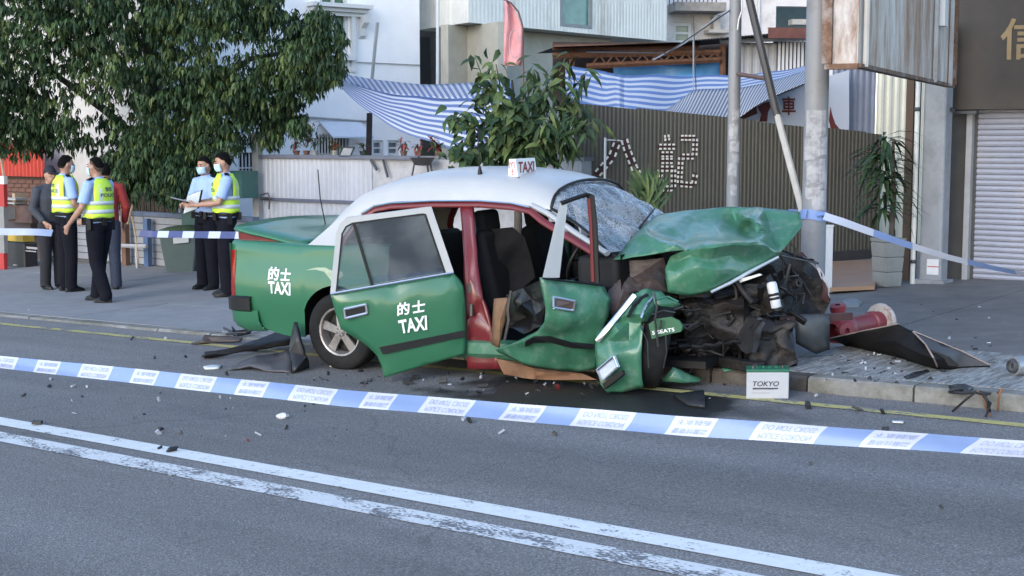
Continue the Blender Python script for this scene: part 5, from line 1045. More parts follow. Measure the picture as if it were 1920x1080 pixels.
# near front door, buckled
fd = [(1017, 520, -1.28), (1060, 525, -1.08), (1133, 533, -.84), (1146, 560, -.84), (1142, 590, -.86), (1125, 640, -.88), (1117, 692, -.86), (1073, 697, -.90), (1030, 693, -.94), (993, 684, -.98), (937, 663, -1.0), (928, 657, -1.0), (983, 637, -1.1), (1008, 621, -1.16), (1020, 608, -1.22), (1024, 573, -1.27)]
fi = [(1060, 560, -1.14), (1100, 555, -1.0), (1090, 590, -1.06), (1055, 600, -1.18), (1040, 630, -1.12), (1080, 625, -1.04), (1110, 620, -.95), (1060, 660, -1.02), (1020, 660, -1.06), (1100, 665, -.93), (985, 660, -1.04)]
mb = sheet(fd, fi, 4, .018, 9, relax=3, fn=CP); fdoor = solid(part(mb, 'front_door', GRD, 60), .03)
def FP(x, y, extra=.012):
    w = 0; s = 0
    for p in fd+fi:
        k = 1/((p[0]-x)**2+(p[1]-y)**2+4)**1.6; w += k; s += k*p[2]
    return CP(x, y, s/w-extra)
fl_ = lambda x, y: CP(x, y, -.84-(1133-x)/116*.44*(1 if y > 500 else .9))
def polyp(name, pts, m, fn, t, par=None, smooth=None):
    mb = MB(); mb.prism([fn(*p) for p in pts], V((.02, .035, 0)).normalized()*t); return part(mb, name, m, smooth, par)
polyp('window_post', [(1050, 380), (1057, 384), (1042, 521), (1017, 521)], WH, fl_, .03, fdoor)
mb = MB(); mb.tube([fl_(1052, 381), fl_(1080, 371), fl_(1100, 365), fl_(1108, 367), fl_(1112, 380)], .016, 6); mb.tube([fl_(1107, 366), fl_(1113, 420), fl_(1118, 530)], [(.020, .03)]*3, 6); part(mb, 'window_frame', BK, 50, fdoor)
mb = MB(); mb.tube([fl_(1104, 372), fl_(1108, 420), fl_(1112, 528)], .014, 6); part(mb, 'inner_frame', RD, 50, fdoor)
mb = MB(); mb.tube([FP(1018, 522, .03), FP(1060, 527, .03), FP(1132, 535, .03)], .008, 6); part(mb, 'belt_moulding', BK, 50, fdoor)
mb = MB(); hd = [(1038, 557), (1078, 565), (1075, 583), (1038, 577)]; P = [FP(x, y, .03) for x, y in hd]
for i in range(4): mb.tube([P[i], P[(i+1) % 4]], .010, 6)
part(mb, 'door_handle', CHR, 50, fdoor); mb = MB(); mb.prism([FP(x, y, .022) for x, y in hd], V((0, .01, 0))); part(mb, 'handle_recess', mat('recess_brown', (.08, .055, .05), .5), None, fdoor)
mb = MB(); a = [(985, 640), (1000, 632), (1030, 631), (1070, 642), (1112, 645)]; mb.grid([[FP(x, y, .022) for x, y in a], [FP(x, y+10, .022) for x, y in a]]); solid(part(mb, 'trim_strip', BK, None, fdoor), .012, 0)
mb = sheet([(950, 553, -1.04), (980, 540, -1.12), (1017, 524, -1.24), (1024, 573, -1.24), (1012, 612, -1.16), (980, 625, -1.08), (955, 612, -1.02)], [(975, 570, -1.16), (995, 560, -1.10), (985, 595, -1.0), (1005, 590, -1.2), (965, 590, -1.1)], 2, .03, 8, fn=lambda x, y, d: CP(x, y, d+.03)); part(mb, 'inner_trim', mat('shiny_black_trim', (.009, .009, .010), .22, var=.3), 25, fdoor)
mb = sheet([(925, 560, -1.0), (952, 558, -1.03), (948, 600, -1.02), (936, 652, -1.0), (922, 645, -.98)], [(938, 600, -1.05)], 2, .015, 12, fn=CP); solid(part(mb, 'torn_edge', mat('torn_board', (.17, .095, .05), .7, var=.3, sc=8), 30, fdoor), .01)
mb = MB(); mb.tube([CP(x, y, -1.1) for x, y in ((952, 556), (958, 545), (952, 580), (954, 600), (946, 640))], [.012, .01, .014, .012, .01], 6); part(mb, 'bent_metal_edge', GREYM, 40, fdoor)
# bonnet, folded up
hood = [(1150, 487, -.72), (1180, 450, -.45), (1212, 418, .05), (1235, 401, .45), (1300, 393, .60), (1370, 388, .66), (1430, 389, .68), (1500, 397, .62), (1504, 424, .5), (1484, 448, .30), (1463, 474, .16), (1458, 482, .1), (1400, 514, -.22), (1336, 546, -.52), (1290, 555, -.60), (1252, 548, -.66), (1247, 505, -.64), (1256, 480, -.58), (1288, 468, -.62), (1240, 474, -.70)]
hi_ = [(1199, 430, -.40), (1212, 437, -.52), (1228, 446, -.60), (1248, 452, -.64), (1268, 458, -.66), (1218, 432, -.22), (1236, 440, -.16), (1256, 447, -.14), (1280, 456, -.20), (1240, 415, .12), (1262, 424, .05), (1285, 404, .42), (1292, 420, .30), (1306, 436, .10), (1308, 448, -.12), (1318, 430, .22), (1312, 412, .44), (1345, 404, .52), (1342, 424, .30), (1336, 446, -.04), (1318, 461, -.62), (1345, 458, -.58), (1372, 455, -.48), (1398, 454, -.36), (1425, 452, -.18), (1350, 449, -.14), (1378, 446, -.02), (1404, 444, .08), (1385, 398, .60), (1398, 408, .26), (1415, 412, .20), (1428, 424, .16), (1418, 436, .10), (1396, 430, .56), (1382, 420, .60), (1440, 412, .56), (1446, 436, .34), (1462, 420, .46), (1310, 500, -.64), (1332, 488, -.52), (1350, 505, -.54), (1278, 510, -.66), (1268, 492, -.58), (1400, 485, -.20), (1372, 478, -.34), (1295, 480, -.60), (1300, 530, -.62)]
mb = sheet(hood, hi_, 4, .007, 14, relax=2, fn=lambda x, y, l: CP(x, y, l)); hd_ = solid(part(mb, 'bonnet', GRD, 22), .006)
mb = MB(); mb.tube([CP(x, y, l-.03) for x, y, l in ((1459, 482, .1), (1430, 497, -.06), (1400, 513, -.22), (1368, 531, -.38), (1334, 547, -.52))], [.010, .012, .014, .012, .010], 6); part(mb, 'bonnet_lip', mat('lip_white', (.62, .64, .66), .25, metal=.4), 50, None)
mb = MB(); mb.prism([CP(x, y, -.3) for x, y in ((1384, 524), (1424, 513), (1428, 516), (1388, 530))], V((0, .02, 0))); part(mb, 'bracket', mat('lip_white', (.62, .64, .66)))
# near front wing
fe = [(1118, 627, -1.06), (1117, 651, -1.10), (1119, 694, -1.12), (1127, 721, -1.12), (1139, 736, -1.10), (1172, 735, -1.02), (1206, 726, -1.02), (1202, 692, -1.06), (1203, 649, -1.06), (1205, 613, -1.04), (1200, 607, -.99), (1216, 604, -.95), (1233, 576, -.85), (1238, 549, -.74), (1214, 543, -.80), (1199, 544, -.84), (1187, 549, -.86), (1168, 575, -.92), (1146, 600, -1.0)]
fei = [(1190, 560, -.95), (1205, 555, -.86), (1178, 590, -1.05), (1180, 603, -.98), (1195, 590, -1.06), (1212, 560, -.94), (1222, 570, -.97), (1208, 590, -1.05), (1160, 620, -1.13), (1140, 640, -1.09), (1165, 660, -1.10), (1140, 675, -1.16), (1165, 700, -1.08), (1150, 720, -1.10), (1180, 640, -1.02)]
mb = sheet(fe, fei, 3, .020, 11, relax=1, fn=CP); solid(part(mb, 'front_wing', GRD, 30), .006)
mb = MB(); mb.tube([CP(x, y, l-.03) for x, y, l in ((1120, 640, -1.08), (1135, 620, -1.08), (1150, 602, -1.03), (1170, 578, -.97), (1190, 553, -.93))], [(.012, .02)]*5, 6); mb.tube([CP(x, y, l-.03) for x, y, l in ((1202, 596, -1.04), (1210, 576, -1.0), (1222, 558, -.9), (1234, 552, -.8))], .009, 6); part(mb, 'bright_edge', CHR, 50)
mb = MB(); mb.tube([CP(x, y, l-.02) for x, y, l in ((1178, 594, -1.07), (1188, 573, -1.02), (1202, 560, -.93), (1214, 553, -.88))], .013, 6); part(mb, 'wing_crease', BK, 50)
FW = lambda x, y, e=0: CP(x, y, -1.16-e)
q = [(1119, 694), (1150, 668), (1158, 688), (1129, 715)]; lp = polyp('side_lamp', q, mat('lamp_clear', (.45, .50, .58), .15, var=.15, sc=30), FW, .02)
mb = MB(); P = [FW(x, y, .01) for x, y in q]
for i in range(4): mb.tube([P[i], P[(i+1) % 4]], .008, 5)
part(mb, 'lamp_rim', CHR, 50, lp)
polyp('wing_trim', [(1129, 719), (1166, 694), (1168, 703), (1133, 730)], BK, FW, .02)
# seat plate
sp = polyp('seat_plate', [(1216, 608), (1230, 598), (1257, 594), (1272, 601), (1279, 612), (1276, 622), (1248, 628), (1222, 636)], paint('plate_green', (.018, .10, .045), .45), lambda x, y: CP(x, y, -1.04), .01)
mb = MB(); fS = lambda x, y: CP(x, y, -1.046); put_text(mb, '5 SEATS', 0, 0, 0, 0, .02, fn=bil((1223, 628), (1265, 621), (1264, 614), (1222, 621), fS)); part(mb, 'lettering', DPRINT, None, sp)
mb = MB(); fQ2 = lambda x, y: (lambda p: V((p.x, -ysurf(p.x, p.z)-.003, p.z)))(CP(x, y, -.84)); mb.face([fQ2(x, y) for x, y in ((571, 507), (590, 502), (607, 502), (618, 507), (640, 510), (643, 516), (632, 527), (626, 540), (619, 524), (606, 510), (590, 506))]); part(mb, 'dent_highlight', mat('dent_highlight_pale', (.30, .36, .26), .6, var=.2, sc=30))  # pale patch: highlight of a dent painted onto the quarter panel
for pts, r, m_ in ((((1226, 545), (1232, 575), (1228, 600), (1234, 650)), .012, GREYM), (((1232, 562), (1252, 556), (1272, 566)), .013, GRD), (((1222, 590), (1244, 582), (1266, 586)), .010, GREYM), (((1240, 600), (1238, 618)), .012, GREYM), (((1248, 628), (1250, 660), (1244, 690)), .008, GREYM), (((1200, 610), (1214, 640), (1216, 690)), .006, GREYM)):
    mb = MB(); mb.tube([CP(x, y, -1.07) for x, y in pts], [(r, r*.5)]*len(pts), 6); part(mb, 'bent_bracket', m_, 50)
mb = sheet([(1224, 548, -1.0), (1240, 545, -.95), (1252, 560, -.95), (1276, 570, -.9), (1268, 578, -.9), (1240, 574, -1.0), (1228, 570, -1.02)], [], 1, .015, 12, fn=CP); solid(part(mb, 'torn_wing_scrap', GRD, 35), .006)
# wheels
def wheel(c, head, axis_out, camber=0.):
    """tyre (> rim > nothing): c wheel centre, axis_out pointing outwards"""
    a = V(axis_out).normalized(); c = V(c); mb = MB()
    prof = [(.185, .07), (.20, .085), (.25, .095), (.285, .088), (.302, .07), (.306, .03), (.306, -.03), (.302, -.07), (.285, -.088), (.25, -.095), (.185, -.08)]
    mb.lathe([(r, z) for r, z in prof], c, a, 40); w = part(mb, 'wheel', RB, 40)
    mb = MB(); mb.lathe([(.195, .072), (.192, .086), (.178, .082), (.170, .06), (.168, -.07)], c, a, 32); u = a.cross(V((0, 0, 1))).normalized(); v_ = u.cross(a)
    for k in range(5):
        t = 6.283*k/5+.3; d = u*math.cos(t)+v_*math.sin(t); e = d.cross(a)
        mb.prism([c+a*.070+d*.035+e*.028, c+a*.062+d*.175+e*.036, c+a*.062+d*.175-e*.036, c+a*.070+d*.035-e*.028], -a*.02)
    mb.lathe([(.004, .08), (.036, .078), (.046, .066), (.05, .04)], c, a, 16); part(mb, 'rim', RIM, 35, w)
    mb = MB(); mb.lathe([(.168, .0), (.14, .01), (.02, .01)], c, a, 24); part(mb, 'brake_disc', mat('brake_dark', (.025, .024, .023), .6, metal=.3), None, w)
    mb = MB()
    for k in range(5):
        t = 6.283*(k+.5)/5+.3; d = u*math.cos(t)+v_*math.sin(t); mb.lathe([(.003, .082), (.008, .08), (.009, .06)], c+d*.028, a, 8)
    part(mb, 'wheel_nut', GREYM, None, w); return w
wheel((.0, -.735, .302), None, (.03, -1, -.02)); wheel((0, .72, .305), None, (0, 1, 0))
an = R_(63); wheel((2.63, -.70, .30), None, (-math.sin(an), -math.cos(an), .24)); wheel((2.75, .66, .305), None, (-.2, 1, 0))
# crushed engine bay
bay = [(1236, 470, -.25), (1290, 540, -.35), (1340, 536, -.2), (1455, 474, .15), (1500, 478, .45), (1528, 498, .55), (1546, 522, .6), (1556, 562, .6), (1546, 592, .55), (1490, 606, .15), (1476, 650, .05), (1452, 690, 0), (1360, 688, -.25), (1285, 700, -.45), (1240, 690, -.5), (1190, 640, -.5), (1150, 600, -.5), (1146, 500, -.5)]
bi = [(1300, 580, -.1), (1340, 620, -.4), (1400, 560, 0), (1400, 640, -.3), (1450, 600, .1), (1480, 520, .4), (1260, 600, -.3), (1350, 560, -.3), (1430, 650, -.1), (1510, 540, .5), (1200, 540, -.4), (1310, 650, -.45), (1375, 600, -.1)]
mb = sheet(bay, bi, 3, .10, 6, fn=lambda x, y, d: CP(x, y, d+.12)); part(mb, 'crushed_engine_bay', GUNK, 30)
mb = sheet([(1150, 492, -.62), (1245, 484, -.52), (1253, 548, -.60), (1215, 544, -.66), (1190, 548, -.68), (1150, 596, -.74), (1140, 560, -.72)], [(1185, 520, -.60), (1225, 520, -.70), (1170, 545, -.76)], 2, .035, 10, fn=CP); part(mb, 'inner_wing', mat('inner_wing_grime', (.06, .045, .045), .55, metal=.2, var=.5, sc=8, dirt=(.12, .11, .10), dirt_amt=.4, dsc=6), 30)
rnd = random.Random(5)
def lump(nm, c, d, m, rot, amp=.03, n=7, fq=9):
    mb = MB()
    for ax in range(3):
        for sg in (-.5, .5):
            rows = []
            for i in range(n+1):
                r = []
                for j in range(n+1):
                    p = [0, 0, 0]; p[ax] = sg; p[(ax+1) % 3] = i/n-.5; p[(ax+2) % 3] = j/n-.5; q = V((p[0]*d[0], p[1]*d[1], p[2]*d[2]))
                    w = rot @ q+V(c); r.append(w+V((noise.noise(w*fq), noise.noise(w*fq+V((7, 0, 0))), noise.noise(w*fq+V((0, 7, 0)))))*amp)
                rows.append(r)
            mb.grid(rows)
    return part(mb, nm, m, 60, fixn=True)
lump('engine_block', CP(1345, 590, -.20), (.42, .34, .28), GUNK, Matrix.Rotation(R_(12), 3, 'X') @ Matrix.Rotation(R_(15), 3, 'Z'), .05, 12, 7)
lump('gearbox', CP(1300, 645, -.25), (.40, .30, .20), GUNK, Matrix.Rotation(R_(10), 3, 'Y') @ Matrix.Rotation(R_(-20), 3, 'Z'), .05, 12, 7)
lump('front_panel', CP(1440, 640, -.12), (.30, .40, .30), GUNK, Matrix.Rotation(R_(30), 3, 'Z'),   .06, 12, 11)
lump('battery_tray', CP(1425, 560, .0), (.26, .30, .22), GUNK, Matrix.Rotation(R_(-25), 3, 'Y'), .06, 7, 8)
lump('radiator', CP(1395, 625, -.32), (.05, .42, .22), mat('radiator_fins', (.022, .021, .022), .55, var=.5, sc=60, stretch=(1, 1, .1)), Matrix.Rotation(R_(48), 3, 'Z') @ Matrix.Rotation(R_(28), 3, 'Y'), .05)
lump('air_box', CP(1300, 535, -.35), (.24, .2, .13), BK, Matrix.Rotation(R_(25), 3, 'Z'), .03)
bevbox('cross_member', CP(1370, 680, -.42), (.62, .08, .07), GUNK, Matrix.Rotation(R_(-28), 3, 'Z'), .01)
for k in range(46):
    x, y = rnd.uniform(1255, 1520), rnd.uniform(512, 688)
    if x > 1440 and y > 600 or y < 560-(x-1300)*.5: continue
    lat = -.50+(x-1255)/300*.75+rnd.uniform(-.12, .05); q = Quaternion(rv(), rnd.uniform(0, 2)).to_matrix()
    kind = rnd.random(); m_ = rnd.choices((GUNK, BK, GREYM), (7, 4, 2))[0]
    if kind < .45: bevbox('bracket', CP(x, y, lat), (rnd.uniform(.05, .17), rnd.uniform(.006, .03), rnd.uniform(.02, .07)), m_, q, .008)
    elif kind < .62:
        mb = MB(); r = rnd.uniform(.03, .075); mb.lathe([(.01, -.025), (r, -.025), (r*1.05, -.015), (r*.85, 0), (r*1.05, .015), (r, .025), (.01, .02)], CP(x, y, lat), rv(), 16); part(mb, 'pulley', m_, 40)
    else:
        c = CP(x, y, lat); s1 = rv()*.10; s2 = rv()*.12; mb = MB(); mb.tube([c-s1*1.6+s2, c-s1*.6, c+s1*.5+V((0, 0, -.03)), c+s1+s2*.9, c+s1*1.8], rnd.uniform(.008, .024), 7); part(mb, 'hose', rnd.choice((BK, BK, GUNK, GREYM)), 60)
for k in range(44):
    x, y = rnd.uniform(1258, 1500), rnd.uniform(545, 690)
    if y < 560-(x-1300)*.5 or x > 1455 and y > 610: continue
    P = []; 
    for j in range(5): P.append(CP(x+j*rnd.uniform(4, 15)-20, y+rnd.uniform(-14, 14), -.56+(x-1255)/300*.8)); 
    mb = MB(); mb.tube(P, rnd.choice((.004, .005, .007, .011)), 5); part(mb, 'cable', rnd.choice((BK, BK, GREYM, GUNK, GUNK)), 60)
for pts, r, m_ in ((((1462, 478), (1478, 500), (1505, 530), (1520, 556)), .010, BK), (((1468, 484), (1470, 520), (1490, 560), (1480, 600)), .008, BK), (((1472, 560), (1462, 600), (1455, 650), (1452, 690)), .008, BK), (((1268, 610), (1350, 606), (1450, 592), (1552, 590)), .007, GREYM), (((1340, 560), (1380, 548), (1400, 575), (1430, 570)), .022, BK), (((1290, 620), (1330, 600), (1390, 625), (1440, 615)), .018, GUNK), (((1270, 650), (1330, 645), (1400, 655)), .025, GUNK), (((1355, 628), (1342, 650), (1350, 660)), .005, GREYM), (((1466, 640), (1472, 656), (1476, 648), (1470, 640)), .006, BK), (((1224, 546), (1232, 580), (1230, 640), (1236, 660)), .014, GREYM), (((1240, 575), (1262, 580), (1280, 575)), .016, GREYM), (((1460, 478), (1498, 486), (1532, 494)), .006, GREYM), (((1480, 470), (1484, 458), (1492, 466), (1490, 484)), .005, BK)):
    mb = MB(); mb.tube([CP(x, y, -.55+(x-1255)/300*.9) for x, y in pts], r, 7); part(mb, 'hose' if m_ is BK else 'pipe', m_, 60)
for k in range(6):
    x = 1290+k*26; mb = MB(); mb.grid([[CP(x-22, 655-k*4+j*3+6*math.sin(k), -.55+k*.05), CP(x+8, 646-k*3+j*3, -.58+k*.05), CP(x+38, 650-k*3+j*3, -.5+k*.05)] for j in range(3)]); solid(part(mb, 'torn_strip', GUNK, 40), .006)
bt = thing  # (receiver bottle is part of the car)
a, b_ = CP(1446, 528, -.25), CP(1457, 582, -.25); ax = (b_-a).normalized(); Lb = (b_-a).length; mb = MB(); mb.lathe([(.004, 0), (.03, .004), (.036, .02), (.036, Lb*.44), (.03, Lb*.46), (.03, Lb*.52), (.036, Lb*.54), (.036, Lb-.02), (.026, Lb), (.004, Lb)], a, ax, 18); o = part(mb, 'receiver_bottle', mat('bottle_white', (.52, .53, .56), .3, var=.05), 40)
mb = MB(); [mb.lathe([(.037, Lb*t), (.039, Lb*t+.004), (.039, Lb*t+.014), (.037, Lb*t+.018)], a, ax, 18) for t in (.40, .54, .90)]; part(mb, 'band', BK, 40, o)
mb = sheet([(1490, 592, .1), (1553, 590, .25), (1556, 655, .25), (1530, 664, .2), (1492, 645, .1)], [(1520, 625, .12)], 2, .02, 8, fn=CP); solid(part(mb, 'hanging_panel', mat('panel_grey_black', (.045, .05, .055), .4, var=.3), 40), .006)
mb = sheet([(1490, 478, .5), (1525, 488, .6), (1545, 515, .62), (1540, 560, .62), (1556, 570, .6), (1552, 540, .64), (1535, 500, .66), (1500, 474, .55)], [], 1, .03, 9, fn=CP); part(mb, 'far_inner_wing', mat('burnt_red', (.05, .014, .014), .6, var=.4, sc=10, dirt=(.02, .015, .015), dirt_amt=.5), 30)
mb = sheet([(1528, 492, .66), (1540, 505, .66), (1552, 530, .66), (1556, 560, .66), (1547, 540, .64), (1536, 515, .64)], [], 1, .02, 9, fn=CP); part(mb, 'far_wing_edge', mat('pale_torn', (.4, .38, .38), .5), 30)
mb = MB(); mb.obox(CP(1462, 606, .05), CP(1598, 598, .5)-CP(1462, 606, .05), (.02, -.05, 0), (0, 0, .05)); part(mb, 'bumper_beam', mat('burnt_red', (.05, .014, .014)))
mb = MB(); mb.tube([CP(1462, 468, .35), CP(1500, 482, .5), CP(1534, 494, .62)], .008, 5); part(mb, 'trim_strip', BK)
mb = sheet([(1240, 714, -.75), (1262, 688, -.72), (1285, 698, -.65), (1316, 710, -.55), (1312, 716, -.6), (1280, 718, -.7)], [], 2, .01, 9, fn=CP); solid(part(mb, 'bumper_skirt', GRD, 40), .006)
mb = sheet([(1352, 690, -.45), (1385, 684, -.35), (1420, 679, -.25), (1418, 685, -.27), (1385, 692, -.4), (1358, 696, -.48)], [], 1, .01, 9, fn=CP); solid(part(mb, 'bumper_skirt', GRD, 40), .006)
mb = MB(); mb.box((1.5, 0, .16), (3.0, 1.3, .05)); mb.box((-.6, 0, .30), (.7, 1.2, .1)); part(mb, 'underbody', BK)
# roof furniture
def roofz(x, y):
    for a, b in zip(rf_rows, rf_rows[1:]):
        if a[0][0] <= x <= b[0][0]:
            t = (x-a[0][0])/(b[0][0]-a[0][0]); q = [V(p).lerp(V(r), t) for p, r in zip(a, b)]
            for p, r in zip(q, q[1:]):
                if p.y <= y <= r.y and r.y > p.y: return p.z+(r.z-p.z)*(y-p.y)/(r.y-p.y)
    return 0
def onroof(x, y):
    best = None
    for i in range(120):
        lat = -.58+i*.008; p = CP(x, y, lat); e = abs(p.z-roofz(p.x, lat))
        if best is None or e < best[0]: best = (e, p)
        if e < .006: break
    return best[1]
c = onroof(971, 331); dxs, dys, dzs = -.085, .29, .135; sgn_ = MB(); c.z -= .01
mb = MB(); mb.obox(c+V((.02, -.02, -.012)), (-.125, 0, 0), (0, .33, 0), (0, 0, .016)); rs = part(mb, 'roof_sign', BK)
mb = MB(); b0 = c+V((0, 0, .006)); fr_ = [b0, b0+V((0, dys, 0)), b0+V((-.015, dys, dzs)), b0+V((-.015, 0, dzs))]; bk_ = [p+V((dxs+(.03 if i > 1 else 0), 0, 0)) for i, p in enumerate(fr_)]
mb.face(fr_); mb.face(bk_[::-1]); mb.face([fr_[0], fr_[3], bk_[3], bk_[0]]); mb.face([fr_[1], bk_[1], bk_[2], fr_[2]]); mb.face([fr_[3], fr_[2], bk_[2], bk_[3]]); sb_ = part(mb, 'sign_box', mat('sign_white', (.76, .77, .78), .35, var=.03), None, rs)
mR = mat('print_dark_red', (.22, .015, .02), .5); mb = MB(); nn = V((.006, 0, 0)); o = fr_[0]+V((.002, .025, .03)); put_text(mb, 'TAXI', o, V((0, dys-.05, 0)), V((-.009, 0, .082)), 0, .02, .25); part(mb, 'lettering', mR, None, rs)
mb = MB(); o = fr_[0]+V((dxs+.014, -.003, .068)); put_text(mb, '的', o, V((.052, 0, 0)), V((0, 0, .05))); o = fr_[0]+V((dxs+.014, -.003, .015)); put_text(mb, '士', o, V((.055, 0, 0)), V((0, 0, .05))); part(mb, 'lettering', mat('print_red_bright', (.40, .02, .03), .5), None, rs)
a = onroof(900, 325); mb = MB(); mb.lathe([(.02, -.01), (.016, .02), (.005, .06)], a, (0, 0, 1), 10); mb.tube([a+V((0, 0, .05)), a+V((0, 0, .34))], .005, 5); part(mb, 'antenna', BK, 50)
a = CP(611, 410, .05); a.z = 1.0; mb = MB(); mb.lathe([(.02, -.02), (.014, .02), (.005, .05)], a, (0, 0, 1), 10); mb.tube([a+V((0, 0, .04)), a+V((-.05, 0, .30)), a+V((-.06, 0, .55))], .005, 5); part(mb, 'antenna', BK, 50)
# ================================================================== PEOPLE
SKIN = mat('skin', (.36, .20, .14), .5, var=.08, sc=20)
HAIR = mat('hair_black', (.006, .0055, .0055), .95, var=.4, sc=60, spec=.08, bump=.6, bsc=90)
SH_BLUE = mat('shirt_light_blue', (.30, .42, .68), .8, var=.07, sc=8, bump=.15, bsc=14)
NAVY = mat('trousers_navy', (.0075, .008, .013), .95, var=.25, spec=.15, sc=7, bump=.25, bsc=12)
VEST = mat('vest_yellow', (.56, .80, .06), .6, var=.06, sc=9); REFL = mat('vest_reflective', (.55, .60, .62), .35, var=.08, sc=20); VINK = mat('vest_print', (.05, .06, .12), .6)
MASK = mat('mask_blue', (.45, .62, .72), .8, var=.04); SHOE = mat('shoe_black', (.007, .007, .0075), .5, spec=.3); LEATH = mat('belt_black', (.007, .007, .0075), .6, spec=.3)
def remesh(o, v, sm=2):
    md = o.modifiers.new('skin', 'REMESH'); md.mode = 'VOXEL'; md.voxel_size = v; md.use_smooth_shade = True
    if sm: s_ = o.modifiers.new('smooth', 'SMOOTH'); s_.iterations = sm; s_.factor = .5
    return o
def person(label, feet, face, H, arms, legs, top='shirt', vest=True, mask=True, cap=None, hair='short', shirt_m=SH_BLUE, leg_m=NAVY, sleeve='short', head_turn=0., tilt=0., vtext=None, group=None, gear=True):
    k = H/1.72; f = V((face[0], face[1], 0)).normalized(); r = V((f.y, -f.x, 0))
    M = Matrix((r*k, f*k, UP*k)).transposed().to_4x4(); M.translation = feet; T = thing('person', label, 'person', M=M, group=group)
    P = lambda mb, nm, m, sm=60, par=None: mb.build(nm, m, par or T, sm, local=True)
    # -- body: one continuous figure
    hr = Matrix.Rotation(head_turn, 3, 'Z') @ Matrix.Rotation(tilt, 3, 'X'); hc = V((0, .025, 1.60)); hp = lambda x, y, z: hc+hr @ V((x, y, z))
    mb = MB(); mb.ell(hc, (.074, .094, .112), 16, 0, hr); mb.ell(hp(0, .035, -.06), (.058, .062, .062), 12, 0, hr)
    mb.ell(hp(0, .102, -.012), (.013, .018, .026), 8, 0, hr)
    for s_ in (-1, 1): mb.ell(hp(s_*.076, -.005, -.005), (.012, .022, .032), 8, 0, hr)
    mb.tube([(0, -.005, 1.40), (0, .01, 1.55)], [(.056, .056), (.052, .052)], 12)
    mb.tube([(0, 0, .86), (0, 0, .98), (0, .0, 1.12), (0, .01, 1.28), (0, 0, 1.40), (0, -.005, 1.45)], [(.11, .155), (.105, .15), (.10, .145), (.115, .165), (.10, .175), (.06, .08)], 16)
    hands = []
    for s_, (el, wr, hd) in zip((-1, 1), arms):
        sh = V((s_*.185, -.005, 1.395)); el = V(el); wr = V(wr); hd = V(hd).normalized()
        mb.tube([sh+V((-s_*.07, 0, .0)), sh, sh.lerp(el, .5), el, el.lerp(wr, .3), wr], [.05, .052, .046, .038, .040, .026], 10)
        side = hd.cross(V((s_*1, 0, .15))).normalized(); nrm = hd.cross(side).normalized()
        pc = wr+hd*.05; mb.tube([wr, wr+hd*.03, wr+hd*.085], [(.018, .026), (.017, .037), (.014, .036)] if False else [.026, .028, .024], 8)
        for q in range(4):
            b0 = wr+hd*.08+side*(.027-.018*q); L_ = (.07, .08, .074, .058)[q]; cv = nrm*(s_*-.012)
            mb.tube([wr+hd*.04+side*(.02-.013*q), b0, b0+hd*L_*.5+cv*.4, b0+hd*L_*.85+cv*1.6], [.011, .0095, .009, .0075], 6)
        mb.tube([wr+hd*.02+side*.02, wr+hd*.05+side*.045, wr+hd*.085+side*.05], [.012, .011, .009], 6)
    for s_, (kn, an) in zip((-1, 1), legs):
        hpj = V((s_*.085, 0, .90)); kn = V(kn); an = V(an); mb.tube([hpj+UP*.05, hpj, hpj.lerp(kn, .5), kn, kn.lerp(an, .35), an], [.08, .085, .072, .052, .05, .036], 10)
        mb.ell(an+V((0, .045, -.052)), (.028, .085, .022), 10)
    b_ = remesh(P(mb, 'body', SKIN), .0085*k, 2)
    for s_ in (-1, 1):
        mb = MB(); mb.ell(hp(s_*.03, .086, .012), (.012, .006, .006), 8, 0, hr); P(mb, 'eye', HAIR); mb = MB(); mb.tube([hp(s_*.015, .093, .032), hp(s_*.048, .080, .034)], .004, 5); P(mb, 'eyebrow', HAIR)
    if not mask: mb = MB(); mb.ell(hp(0, .094, -.055), (.022, .006, .005), 8, 0, hr); P(mb, 'mouth', mat('lip', (.25, .09, .08), .5))
    # -- hair / cap
    mb = MB(); rows = []
    for i in range(13):
        t = i/12; rw = []
        for j in range(28):
            a = 6.2832*j/28; fr = math.sin(a); lim = (.85 if hair == 'cropped' else .95)+(.05 if hair == 'cropped' else .16)*max(0, min(1, (.75-fr)/.5))+.72*max(0, min(1, (.05-fr)/.6))
            th = t*lim; th += .10*noise.noise(V((math.cos(a)*3, math.sin(a)*3, H*9)))*t; hq = hp(.079*math.sin(th)*math.cos(a), .098*math.sin(th)*math.sin(a)-.003, .118*math.cos(th)+.002); hq += (hq-hc).normalized()*(.006*noise.noise(hq*38)+.004); rw.append(hq)
        rows.append(rw)
    mb.grid(rows, 0, True); P(mb, 'hair', HAIR)
    mb = MB(); rows = []
    for i in range(8):
        t = i/7; rw = []
        for j in range(28):
            a = 6.2832*j/28; fr = math.sin(a); th = t*(.85+.45*max(0, min(1, (.6-fr)/.4))+.72*max(0, min(1, (.0-fr)/.6))); rw.append(hp(.0785*math.sin(th)*math.cos(a), .0965*math.sin(th)*math.sin(a)-.003, .1155*math.cos(th)+.001))
        rows.append(rw)
    mb.grid(rows, 0, True); P(mb, 'cropped_sides', mat('hair_cropped', (.085, .058, .046) if True else None, .95, var=.4, sc=80, spec=.08) if hair == 'cropped' else mat('hair_short', (.022, .017, .015), .95, var=.4, sc=80, spec=.08))
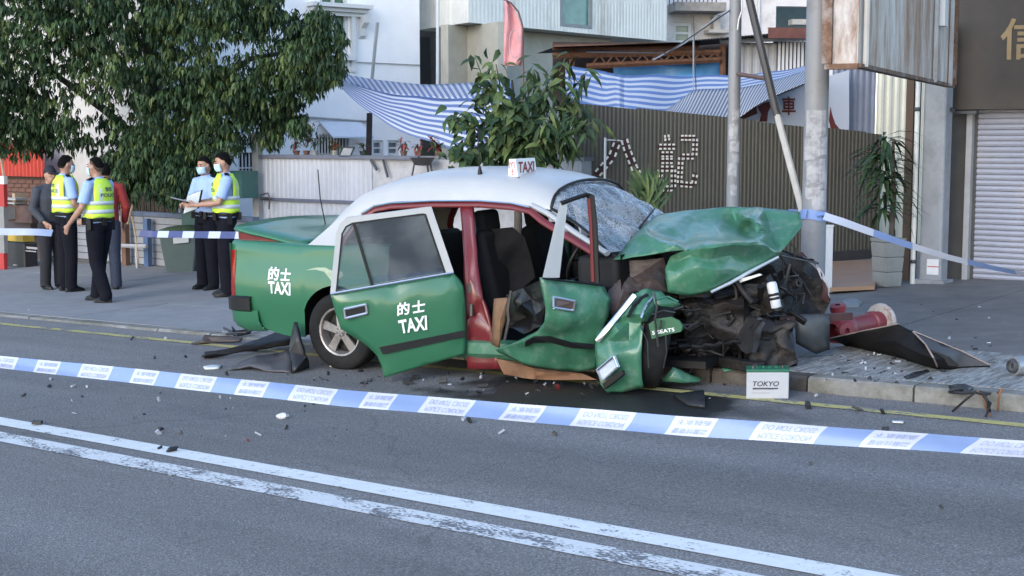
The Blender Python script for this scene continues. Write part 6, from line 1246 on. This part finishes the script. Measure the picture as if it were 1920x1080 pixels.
    if cap is not None:
        mb = MB(); rows = []
        for i in range(7):
            th = i/6*1.35; rows.append([hp(.090*math.sin(th)*math.cos(6.2832*j/18), .108*math.sin(th)*math.sin(6.2832*j/18)-.002, .126*math.cos(th)+.012) for j in range(18)])
        mb.grid(rows, 0, True)
        mb.grid([[hp(.085*math.cos(a), .06+.05*math.sin(a)*1.0+e*math.sin(a), .035-.02*e/.08) for a in [R_(20+140*j/8) for j in range(9)]] for e in (0, .04, .08)]); P(mb, 'cap', cap)
    if mask:
        mb = MB(); rows = []
        for i in range(6):
            z = -.005-.09*i/5; bul = .012*math.sin(3.14*(i/5)); rows.append([hp((.072+.006)*math.sin(a)*(1-.18*(i/5)), (.098+bul)*math.cos(a)-.01*i/5+.006, z) for a in [R_(-68+136*j/10) for j in range(11)]])
        mb.grid(rows); m_ = solid(P(mb, 'mask', MASK), .004, 1)
        mb = MB(); [mb.tube([hp(s_*.071, .04, -.012), hp(s_*.082, -.012, .012)], .0025, 4) for s_ in (-1, 1)]; P(mb, 'strap', m_frame, 60, m_)
    # -- shirt and trousers
    mb = MB(); mb.tube([(0, 0, .93), (0, 0, 1.0), (0, .0, 1.12), (0, .012, 1.28), (0, 0, 1.40), (0, -.005, 1.455), (0, .0, 1.485)], [(.125, .172), (.128, .172), (.122, .165), (.135, .182), (.115, .185), (.075, .10), (.062, .066)], 18)
    for s_, (el, wr, hd) in zip((-1, 1), arms):
        sh = V((s_*.19, -.005, 1.395)); el = V(el); wr = V(wr)
        if sleeve == 'short': mb.tube([sh+V((-s_*.09, 0, .01)), sh, sh.lerp(el, .4), sh.lerp(el, .82)], [.062, .068, .066, .070], 10)
        else: mb.tube([sh+V((-s_*.09, 0, .01)), sh, sh.lerp(el, .5), el, el.lerp(wr, .5), el.lerp(wr, .95)], [.065, .072, .066, .06, .052, .042], 10)
    sh_o = remesh(P(mb, 'shirt' if sleeve == 'short' else 'jacket', shirt_m), .013*k, 3)
    if gear:
        for s_ in (-1, 1): mb = MB(); mb.box((s_*.145, -.005, 1.462), (.085, .05, .012), Matrix.Rotation(s_*.35, 3, 'Y')); P(mb, 'epaulette', NAVY, None)
    mb = MB(); mb.tube([(0, 0, .86), (0, 0, .92), (0, 0, 1.0)], [(.125, .17), (.128, .172), (.124, .168)], 18)
    for s_, (kn, an) in zip((-1, 1), legs):
        hpj = V((s_*.088, 0, .90)); kn = V(kn); an = V(an); mb.tube([hpj+UP*.02, hpj.lerp(kn, .25), hpj.lerp(kn, .6), kn, kn.lerp(an, .5), an+V((0, .0, .0)), an+V((0, .015, -.055))], [.10, .104, .094, .082, .078, .076, .078], 12)
    remesh(P(mb, 'trousers', leg_m), .014*k, 3)
    for s_, (kn, an) in zip((-1, 1), legs):
        an = V(an); mb = MB(); rows = []
        for z, w, fl_, bk in ((-.088, .042, .175, -.075), (-.07, .045, .18, -.08), (-.045, .042, .16, -.075), (-.02, .040, .09, -.06), (.03, .042, .05, -.055)):
            rows.append([an+V((w*math.cos(a), (fl_+bk)/2+(fl_-bk)/2*math.sin(a), z)) for a in [6.2832*j/14 for j in range(14)]])
        mb.grid(rows, 0, True); mb.face(rows[0][::-1]); mb.face(rows[-1]); P(mb, 'shoe', SHOE, 50)
    ring = lambda z0, z1, rx, ry, n=28: [[(rx*math.cos(6.2832*j/n), ry*math.sin(6.2832*j/n), z) for j in range(n)] for z in (z0, z1)]
    if gear:
        mb = MB(); mb.grid(ring(.965, 1.005, .180, .136), 0, True); blt = solid(P(mb, 'belt', LEATH), .012, 1)
        for a, dz, sz in ((-.2, -.06, (.06, .05, .15)), (3.3, -.05, (.055, .05, .13)), (2.2, -.02, (.05, .04, .09)), (4.3, -.02, (.06, .04, .09)), (.9, -.02, (.05, .035, .08))):
            o = MB(); o.box((.198*math.cos(a), .155*math.sin(a), .985+dz), sz, Matrix.Rotation(a, 3, 'Z')); P(o, 'pouch', LEATH, None, blt)
        mb = MB(); a = 1.9; mb.box((.20*math.cos(a), .155*math.sin(a), .99), (.05, .02, .06)); P(mb, 'radio', m_frame if False else LEATH, None)
    if vest:
        lv = [(1.01, .198, .158), (1.10, .190, .150), (1.20, .194, .152), (1.30, .198, .154), (1.375, .185, .142), (1.43, .150, .105), (1.468, .105, .088)]
        def vp(a, z, e=0):
            for p, q in zip(lv, lv[1:]):
                if z <= q[0]: t = (z-p[0])/(q[0]-p[0]); rx, ry = p[1]+(q[1]-p[1])*t, p[2]+(q[2]-p[2])*t; break
            else: rx, ry = lv[-1][1:]
            # deep arm-holes and an open front
            return V(((rx+e)*math.cos(a)*(1-.10*max(0, (z-1.25)/.2)*0), (ry+e)*math.sin(a), z+.008*math.sin(a*5)*(z < 1.05)))
        n = 40; rows = [[vp(R_(96)+R_(348)*j/n, z) for j in range(n+1)] for z in (1.01, 1.04, 1.08, 1.12, 1.16, 1.2, 1.25, 1.3, 1.35, 1.39, 1.43, 1.468)]
        mb = MB(); mb.grid(rows); bm_ = MB()
        bm_.v = mb.v; keep = []
        for fi, fc_ in enumerate(mb.f):
            c = sum((mb.v[i] for i in fc_), V())/4; ang = math.atan2(c.y/.15, c.x/.19); sid = abs(math.cos(ang))
            if c.z > 1.22 and sid > .86: continue
            keep.append(fc_)
        bm_.f = keep; bm_.m = [0]*len(keep); vo = solid(P(bm_, 'hi_vis_vest', VEST), .006, 1)
        for z in (1.06, 1.16):
            mb = MB(); mb.grid([[vp(R_(100)+R_(340)*j/n, zz, .008) for j in range(n+1)] for zz in (z, z+.045)]); solid(P(mb, 'reflective_band', REFL, 60, vo), .003, 1)
        for s_ in (-1, 1):
            mb = MB(); mb.grid([[vp(-math.pi/2*sg+s_*sg*d_ if False else (R_(90)*sg+s_*d_), z, .009) for d_ in (.50, .72)] for sg in (-1,) for z in (1.21, 1.28, 1.34, 1.40)]); P(mb, 'reflective_band', REFL, 60, vo)
        for w_ in (vtext or ()):
            c_ = R_(-90) if w_ == 'back' else R_(90); mb = MB(); hw_ = .62
            put_text(mb, 'POLICE', 0, 0, 0, 0, .02, fn=lambda u, v: vp(c_-hw_+2*hw_*u, 1.255+.042*v, .013) if w_ == 'back' else vp(c_-hw_+2*hw_*u, 1.255+.042*v, .013)); P(mb, 'lettering', VINK, None, vo)
            mb = MB(); put_text(mb, '警察', 0, 0, 0, 0, .01, fn=lambda u, v: vp(c_-.3+.6*u, 1.318+.052*v, .013)); P(mb, 'lettering', VINK, None, vo)
    return T
std = (((-.10, .02, .49), (-.11, 0, .09)), ((.10, .02, .49), (.11, 0, .09)))
stride = (((-.10, -.02, .49), (-.11, -.16, .09)), ((.10, .08, .49), (.10, .14, .09)))
down = lambda s_: ((s_*.25, -.02, 1.12), (s_*.25, .10, .88), (-s_*.1, .25, -1))
PG = 'police officers standing behind the cordon'
person('policeman in yellow vest with cropped hair standing with his side to the road', G(190, 566, .022), (-.93, .38), 1.70, (((-.25, .04, 1.13), (-.23, .25, .93), (.05, .5, -.8)), ((.24, .06, 1.12), (.14, .27, .98), (-.3, .6, -.3))), stride, vest=True, vtext=('back',), hair='cropped', group=PG, head_turn=.05)
person('policeman in yellow vest with black hair facing the cropped haired officer', G(128, 546, .022), (.80, .60), 1.74, (((-.24, .04, 1.13), (-.12, .27, 1.02), (.5, .6, -.1)), ((.25, .02, 1.12), (.20, .23, .97), (-.4, .5, -.5))), std, vtext=('back',), group=PG, tilt=-.08)
person('man in dark grey jacket and flat dark cap standing at the far left', G(99, 541, .022), (.75, -.66), 1.60, (((-.26, -.01, 1.12), (-.24, .12, .9), (0, .3, -1)), ((.26, -.01, 1.12), (.2, .18, .95), (-.3, .5, -.4))), std, vest=False, mask=False, cap=mat('cap_dark', (.014, .014, .022), .8), shirt_m=mat('jacket_grey', (.045, .05, .065), .85, var=.2, bump=.2, bsc=12), sleeve='long', gear=False, leg_m=mat('trousers_dark', (.013, .013, .018), .85, var=.2))
person('person in red jacket and jeans half hidden behind the cropped haired policeman', G(203, 543, .022), (-.35, .94), 1.62, (((-.26, .02, 1.12), (-.18, .22, 1.0), (.3, .6, -.2)), ((.27, .0, 1.12), (.25, .14, .9), (-.1, .4, -.8))), std, vest=False, mask=False, shirt_m=mat('jacket_red', (.24, .02, .018), .8, var=.12, bump=.2, bsc=12), sleeve='long', gear=False, leg_m=mat('jeans_blue', (.022, .03, .055), .85, var=.2, sc=20))
person('policeman without a vest holding a clipboard beside the notebook writer', G(391, 542, .022), (-.62, -.78), 1.66, (((-.24, .08, 1.13), (-.05, .30, 1.10), (.7, .6, .0)), ((.24, .06, 1.13), (.08, .32, 1.08), (-.6, .6, .0))), std, vest=False, group=PG, tilt=-.15)
b2f = G(427, 555, .022)
person('policeman in yellow vest bent over a notebook left of the taxi', b2f, (-.96, -.28), 1.70, (((-.24, .10, 1.13), (-.10, .36, 1.10), (.25, 1, .1)), ((.23, .12, 1.13), (.10, .36, 1.12), (-.3, 1, .1))), std, vtext=('front',), group=PG, tilt=-.2)
# notebook and clipboard in their hands
fw = V((-.96, -.28, 0)).normalized(); rt = V((fw.y, -fw.x, 0)); c = b2f+fw*.50+UP*1.115
T = thing('notebook', 'open black notebook in the hands of the vested writer by the taxi', 'notebook', c); mb = MB(); mb.obox(c-rt*.13-fw*.06, rt*.26, fw*.20+UP*.05, UP*.012); mb.build('cover', LEATH, T)
mb = MB(); mb.obox(c-rt*.12-fw*.05+UP*.014, rt*.24, fw*.18+UP*.046, UP*.008); mb.build('page', m_paper, T)
c = Yp(357, 378, 16.6); T = thing('clipboard', 'white sheets on a clipboard held out by the policeman without a vest', 'clipboard', c); d1 = V((.9, .3, .35)).normalized(); mb = MB(); mb.obox(c-d1*.09-UP*.11, d1*.17, UP*.21+V((.05, 0, 0)), V((0, .006, 0))); mb.build('paper', mat('paper_bright', (.70, .72, .75), .8), T)
mb = MB(); mb.obox(c-d1*.095-UP*.115+V((0, .008, 0)), d1*.20, UP*.22+V((.05, 0, 0)), V((0, .006, 0))); mb.build('board', LEATH, T)
# ================================================================== CORDON TAPES, DEBRIS, SMALL THINGS
TB, TWm, TI = mat('tape_blue', (.18, .27, .52), .4, var=.05), mat('tape_white', (.45, .50, .62), .4, var=.04), mat('tape_ink', (.26, .32, .55), .5)
def tape_pt(px, py, iz): return Yp(px, py, 1/iz)
izs = lambda px: .1136+(.1667-.1136)*px/1920
Tt, Bt = [(-500, 628), (0, 667), (640, 730), (1280, 781), (1915, 825), (2500, 862)], [(-500, 648), (0, 690), (640, 762), (1280, 816), (1915, 858), (2500, 897)]
def quadr(tab, x):
    for i in range(len(tab)-1):
        if x <= tab[i+1][0] or i == len(tab)-2:
            a, b = tab[i], tab[i+1]; return a[1]+(b[1]-a[1])*(x-a[0])/(b[0]-a[0])
def TP(x, v):   # v 0 bottom .. 1 top; the bottom edge leans to the left like the print
    p = tape_pt(x, quadr(Tt, x), izs(x)); q = tape_pt(x, quadr(Bt, x), izs(x)); n = V((.3, -1, 0)).normalized()
    return q.lerp(p, v)+n*(.012*math.sin(v*3.0+x*.006)+.006*math.sin(x*.021))
cord = thing('cordon_tape', 'long blue and white police tape hanging across the road in front', 'tape', TP(960, 0))
wh = [(-330, -290), (-235, -165), (-95, -45), (-28, 35), (72, 115), (155, 213), (254, 300), (340, 408), (453, 507), (555, 634), (690, 746), (803, 892), (955, 1024), (1090, 1195), (1268, 1350), (1430, 1552), (1640, 1740), (1835, 1965), (2060, 2170), (2290, 2400)]
sl_ = lambda x: 9+x*.013
edges = [-480]+[e for w in wh for e in w]+[2480]
ribbon = MB(); 
for i in range(len(edges)-1):
    a, b = edges[i], edges[i+1]; n = max(2, int((b-a)/18)); rows = []
    for k in range(n+1):
        x = a+(b-a)*k/n; rows.append([TP(x-sl_(x)*(1-v), v) for v in (0, .25, .5, .75, 1)])
    ribbon.grid(rows, i % 2)
ribbon.build('ribbon', [TB, TWm], cord, smooth=60)
ink = MB()
for i, (a, b) in enumerate(wh[1:-1]):
    w = b-a; eng = i % 2 == 0 
    eng = w > 1.05*(88 if 500 < a < 700 else 0) if False else ((i+1) % 2 == 1)
    for line, (v0, v1) in enumerate(((.57, .86), (.12, .41))):
        txt = (('DO NOT CROSS', 'POLICE CORDON') if eng else ('不准越過', '警察封鎖綫'))[line]
        fn = lambda u, t: TP(a+w*(.10+.80*u)-sl_(a)*(1-(v1+(v0-v1)*t)), v1+(v0-v1)*t)+V((0, -.003, 0))
        put_text(ink, txt, 0, 0, 0, 0, 0. if eng else .01, fn=fn)
ink.build('print', TI, cord)
# tape behind the policemen
def simple_tape(pts, label, hgt, cols, seg, twist=0., start=0):
    T = thing('cordon_tape', label, 'tape', pts[0]); mb = MB(); P = [V(p) for p in pts]; tot = 0; i = 0
    L_ = [0]
    for a, b in zip(P, P[1:]): L_.append(L_[-1]+(b-a).length)
    def at(s_):
        s_ = max(0, min(L_[-1], s_))
        for a, b, l0, l1 in zip(P, P[1:], L_, L_[1:]):
            if s_ <= l1+1e-6: return a.lerp(b, (s_-l0)/(l1-l0)), (b-a).normalized()
    s0 = 0; k = start
    while s0 < L_[-1]-.01:
        s1 = min(L_[-1], s0+seg*(1 if k % 2 else 1.25)); rows = []
        for j in range(7):
            s_ = s0+(s1-s0)*j/6; p, d = at(s_); sd_ = d.cross(UP).normalized(); tw_ = twist*s_; up = UP*math.cos(tw_)+sd_*math.sin(tw_)
            rows.append([p+up*hgt*(v-.5)+d*(.35*hgt*(v-.5)) for v in (0, .5, 1)])
        mb.grid(rows, k % 2); s0 = s1; k += 1
    mb.build('ribbon', cols, T, smooth=60); return T, at
TD = mat('tape_dark_blue', (.05, .07, .20), .45)
T, at = simple_tape([Yp(-60, 434, 15.4), Yp(70, 435, 15.4), Yp(98, 437, 15.5)], 'short pale cordon tape end in front of the black bin', .075, [mat('tape_pale', (.36, .43, .64), .4), TB], .9, 0, 0)
T, at = simple_tape([Yp(262, 437, 15.9), Yp(284, 439, 15.9), Yp(455, 441, 15.0)], 'cordon tape stretched from the brown post to the taxi boot', .075, [TD, TWm], .19, 0, 0)
pt_ = Yp(1540, 404, 11.45)
T, at = simple_tape([Yp(1545, 405, 11.47), Yp(1580, 416, 11.35), Yp(1630, 434, 11.1), Yp(1690, 455, 10.8), Yp(1780, 483, 10.4), Yp(1860, 502, 10.1), Yp(1990, 528, 9.6)], 'twisted cordon tape running from the thick pole to the right edge', .065, [TWm, TB], .42, .5, 0)
mb = MB(); rows = []
for z in (-.04, .0, .04): rows.append([b1+V((.112*math.cos(a), .112*math.sin(a), zat(403, 11.6)-b1.z+z+.012*math.sin(a*2))) for a in [6.2832*j/20 for j in range(21)]])
mb.grid(rows); mb.tube([b1+V((.0, -.115, zat(403, 11.6)-b1.z)), b1+V((.06, -.12, zat(402, 11.6)-b1.z+.01)), b1+V((.12, -.10, zat(404, 11.6)-b1.z))], .014, 6)
tag(mb.build('cordon_tape', TB, smooth=60), 'blue cordon tape wound round the thick pole', 'tape')
T, at = simple_tape([Yp(1478, 398, 12.4), Yp(1512, 401, 11.49)], 'short strip of cordon tape left of the thick pole above the bonnet', .06, [TB, TWm], .5)
# battery
bp = G(1436, 754, .0); bx = V((.80, -.60, 0)); 
bx = V((.985, -.17, .03)).normalized(); by = V((.17, .985, 0)).normalized(); bat = thing('car_battery', 'white car battery with green lid standing at the kerb', 'battery', bp)
wB, dB, hB = .272, .16, .195; o = G(1399, 748, .002)
mb = MB(); mb.obox(o, bx*wB, by*dB, UP*hB*.90); ob = mb.build('case', mat('battery_white', (.38, .39, .42), .4, var=.05), bat); bv = ob.modifiers.new('b', 'BEVEL'); bv.width = .006; bv.segments = 2
mb = MB(); mb.obox(o-bx*.004-by*.004+UP*hB*.90, bx*(wB+.008), by*(dB+.008), UP*hB*.10); ob = mb.build('lid', mat('battery_green', (.02, .13, .07), .4), bat); bv = ob.modifiers.new('b', 'BEVEL'); bv.width = .006
for u in (.15, .85): mb = MB(); mb.lathe([(.009, 0), (.009, .018), (.001, .02)], o+bx*wB*u+by*dB*.3+UP*hB*1.0, n=10); mb.build('terminal', GREYM, bat)
mb = MB()
for u in (.25, .4, .55, .7): mb.lathe([(.012, 0), (.012, .006), (.001, .007)], o+bx*wB*u+by*dB*.6+UP*hB*1.0, n=10)
mb.build('filler_cap', mat('battery_green', (.02, .13, .07)), bat)
mb = MB(); q = o-by*.002; put_text(mb, 'TOKYO', q+bx*wB*.15+UP*hB*.43, bx*wB*.62, UP*hB*.17, 0, .02, .2)
for z, t, w in ((.335, .045, .60), (.31, .008, .5), (.20, .008, .40)): mb.face([q+bx*wB*.15+UP*hB*z, q+bx*wB*(.15+w)+UP*hB*z, q+bx*wB*(.15+w)+UP*hB*(z+t), q+bx*wB*.15+UP*hB*(z+t)])
mb.build('print', mat('print_navy', (.02, .022, .035), .5), bat)
# fallen hydrant
hA = G(1574, 643, .10)+UP*.10; hB_ = G(1652, 630, .10)+UP*.12; ax = (hB_-hA).normalized(); Lh = (hB_-hA).length
hy = thing('fire_hydrant', 'red fire hydrant knocked flat on the pavement, its broken flange facing right', 'hydrant', hA-UP*.1)
HR = mat('hydrant_red', (.17, .022, .028), .45, var=.15, dirt=(.14, .03, .03), dirt_amt=.3)
mb = MB(); mb.lathe([(.06, -.08), (.10, -.06), (.115, 0), (.115, .07), (.10, .10), (.082, .13), (.08, Lh*.72), (.092, Lh*.74), (.092, Lh*.80), (.08, Lh*.82), (.082, Lh*.95)], hA, ax, 20); mb.build('barrel', HR, hy, smooth=40)
mb = MB(); mb.lathe([(.045, 0), (.05, .09), (.062, .095), (.062, .14), (.02, .145)], hA+UP*.06, (-.2, -.2, 1), 14); mb.lathe([(.045, 0), (.05, .09), (.06, .095), (.06, .13), (.02, .135)], hA, (.2, -1, .1), 14); mb.build('outlet', HR, hy, smooth=40)
mb = MB(); mb.lathe([(.06, Lh*.93), (.135, Lh*.95), (.14, Lh*.97), (.14, Lh*1.02), (.130, Lh*1.03)], hA, ax, 24); mb.build('flange', mat('flange_pale', (.38, .36, .34), .6, var=.2, sc=15, dirt=(.2, .08, .04), dirt_amt=.5, dsc=14), hy, smooth=35)
mb = MB(); mb.lathe([(.130, Lh*1.028), (.07, Lh*1.0), (.01, Lh*1.0)], hA, ax, 24); mb.build('rusty_face', mat('flange_rust', (.28, .19, .13), .8, var=.5, sc=16), hy)
pa = ax.cross(UP).normalized(); pb_ = ax.cross(pa)
for k in range(8): t = 6.283*k/8; mb = MB(); mb.lathe([(.004, Lh*1.02), (.012, Lh*1.045), (.014, Lh*1.0)], hA+(pa*math.cos(t)+pb_*math.sin(t))*.115, ax, 8); mb.build('bolt', m_rust, hy)
# bent dark panel in front of the hydrant
def GP(x, y, h): return G(x, y, .095+h) if h < .02 else plane(x, y, G(x, y+h*270, .095), (0, 1, 0))
pan = [(1558, 634, .08), (1620, 620, .19), (1685, 608, .27), (1712, 622, .24), (1745, 640, .19), (1800, 658, .12), (1856, 684, .02), (1856, 693, .0), (1800, 693, .0), (1768, 692, .02), (1745, 690, .0), (1700, 676, .0), (1650, 664, .0), (1590, 650, .0)]
mb = sheet(pan, [(1680, 640, .16), (1720, 660, .16), (1752, 672, .12), (1640, 640, .12), (1790, 676, .07), (1750, 655, .17)], 2, .010, 6, fn=GP); T = thing('bent_panel', 'dark bent body panel lying on the pavement before the hydrant', 'car part', G(1700, 680, .1)); solid(mb.build('sheet', mat('panel_black', (.010, .009, .009), .7, var=.3, sc=5, spec=.2), T, smooth=40), .006)
mb = MB(); mb.tube([GP(*p) for p in ((1558, 634, .08), (1620, 620, .19), (1685, 607, .275))], .005, 5); mb.tube([GP(*p) for p in ((1712, 622, .245), (1735, 645, .21), (1750, 670, .14), (1757, 686, .05))], .006, 5); mb.tube([GP(*p) for p in ((1757, 687, .04), (1775, 687, .03), (1800, 686, .03))], .006, 5); mb.tube([GP(*p) for p in ((1712, 621, .25), (1800, 657, .13), (1855, 684, .03))], .005, 5); mb.build('lip', mat('panel_lip', (.24, .19, .17), .5, var=.3), T, smooth=50)
mb = sheet([(1714, 625, .235), (1800, 661, .115), (1853, 686, .02), (1800, 688, .02), (1760, 685, .05), (1742, 655, .18)], [(1780, 670, .11)], 1, .004, 6, fn=lambda x, y, h: GP(x, y, h)+V((0, -.012, .004))); mb.build('lining', mat('panel_grey', (.05, .047, .05), .6, var=.25, sc=14), T, smooth=50)
# silver canister at the right edge
c = G(1912, 704, .1); T = thing('metal_canister', 'dented silver canister lying at the right edge of the pavement', 'canister', c); d_ = V((.8, .35, 0)).normalized(); mb = MB(); mb.lathe([(.02, 0), (.062, .004), (.066, .02), (.064, .16), (.066, .18), (.062, .2), (.02, .205)], c+UP*.066-d_*.06, d_, 18); mb.build('can', mat('can_silver', (.40, .42, .44), .35, metal=.7, var=.15), T, smooth=35)
mb = MB(); mb.lathe([(.03, -.02), (.045, -.015), (.05, .0)], c+UP*.066-d_*.06, d_, 14); mb.build('neck', m_steel, T)
# ---- broken pieces behind the car
def flat_piece(name, label, pts, m, t=.02, lift=.012, nz=.01, cat='car part', hfn=None):
    mb = sheet([(x, y, h) for x, y, h in pts], [], 2, nz, 9, fn=lambda x, y, h: G(x, y+h*240, lift)+UP*h if h else G(x, y, lift)); c = sum(mb.v, V())/len(mb.v); T = thing(name, label, cat, c); solid(mb.build('shell', m, T, smooth=40), t, 0); return T
PBK = mat('broken_black_plastic', (.020, .020, .022), .5, var=.35, sc=8); PGY = mat('mudguard_grey', (.075, .072, .078), .55, var=.3, sc=5)
flat_piece('mudguard', 'curved grey black mudguard lying on the road behind the rear wheel', [(427, 694, 0), (450, 680, .03), (480, 668, .07), (520, 662, .07), (545, 655, .11), (547, 690, .02), (545, 698, 0), (500, 696, 0), (470, 686, .03), (450, 690, .01)], PGY, .012, .01, .012)
flat_piece('mud_flap', 'upright black splash flap standing behind the rear wheel', [(545, 660, .13), (552, 620, .28), (556, 602, .36), (562, 630, .26), (575, 668, .10), (578, 688, 0), (548, 699, 0)], PBK, .03, .01, .006)
flat_piece('broken_bumper', 'long black bumper bar broken off behind the taxi', [(380, 664, .02), (384, 661, .05), (450, 648, .07), (500, 630, .10), (525, 618, .12), (552, 616, .13), (552, 640, .06), (500, 650, .04), (440, 662, .02), (386, 669, 0)], PBK, .03, .01, .012)
flat_piece('trim_fragment', 'dark brown plastic trim fragment farthest behind the boot', [(359, 644, 0), (376, 640, .02), (384, 626, .07), (430, 628, .06), (455, 634, .04), (450, 640, .02), (400, 643, 0)], mat('trim_brown_black', (.045, .035, .034), .6, var=.3), .02, .01, .01)
flat_piece('bracket_fragment', 'thin black bracket lying between the bumper bar and mudguard', [(454, 650, .03), (492, 645, .04), (495, 650, .02), (480, 658, 0), (458, 658, 0)], PBK, .015, .01, .004)
mb = MB()
for pts in (((420, 612, .06), (436, 620, .05), (470, 618, .04), (488, 612, .05)), ((425, 624, .04), (460, 622, .05), (484, 611, .05)), ((440, 628, .02), (436, 610, .08), (445, 622, .04)), ((430, 618, .06), (445, 628, .03), (470, 622, .04))): mb.tube([G(x, y+h*240, .01)+UP*h for x, y, h in pts], .012, 5)
tag(mb.build('wiring_scrap', PBK, smooth=50), 'tangle of thin black scrap behind the taxi boot', 'car part')
flat_piece('sill_fragment', 'dark flat fragment on the road below the crushed front', [(1262, 742, 0), (1290, 738, .02), (1320, 735, .04), (1322, 764, 0), (1290, 760, 0)], PBK, .02, .01, .01)
# twisted wiring on the kerb at the right
T = thing('wiring_loom', 'tangled torn wiring loom hanging over the kerb at the right', 'wiring', G(1830, 745, .1)); Lp = []
for k, pts in enumerate((((1780, 735, .0), (1806, 738, .02), (1830, 736, .03), (1858, 739, .02)), ((1787, 768, -.09), (1810, 750, .0), (1828, 738, .05), (1850, 742, .02)), ((1832, 735, .05), (1845, 750, .0), (1850, 765, -.06), (1858, 776, -.09)), ((1836, 736, .04), (1852, 752, .0), (1856, 768, -.07)), ((1840, 742, .02), (1858, 755, -.02), (1849, 777, -.09)), ((1872, 768, -.08), (1872, 745, .02), (1878, 732, .07), (1870, 738, .03)), ((1780, 733, .02), (1800, 730, .03), (1815, 733, .01)))):
    mb = MB(); mb.tube([G(x, y+h*270, .1)+UP*h for x, y, h in pts], .007+.004*(k % 3 == 0), 6); mb.build('cable', (PBK, GUNK, RUSTY)[k % 3], T, smooth=50)
flat_piece('wiring_clump', 'black torn clump at the edge of the kerb', [(1778, 731, .10), (1806, 728, .11), (1824, 733, .10), (1812, 741, .10), (1790, 738, .10)], PBK, .02, .012, .01)
flat_piece('rubber_strip', 'narrow black rubber strip on the brushed pavement', [(1694, 711, .10), (1715, 702, .10), (1738, 697, .10), (1742, 700, .10), (1720, 708, .10), (1700, 714, .10)], PBK, .008, .012, .002)
flat_piece('white_fragment', 'flat white plastic piece on the road left of the mudguard', [(381, 688, 0), (400, 684, 0), (416, 685, 0), (410, 691, 0), (384, 692, 0)], m_frame, .01, .01, .002, 'fragment')
c = G(529, 785, .0); T = thing('crumpled_wrapper', 'white crumpled lump on the road below the cordon tape', 'litter', c); mb = MB(); mb.ell(c+UP*.018, (.042, .03, .022), 14); 
for v in mb.v: v += (v-c)*.35*noise.noise(v*40)
mb.build('lump', mat('wrapper_white', (.64, .62, .64), .6), T, smooth=30)
flat_piece('white_strip', 'thin white plastic strip on the road near the yellow line', [(1672, 789, 0), (1694, 790, 0), (1694, 793, 0), (1674, 792, 0)], m_frame, .006, .01, .001, 'fragment')
flat_piece('grey_chunk', 'grey broken plastic plate on the pavement left of the hydrant top', [(1578, 560, .1), (1600, 553, .1), (1616, 562, .1), (1610, 572, .1), (1582, 572, .1)], mat('chunk_grey', (.16, .18, .19), .5), .02, .012, .008, 'fragment')
# scattered crumbs of glass and plastic: nobody could count them
rnd = random.Random(99); cr = [MB(), MB(), MB()]
def crumb(mb, p, s_):
    q = Quaternion(rv(), rnd.uniform(0, 3)).to_matrix(); mb.box(p+UP*s_*.3, (s_*rnd.uniform(.7, 1.6), s_*rnd.uniform(.4, 1), s_*rnd.uniform(.25, .6)), q)
for x, y, r, s_ in ((45, 743, 1, .03), (93, 726, 1, .03), (95, 712, 0, .022), (247, 637, 1, .04), (290, 672, 1, .03), (70, 797, 1, .06), (323, 847, 1, .045), (300, 842, 1, .03), (298, 752, 0, .03), (410, 746, 1, .025), (465, 827, 2, .02), (484, 816, 0, .028), (588, 757, 1, .03), (137, 725, 0, .025), (163, 727, 0, .025), (135, 753, 0, .02), (139, 776, 0, .02), (297, 814, 0, .03), (302, 806, 1, .03), (338, 813, 1, .025), (537, 804, 1, .025), (425, 703, 1, .03), (55, 585, 0, .035), (310, 636, 0, .03), (319, 891, 0, .02), (348, 670, 1, .03), (765, 720, 1, .05), (780, 710, 1, .05), (830, 718, 1, .06), (905, 726, 1, .05), (870, 788, 0, .03), (880, 792, 1, .05), (1040, 816, 1, .04), (940, 812, 0, .03), (1515, 765, 1, .05), (1655, 776, 1, .04), (1608, 770, 1, .05), (1530, 744, 0, .03), (1045, 729, 2, .05), (1660, 808, 1, .035), (1520, 870, 1, .02), (1765, 952, 1, .02)):
    crumb(cr[r], G(x, y, .003), s_)
for k in range(440):
    t = rnd.random()
    if t < .42: x, y, h = rnd.gauss(1640, 90), rnd.gauss(675, 26), .098
    elif t < .56: x, y, h = rnd.gauss(1780, 90), rnd.gauss(625, 40), .098
    elif t < .76: x, y, h = rnd.gauss(900, 160), rnd.gauss(718, 14), .003
    else:
        if rnd.random() < .5: continue
        x, y, h = rnd.uniform(20, 700), rnd.uniform(650, 830), .003
    if h > .05 and (y < 570 or y > 722 or x < 1480): continue
    s_ = rnd.choice((.008, .012, .012, .02, .03)); 
    if h < .05 and t > .76: s_ *= .6
    crumb(cr[rnd.choices((0, 1, 2), (2, 7, .4))[0]], G(x, y, h), s_)
for c_, nm, m_ in zip(cr, ('glass_crumbs', 'plastic_crumbs', 'red_lens_crumbs'), (mat('crumb_pale', (.36, .38, .42), .3), PBK, mat('crumb_red', (.12, .02, .02), .3))):
    tag(c_.build(nm, m_), {'glass_crumbs': 'pale crumbs of broken glass strewn over road and pavement', 'plastic_crumbs': 'black crumbs of broken plastic strewn over road and pavement', 'red_lens_crumbs': 'red crumbs of lamp lens on the road'}[nm], 'debris', kind='stuff')
# overhead wires
mb = MB(); mb.tube([Yp(1100, 98, 15.5), Yp(1250, 100, 14.5), Yp(1368, 20, 13.55)], .007, 5); mb.tube([Yp(1300, 30, 15), Yp(1305, 168, 15)], .006, 5); tag(mb.build('overhead_cable', m_steel), 'thin dark cable slung to the grey lamp pole', 'cable')
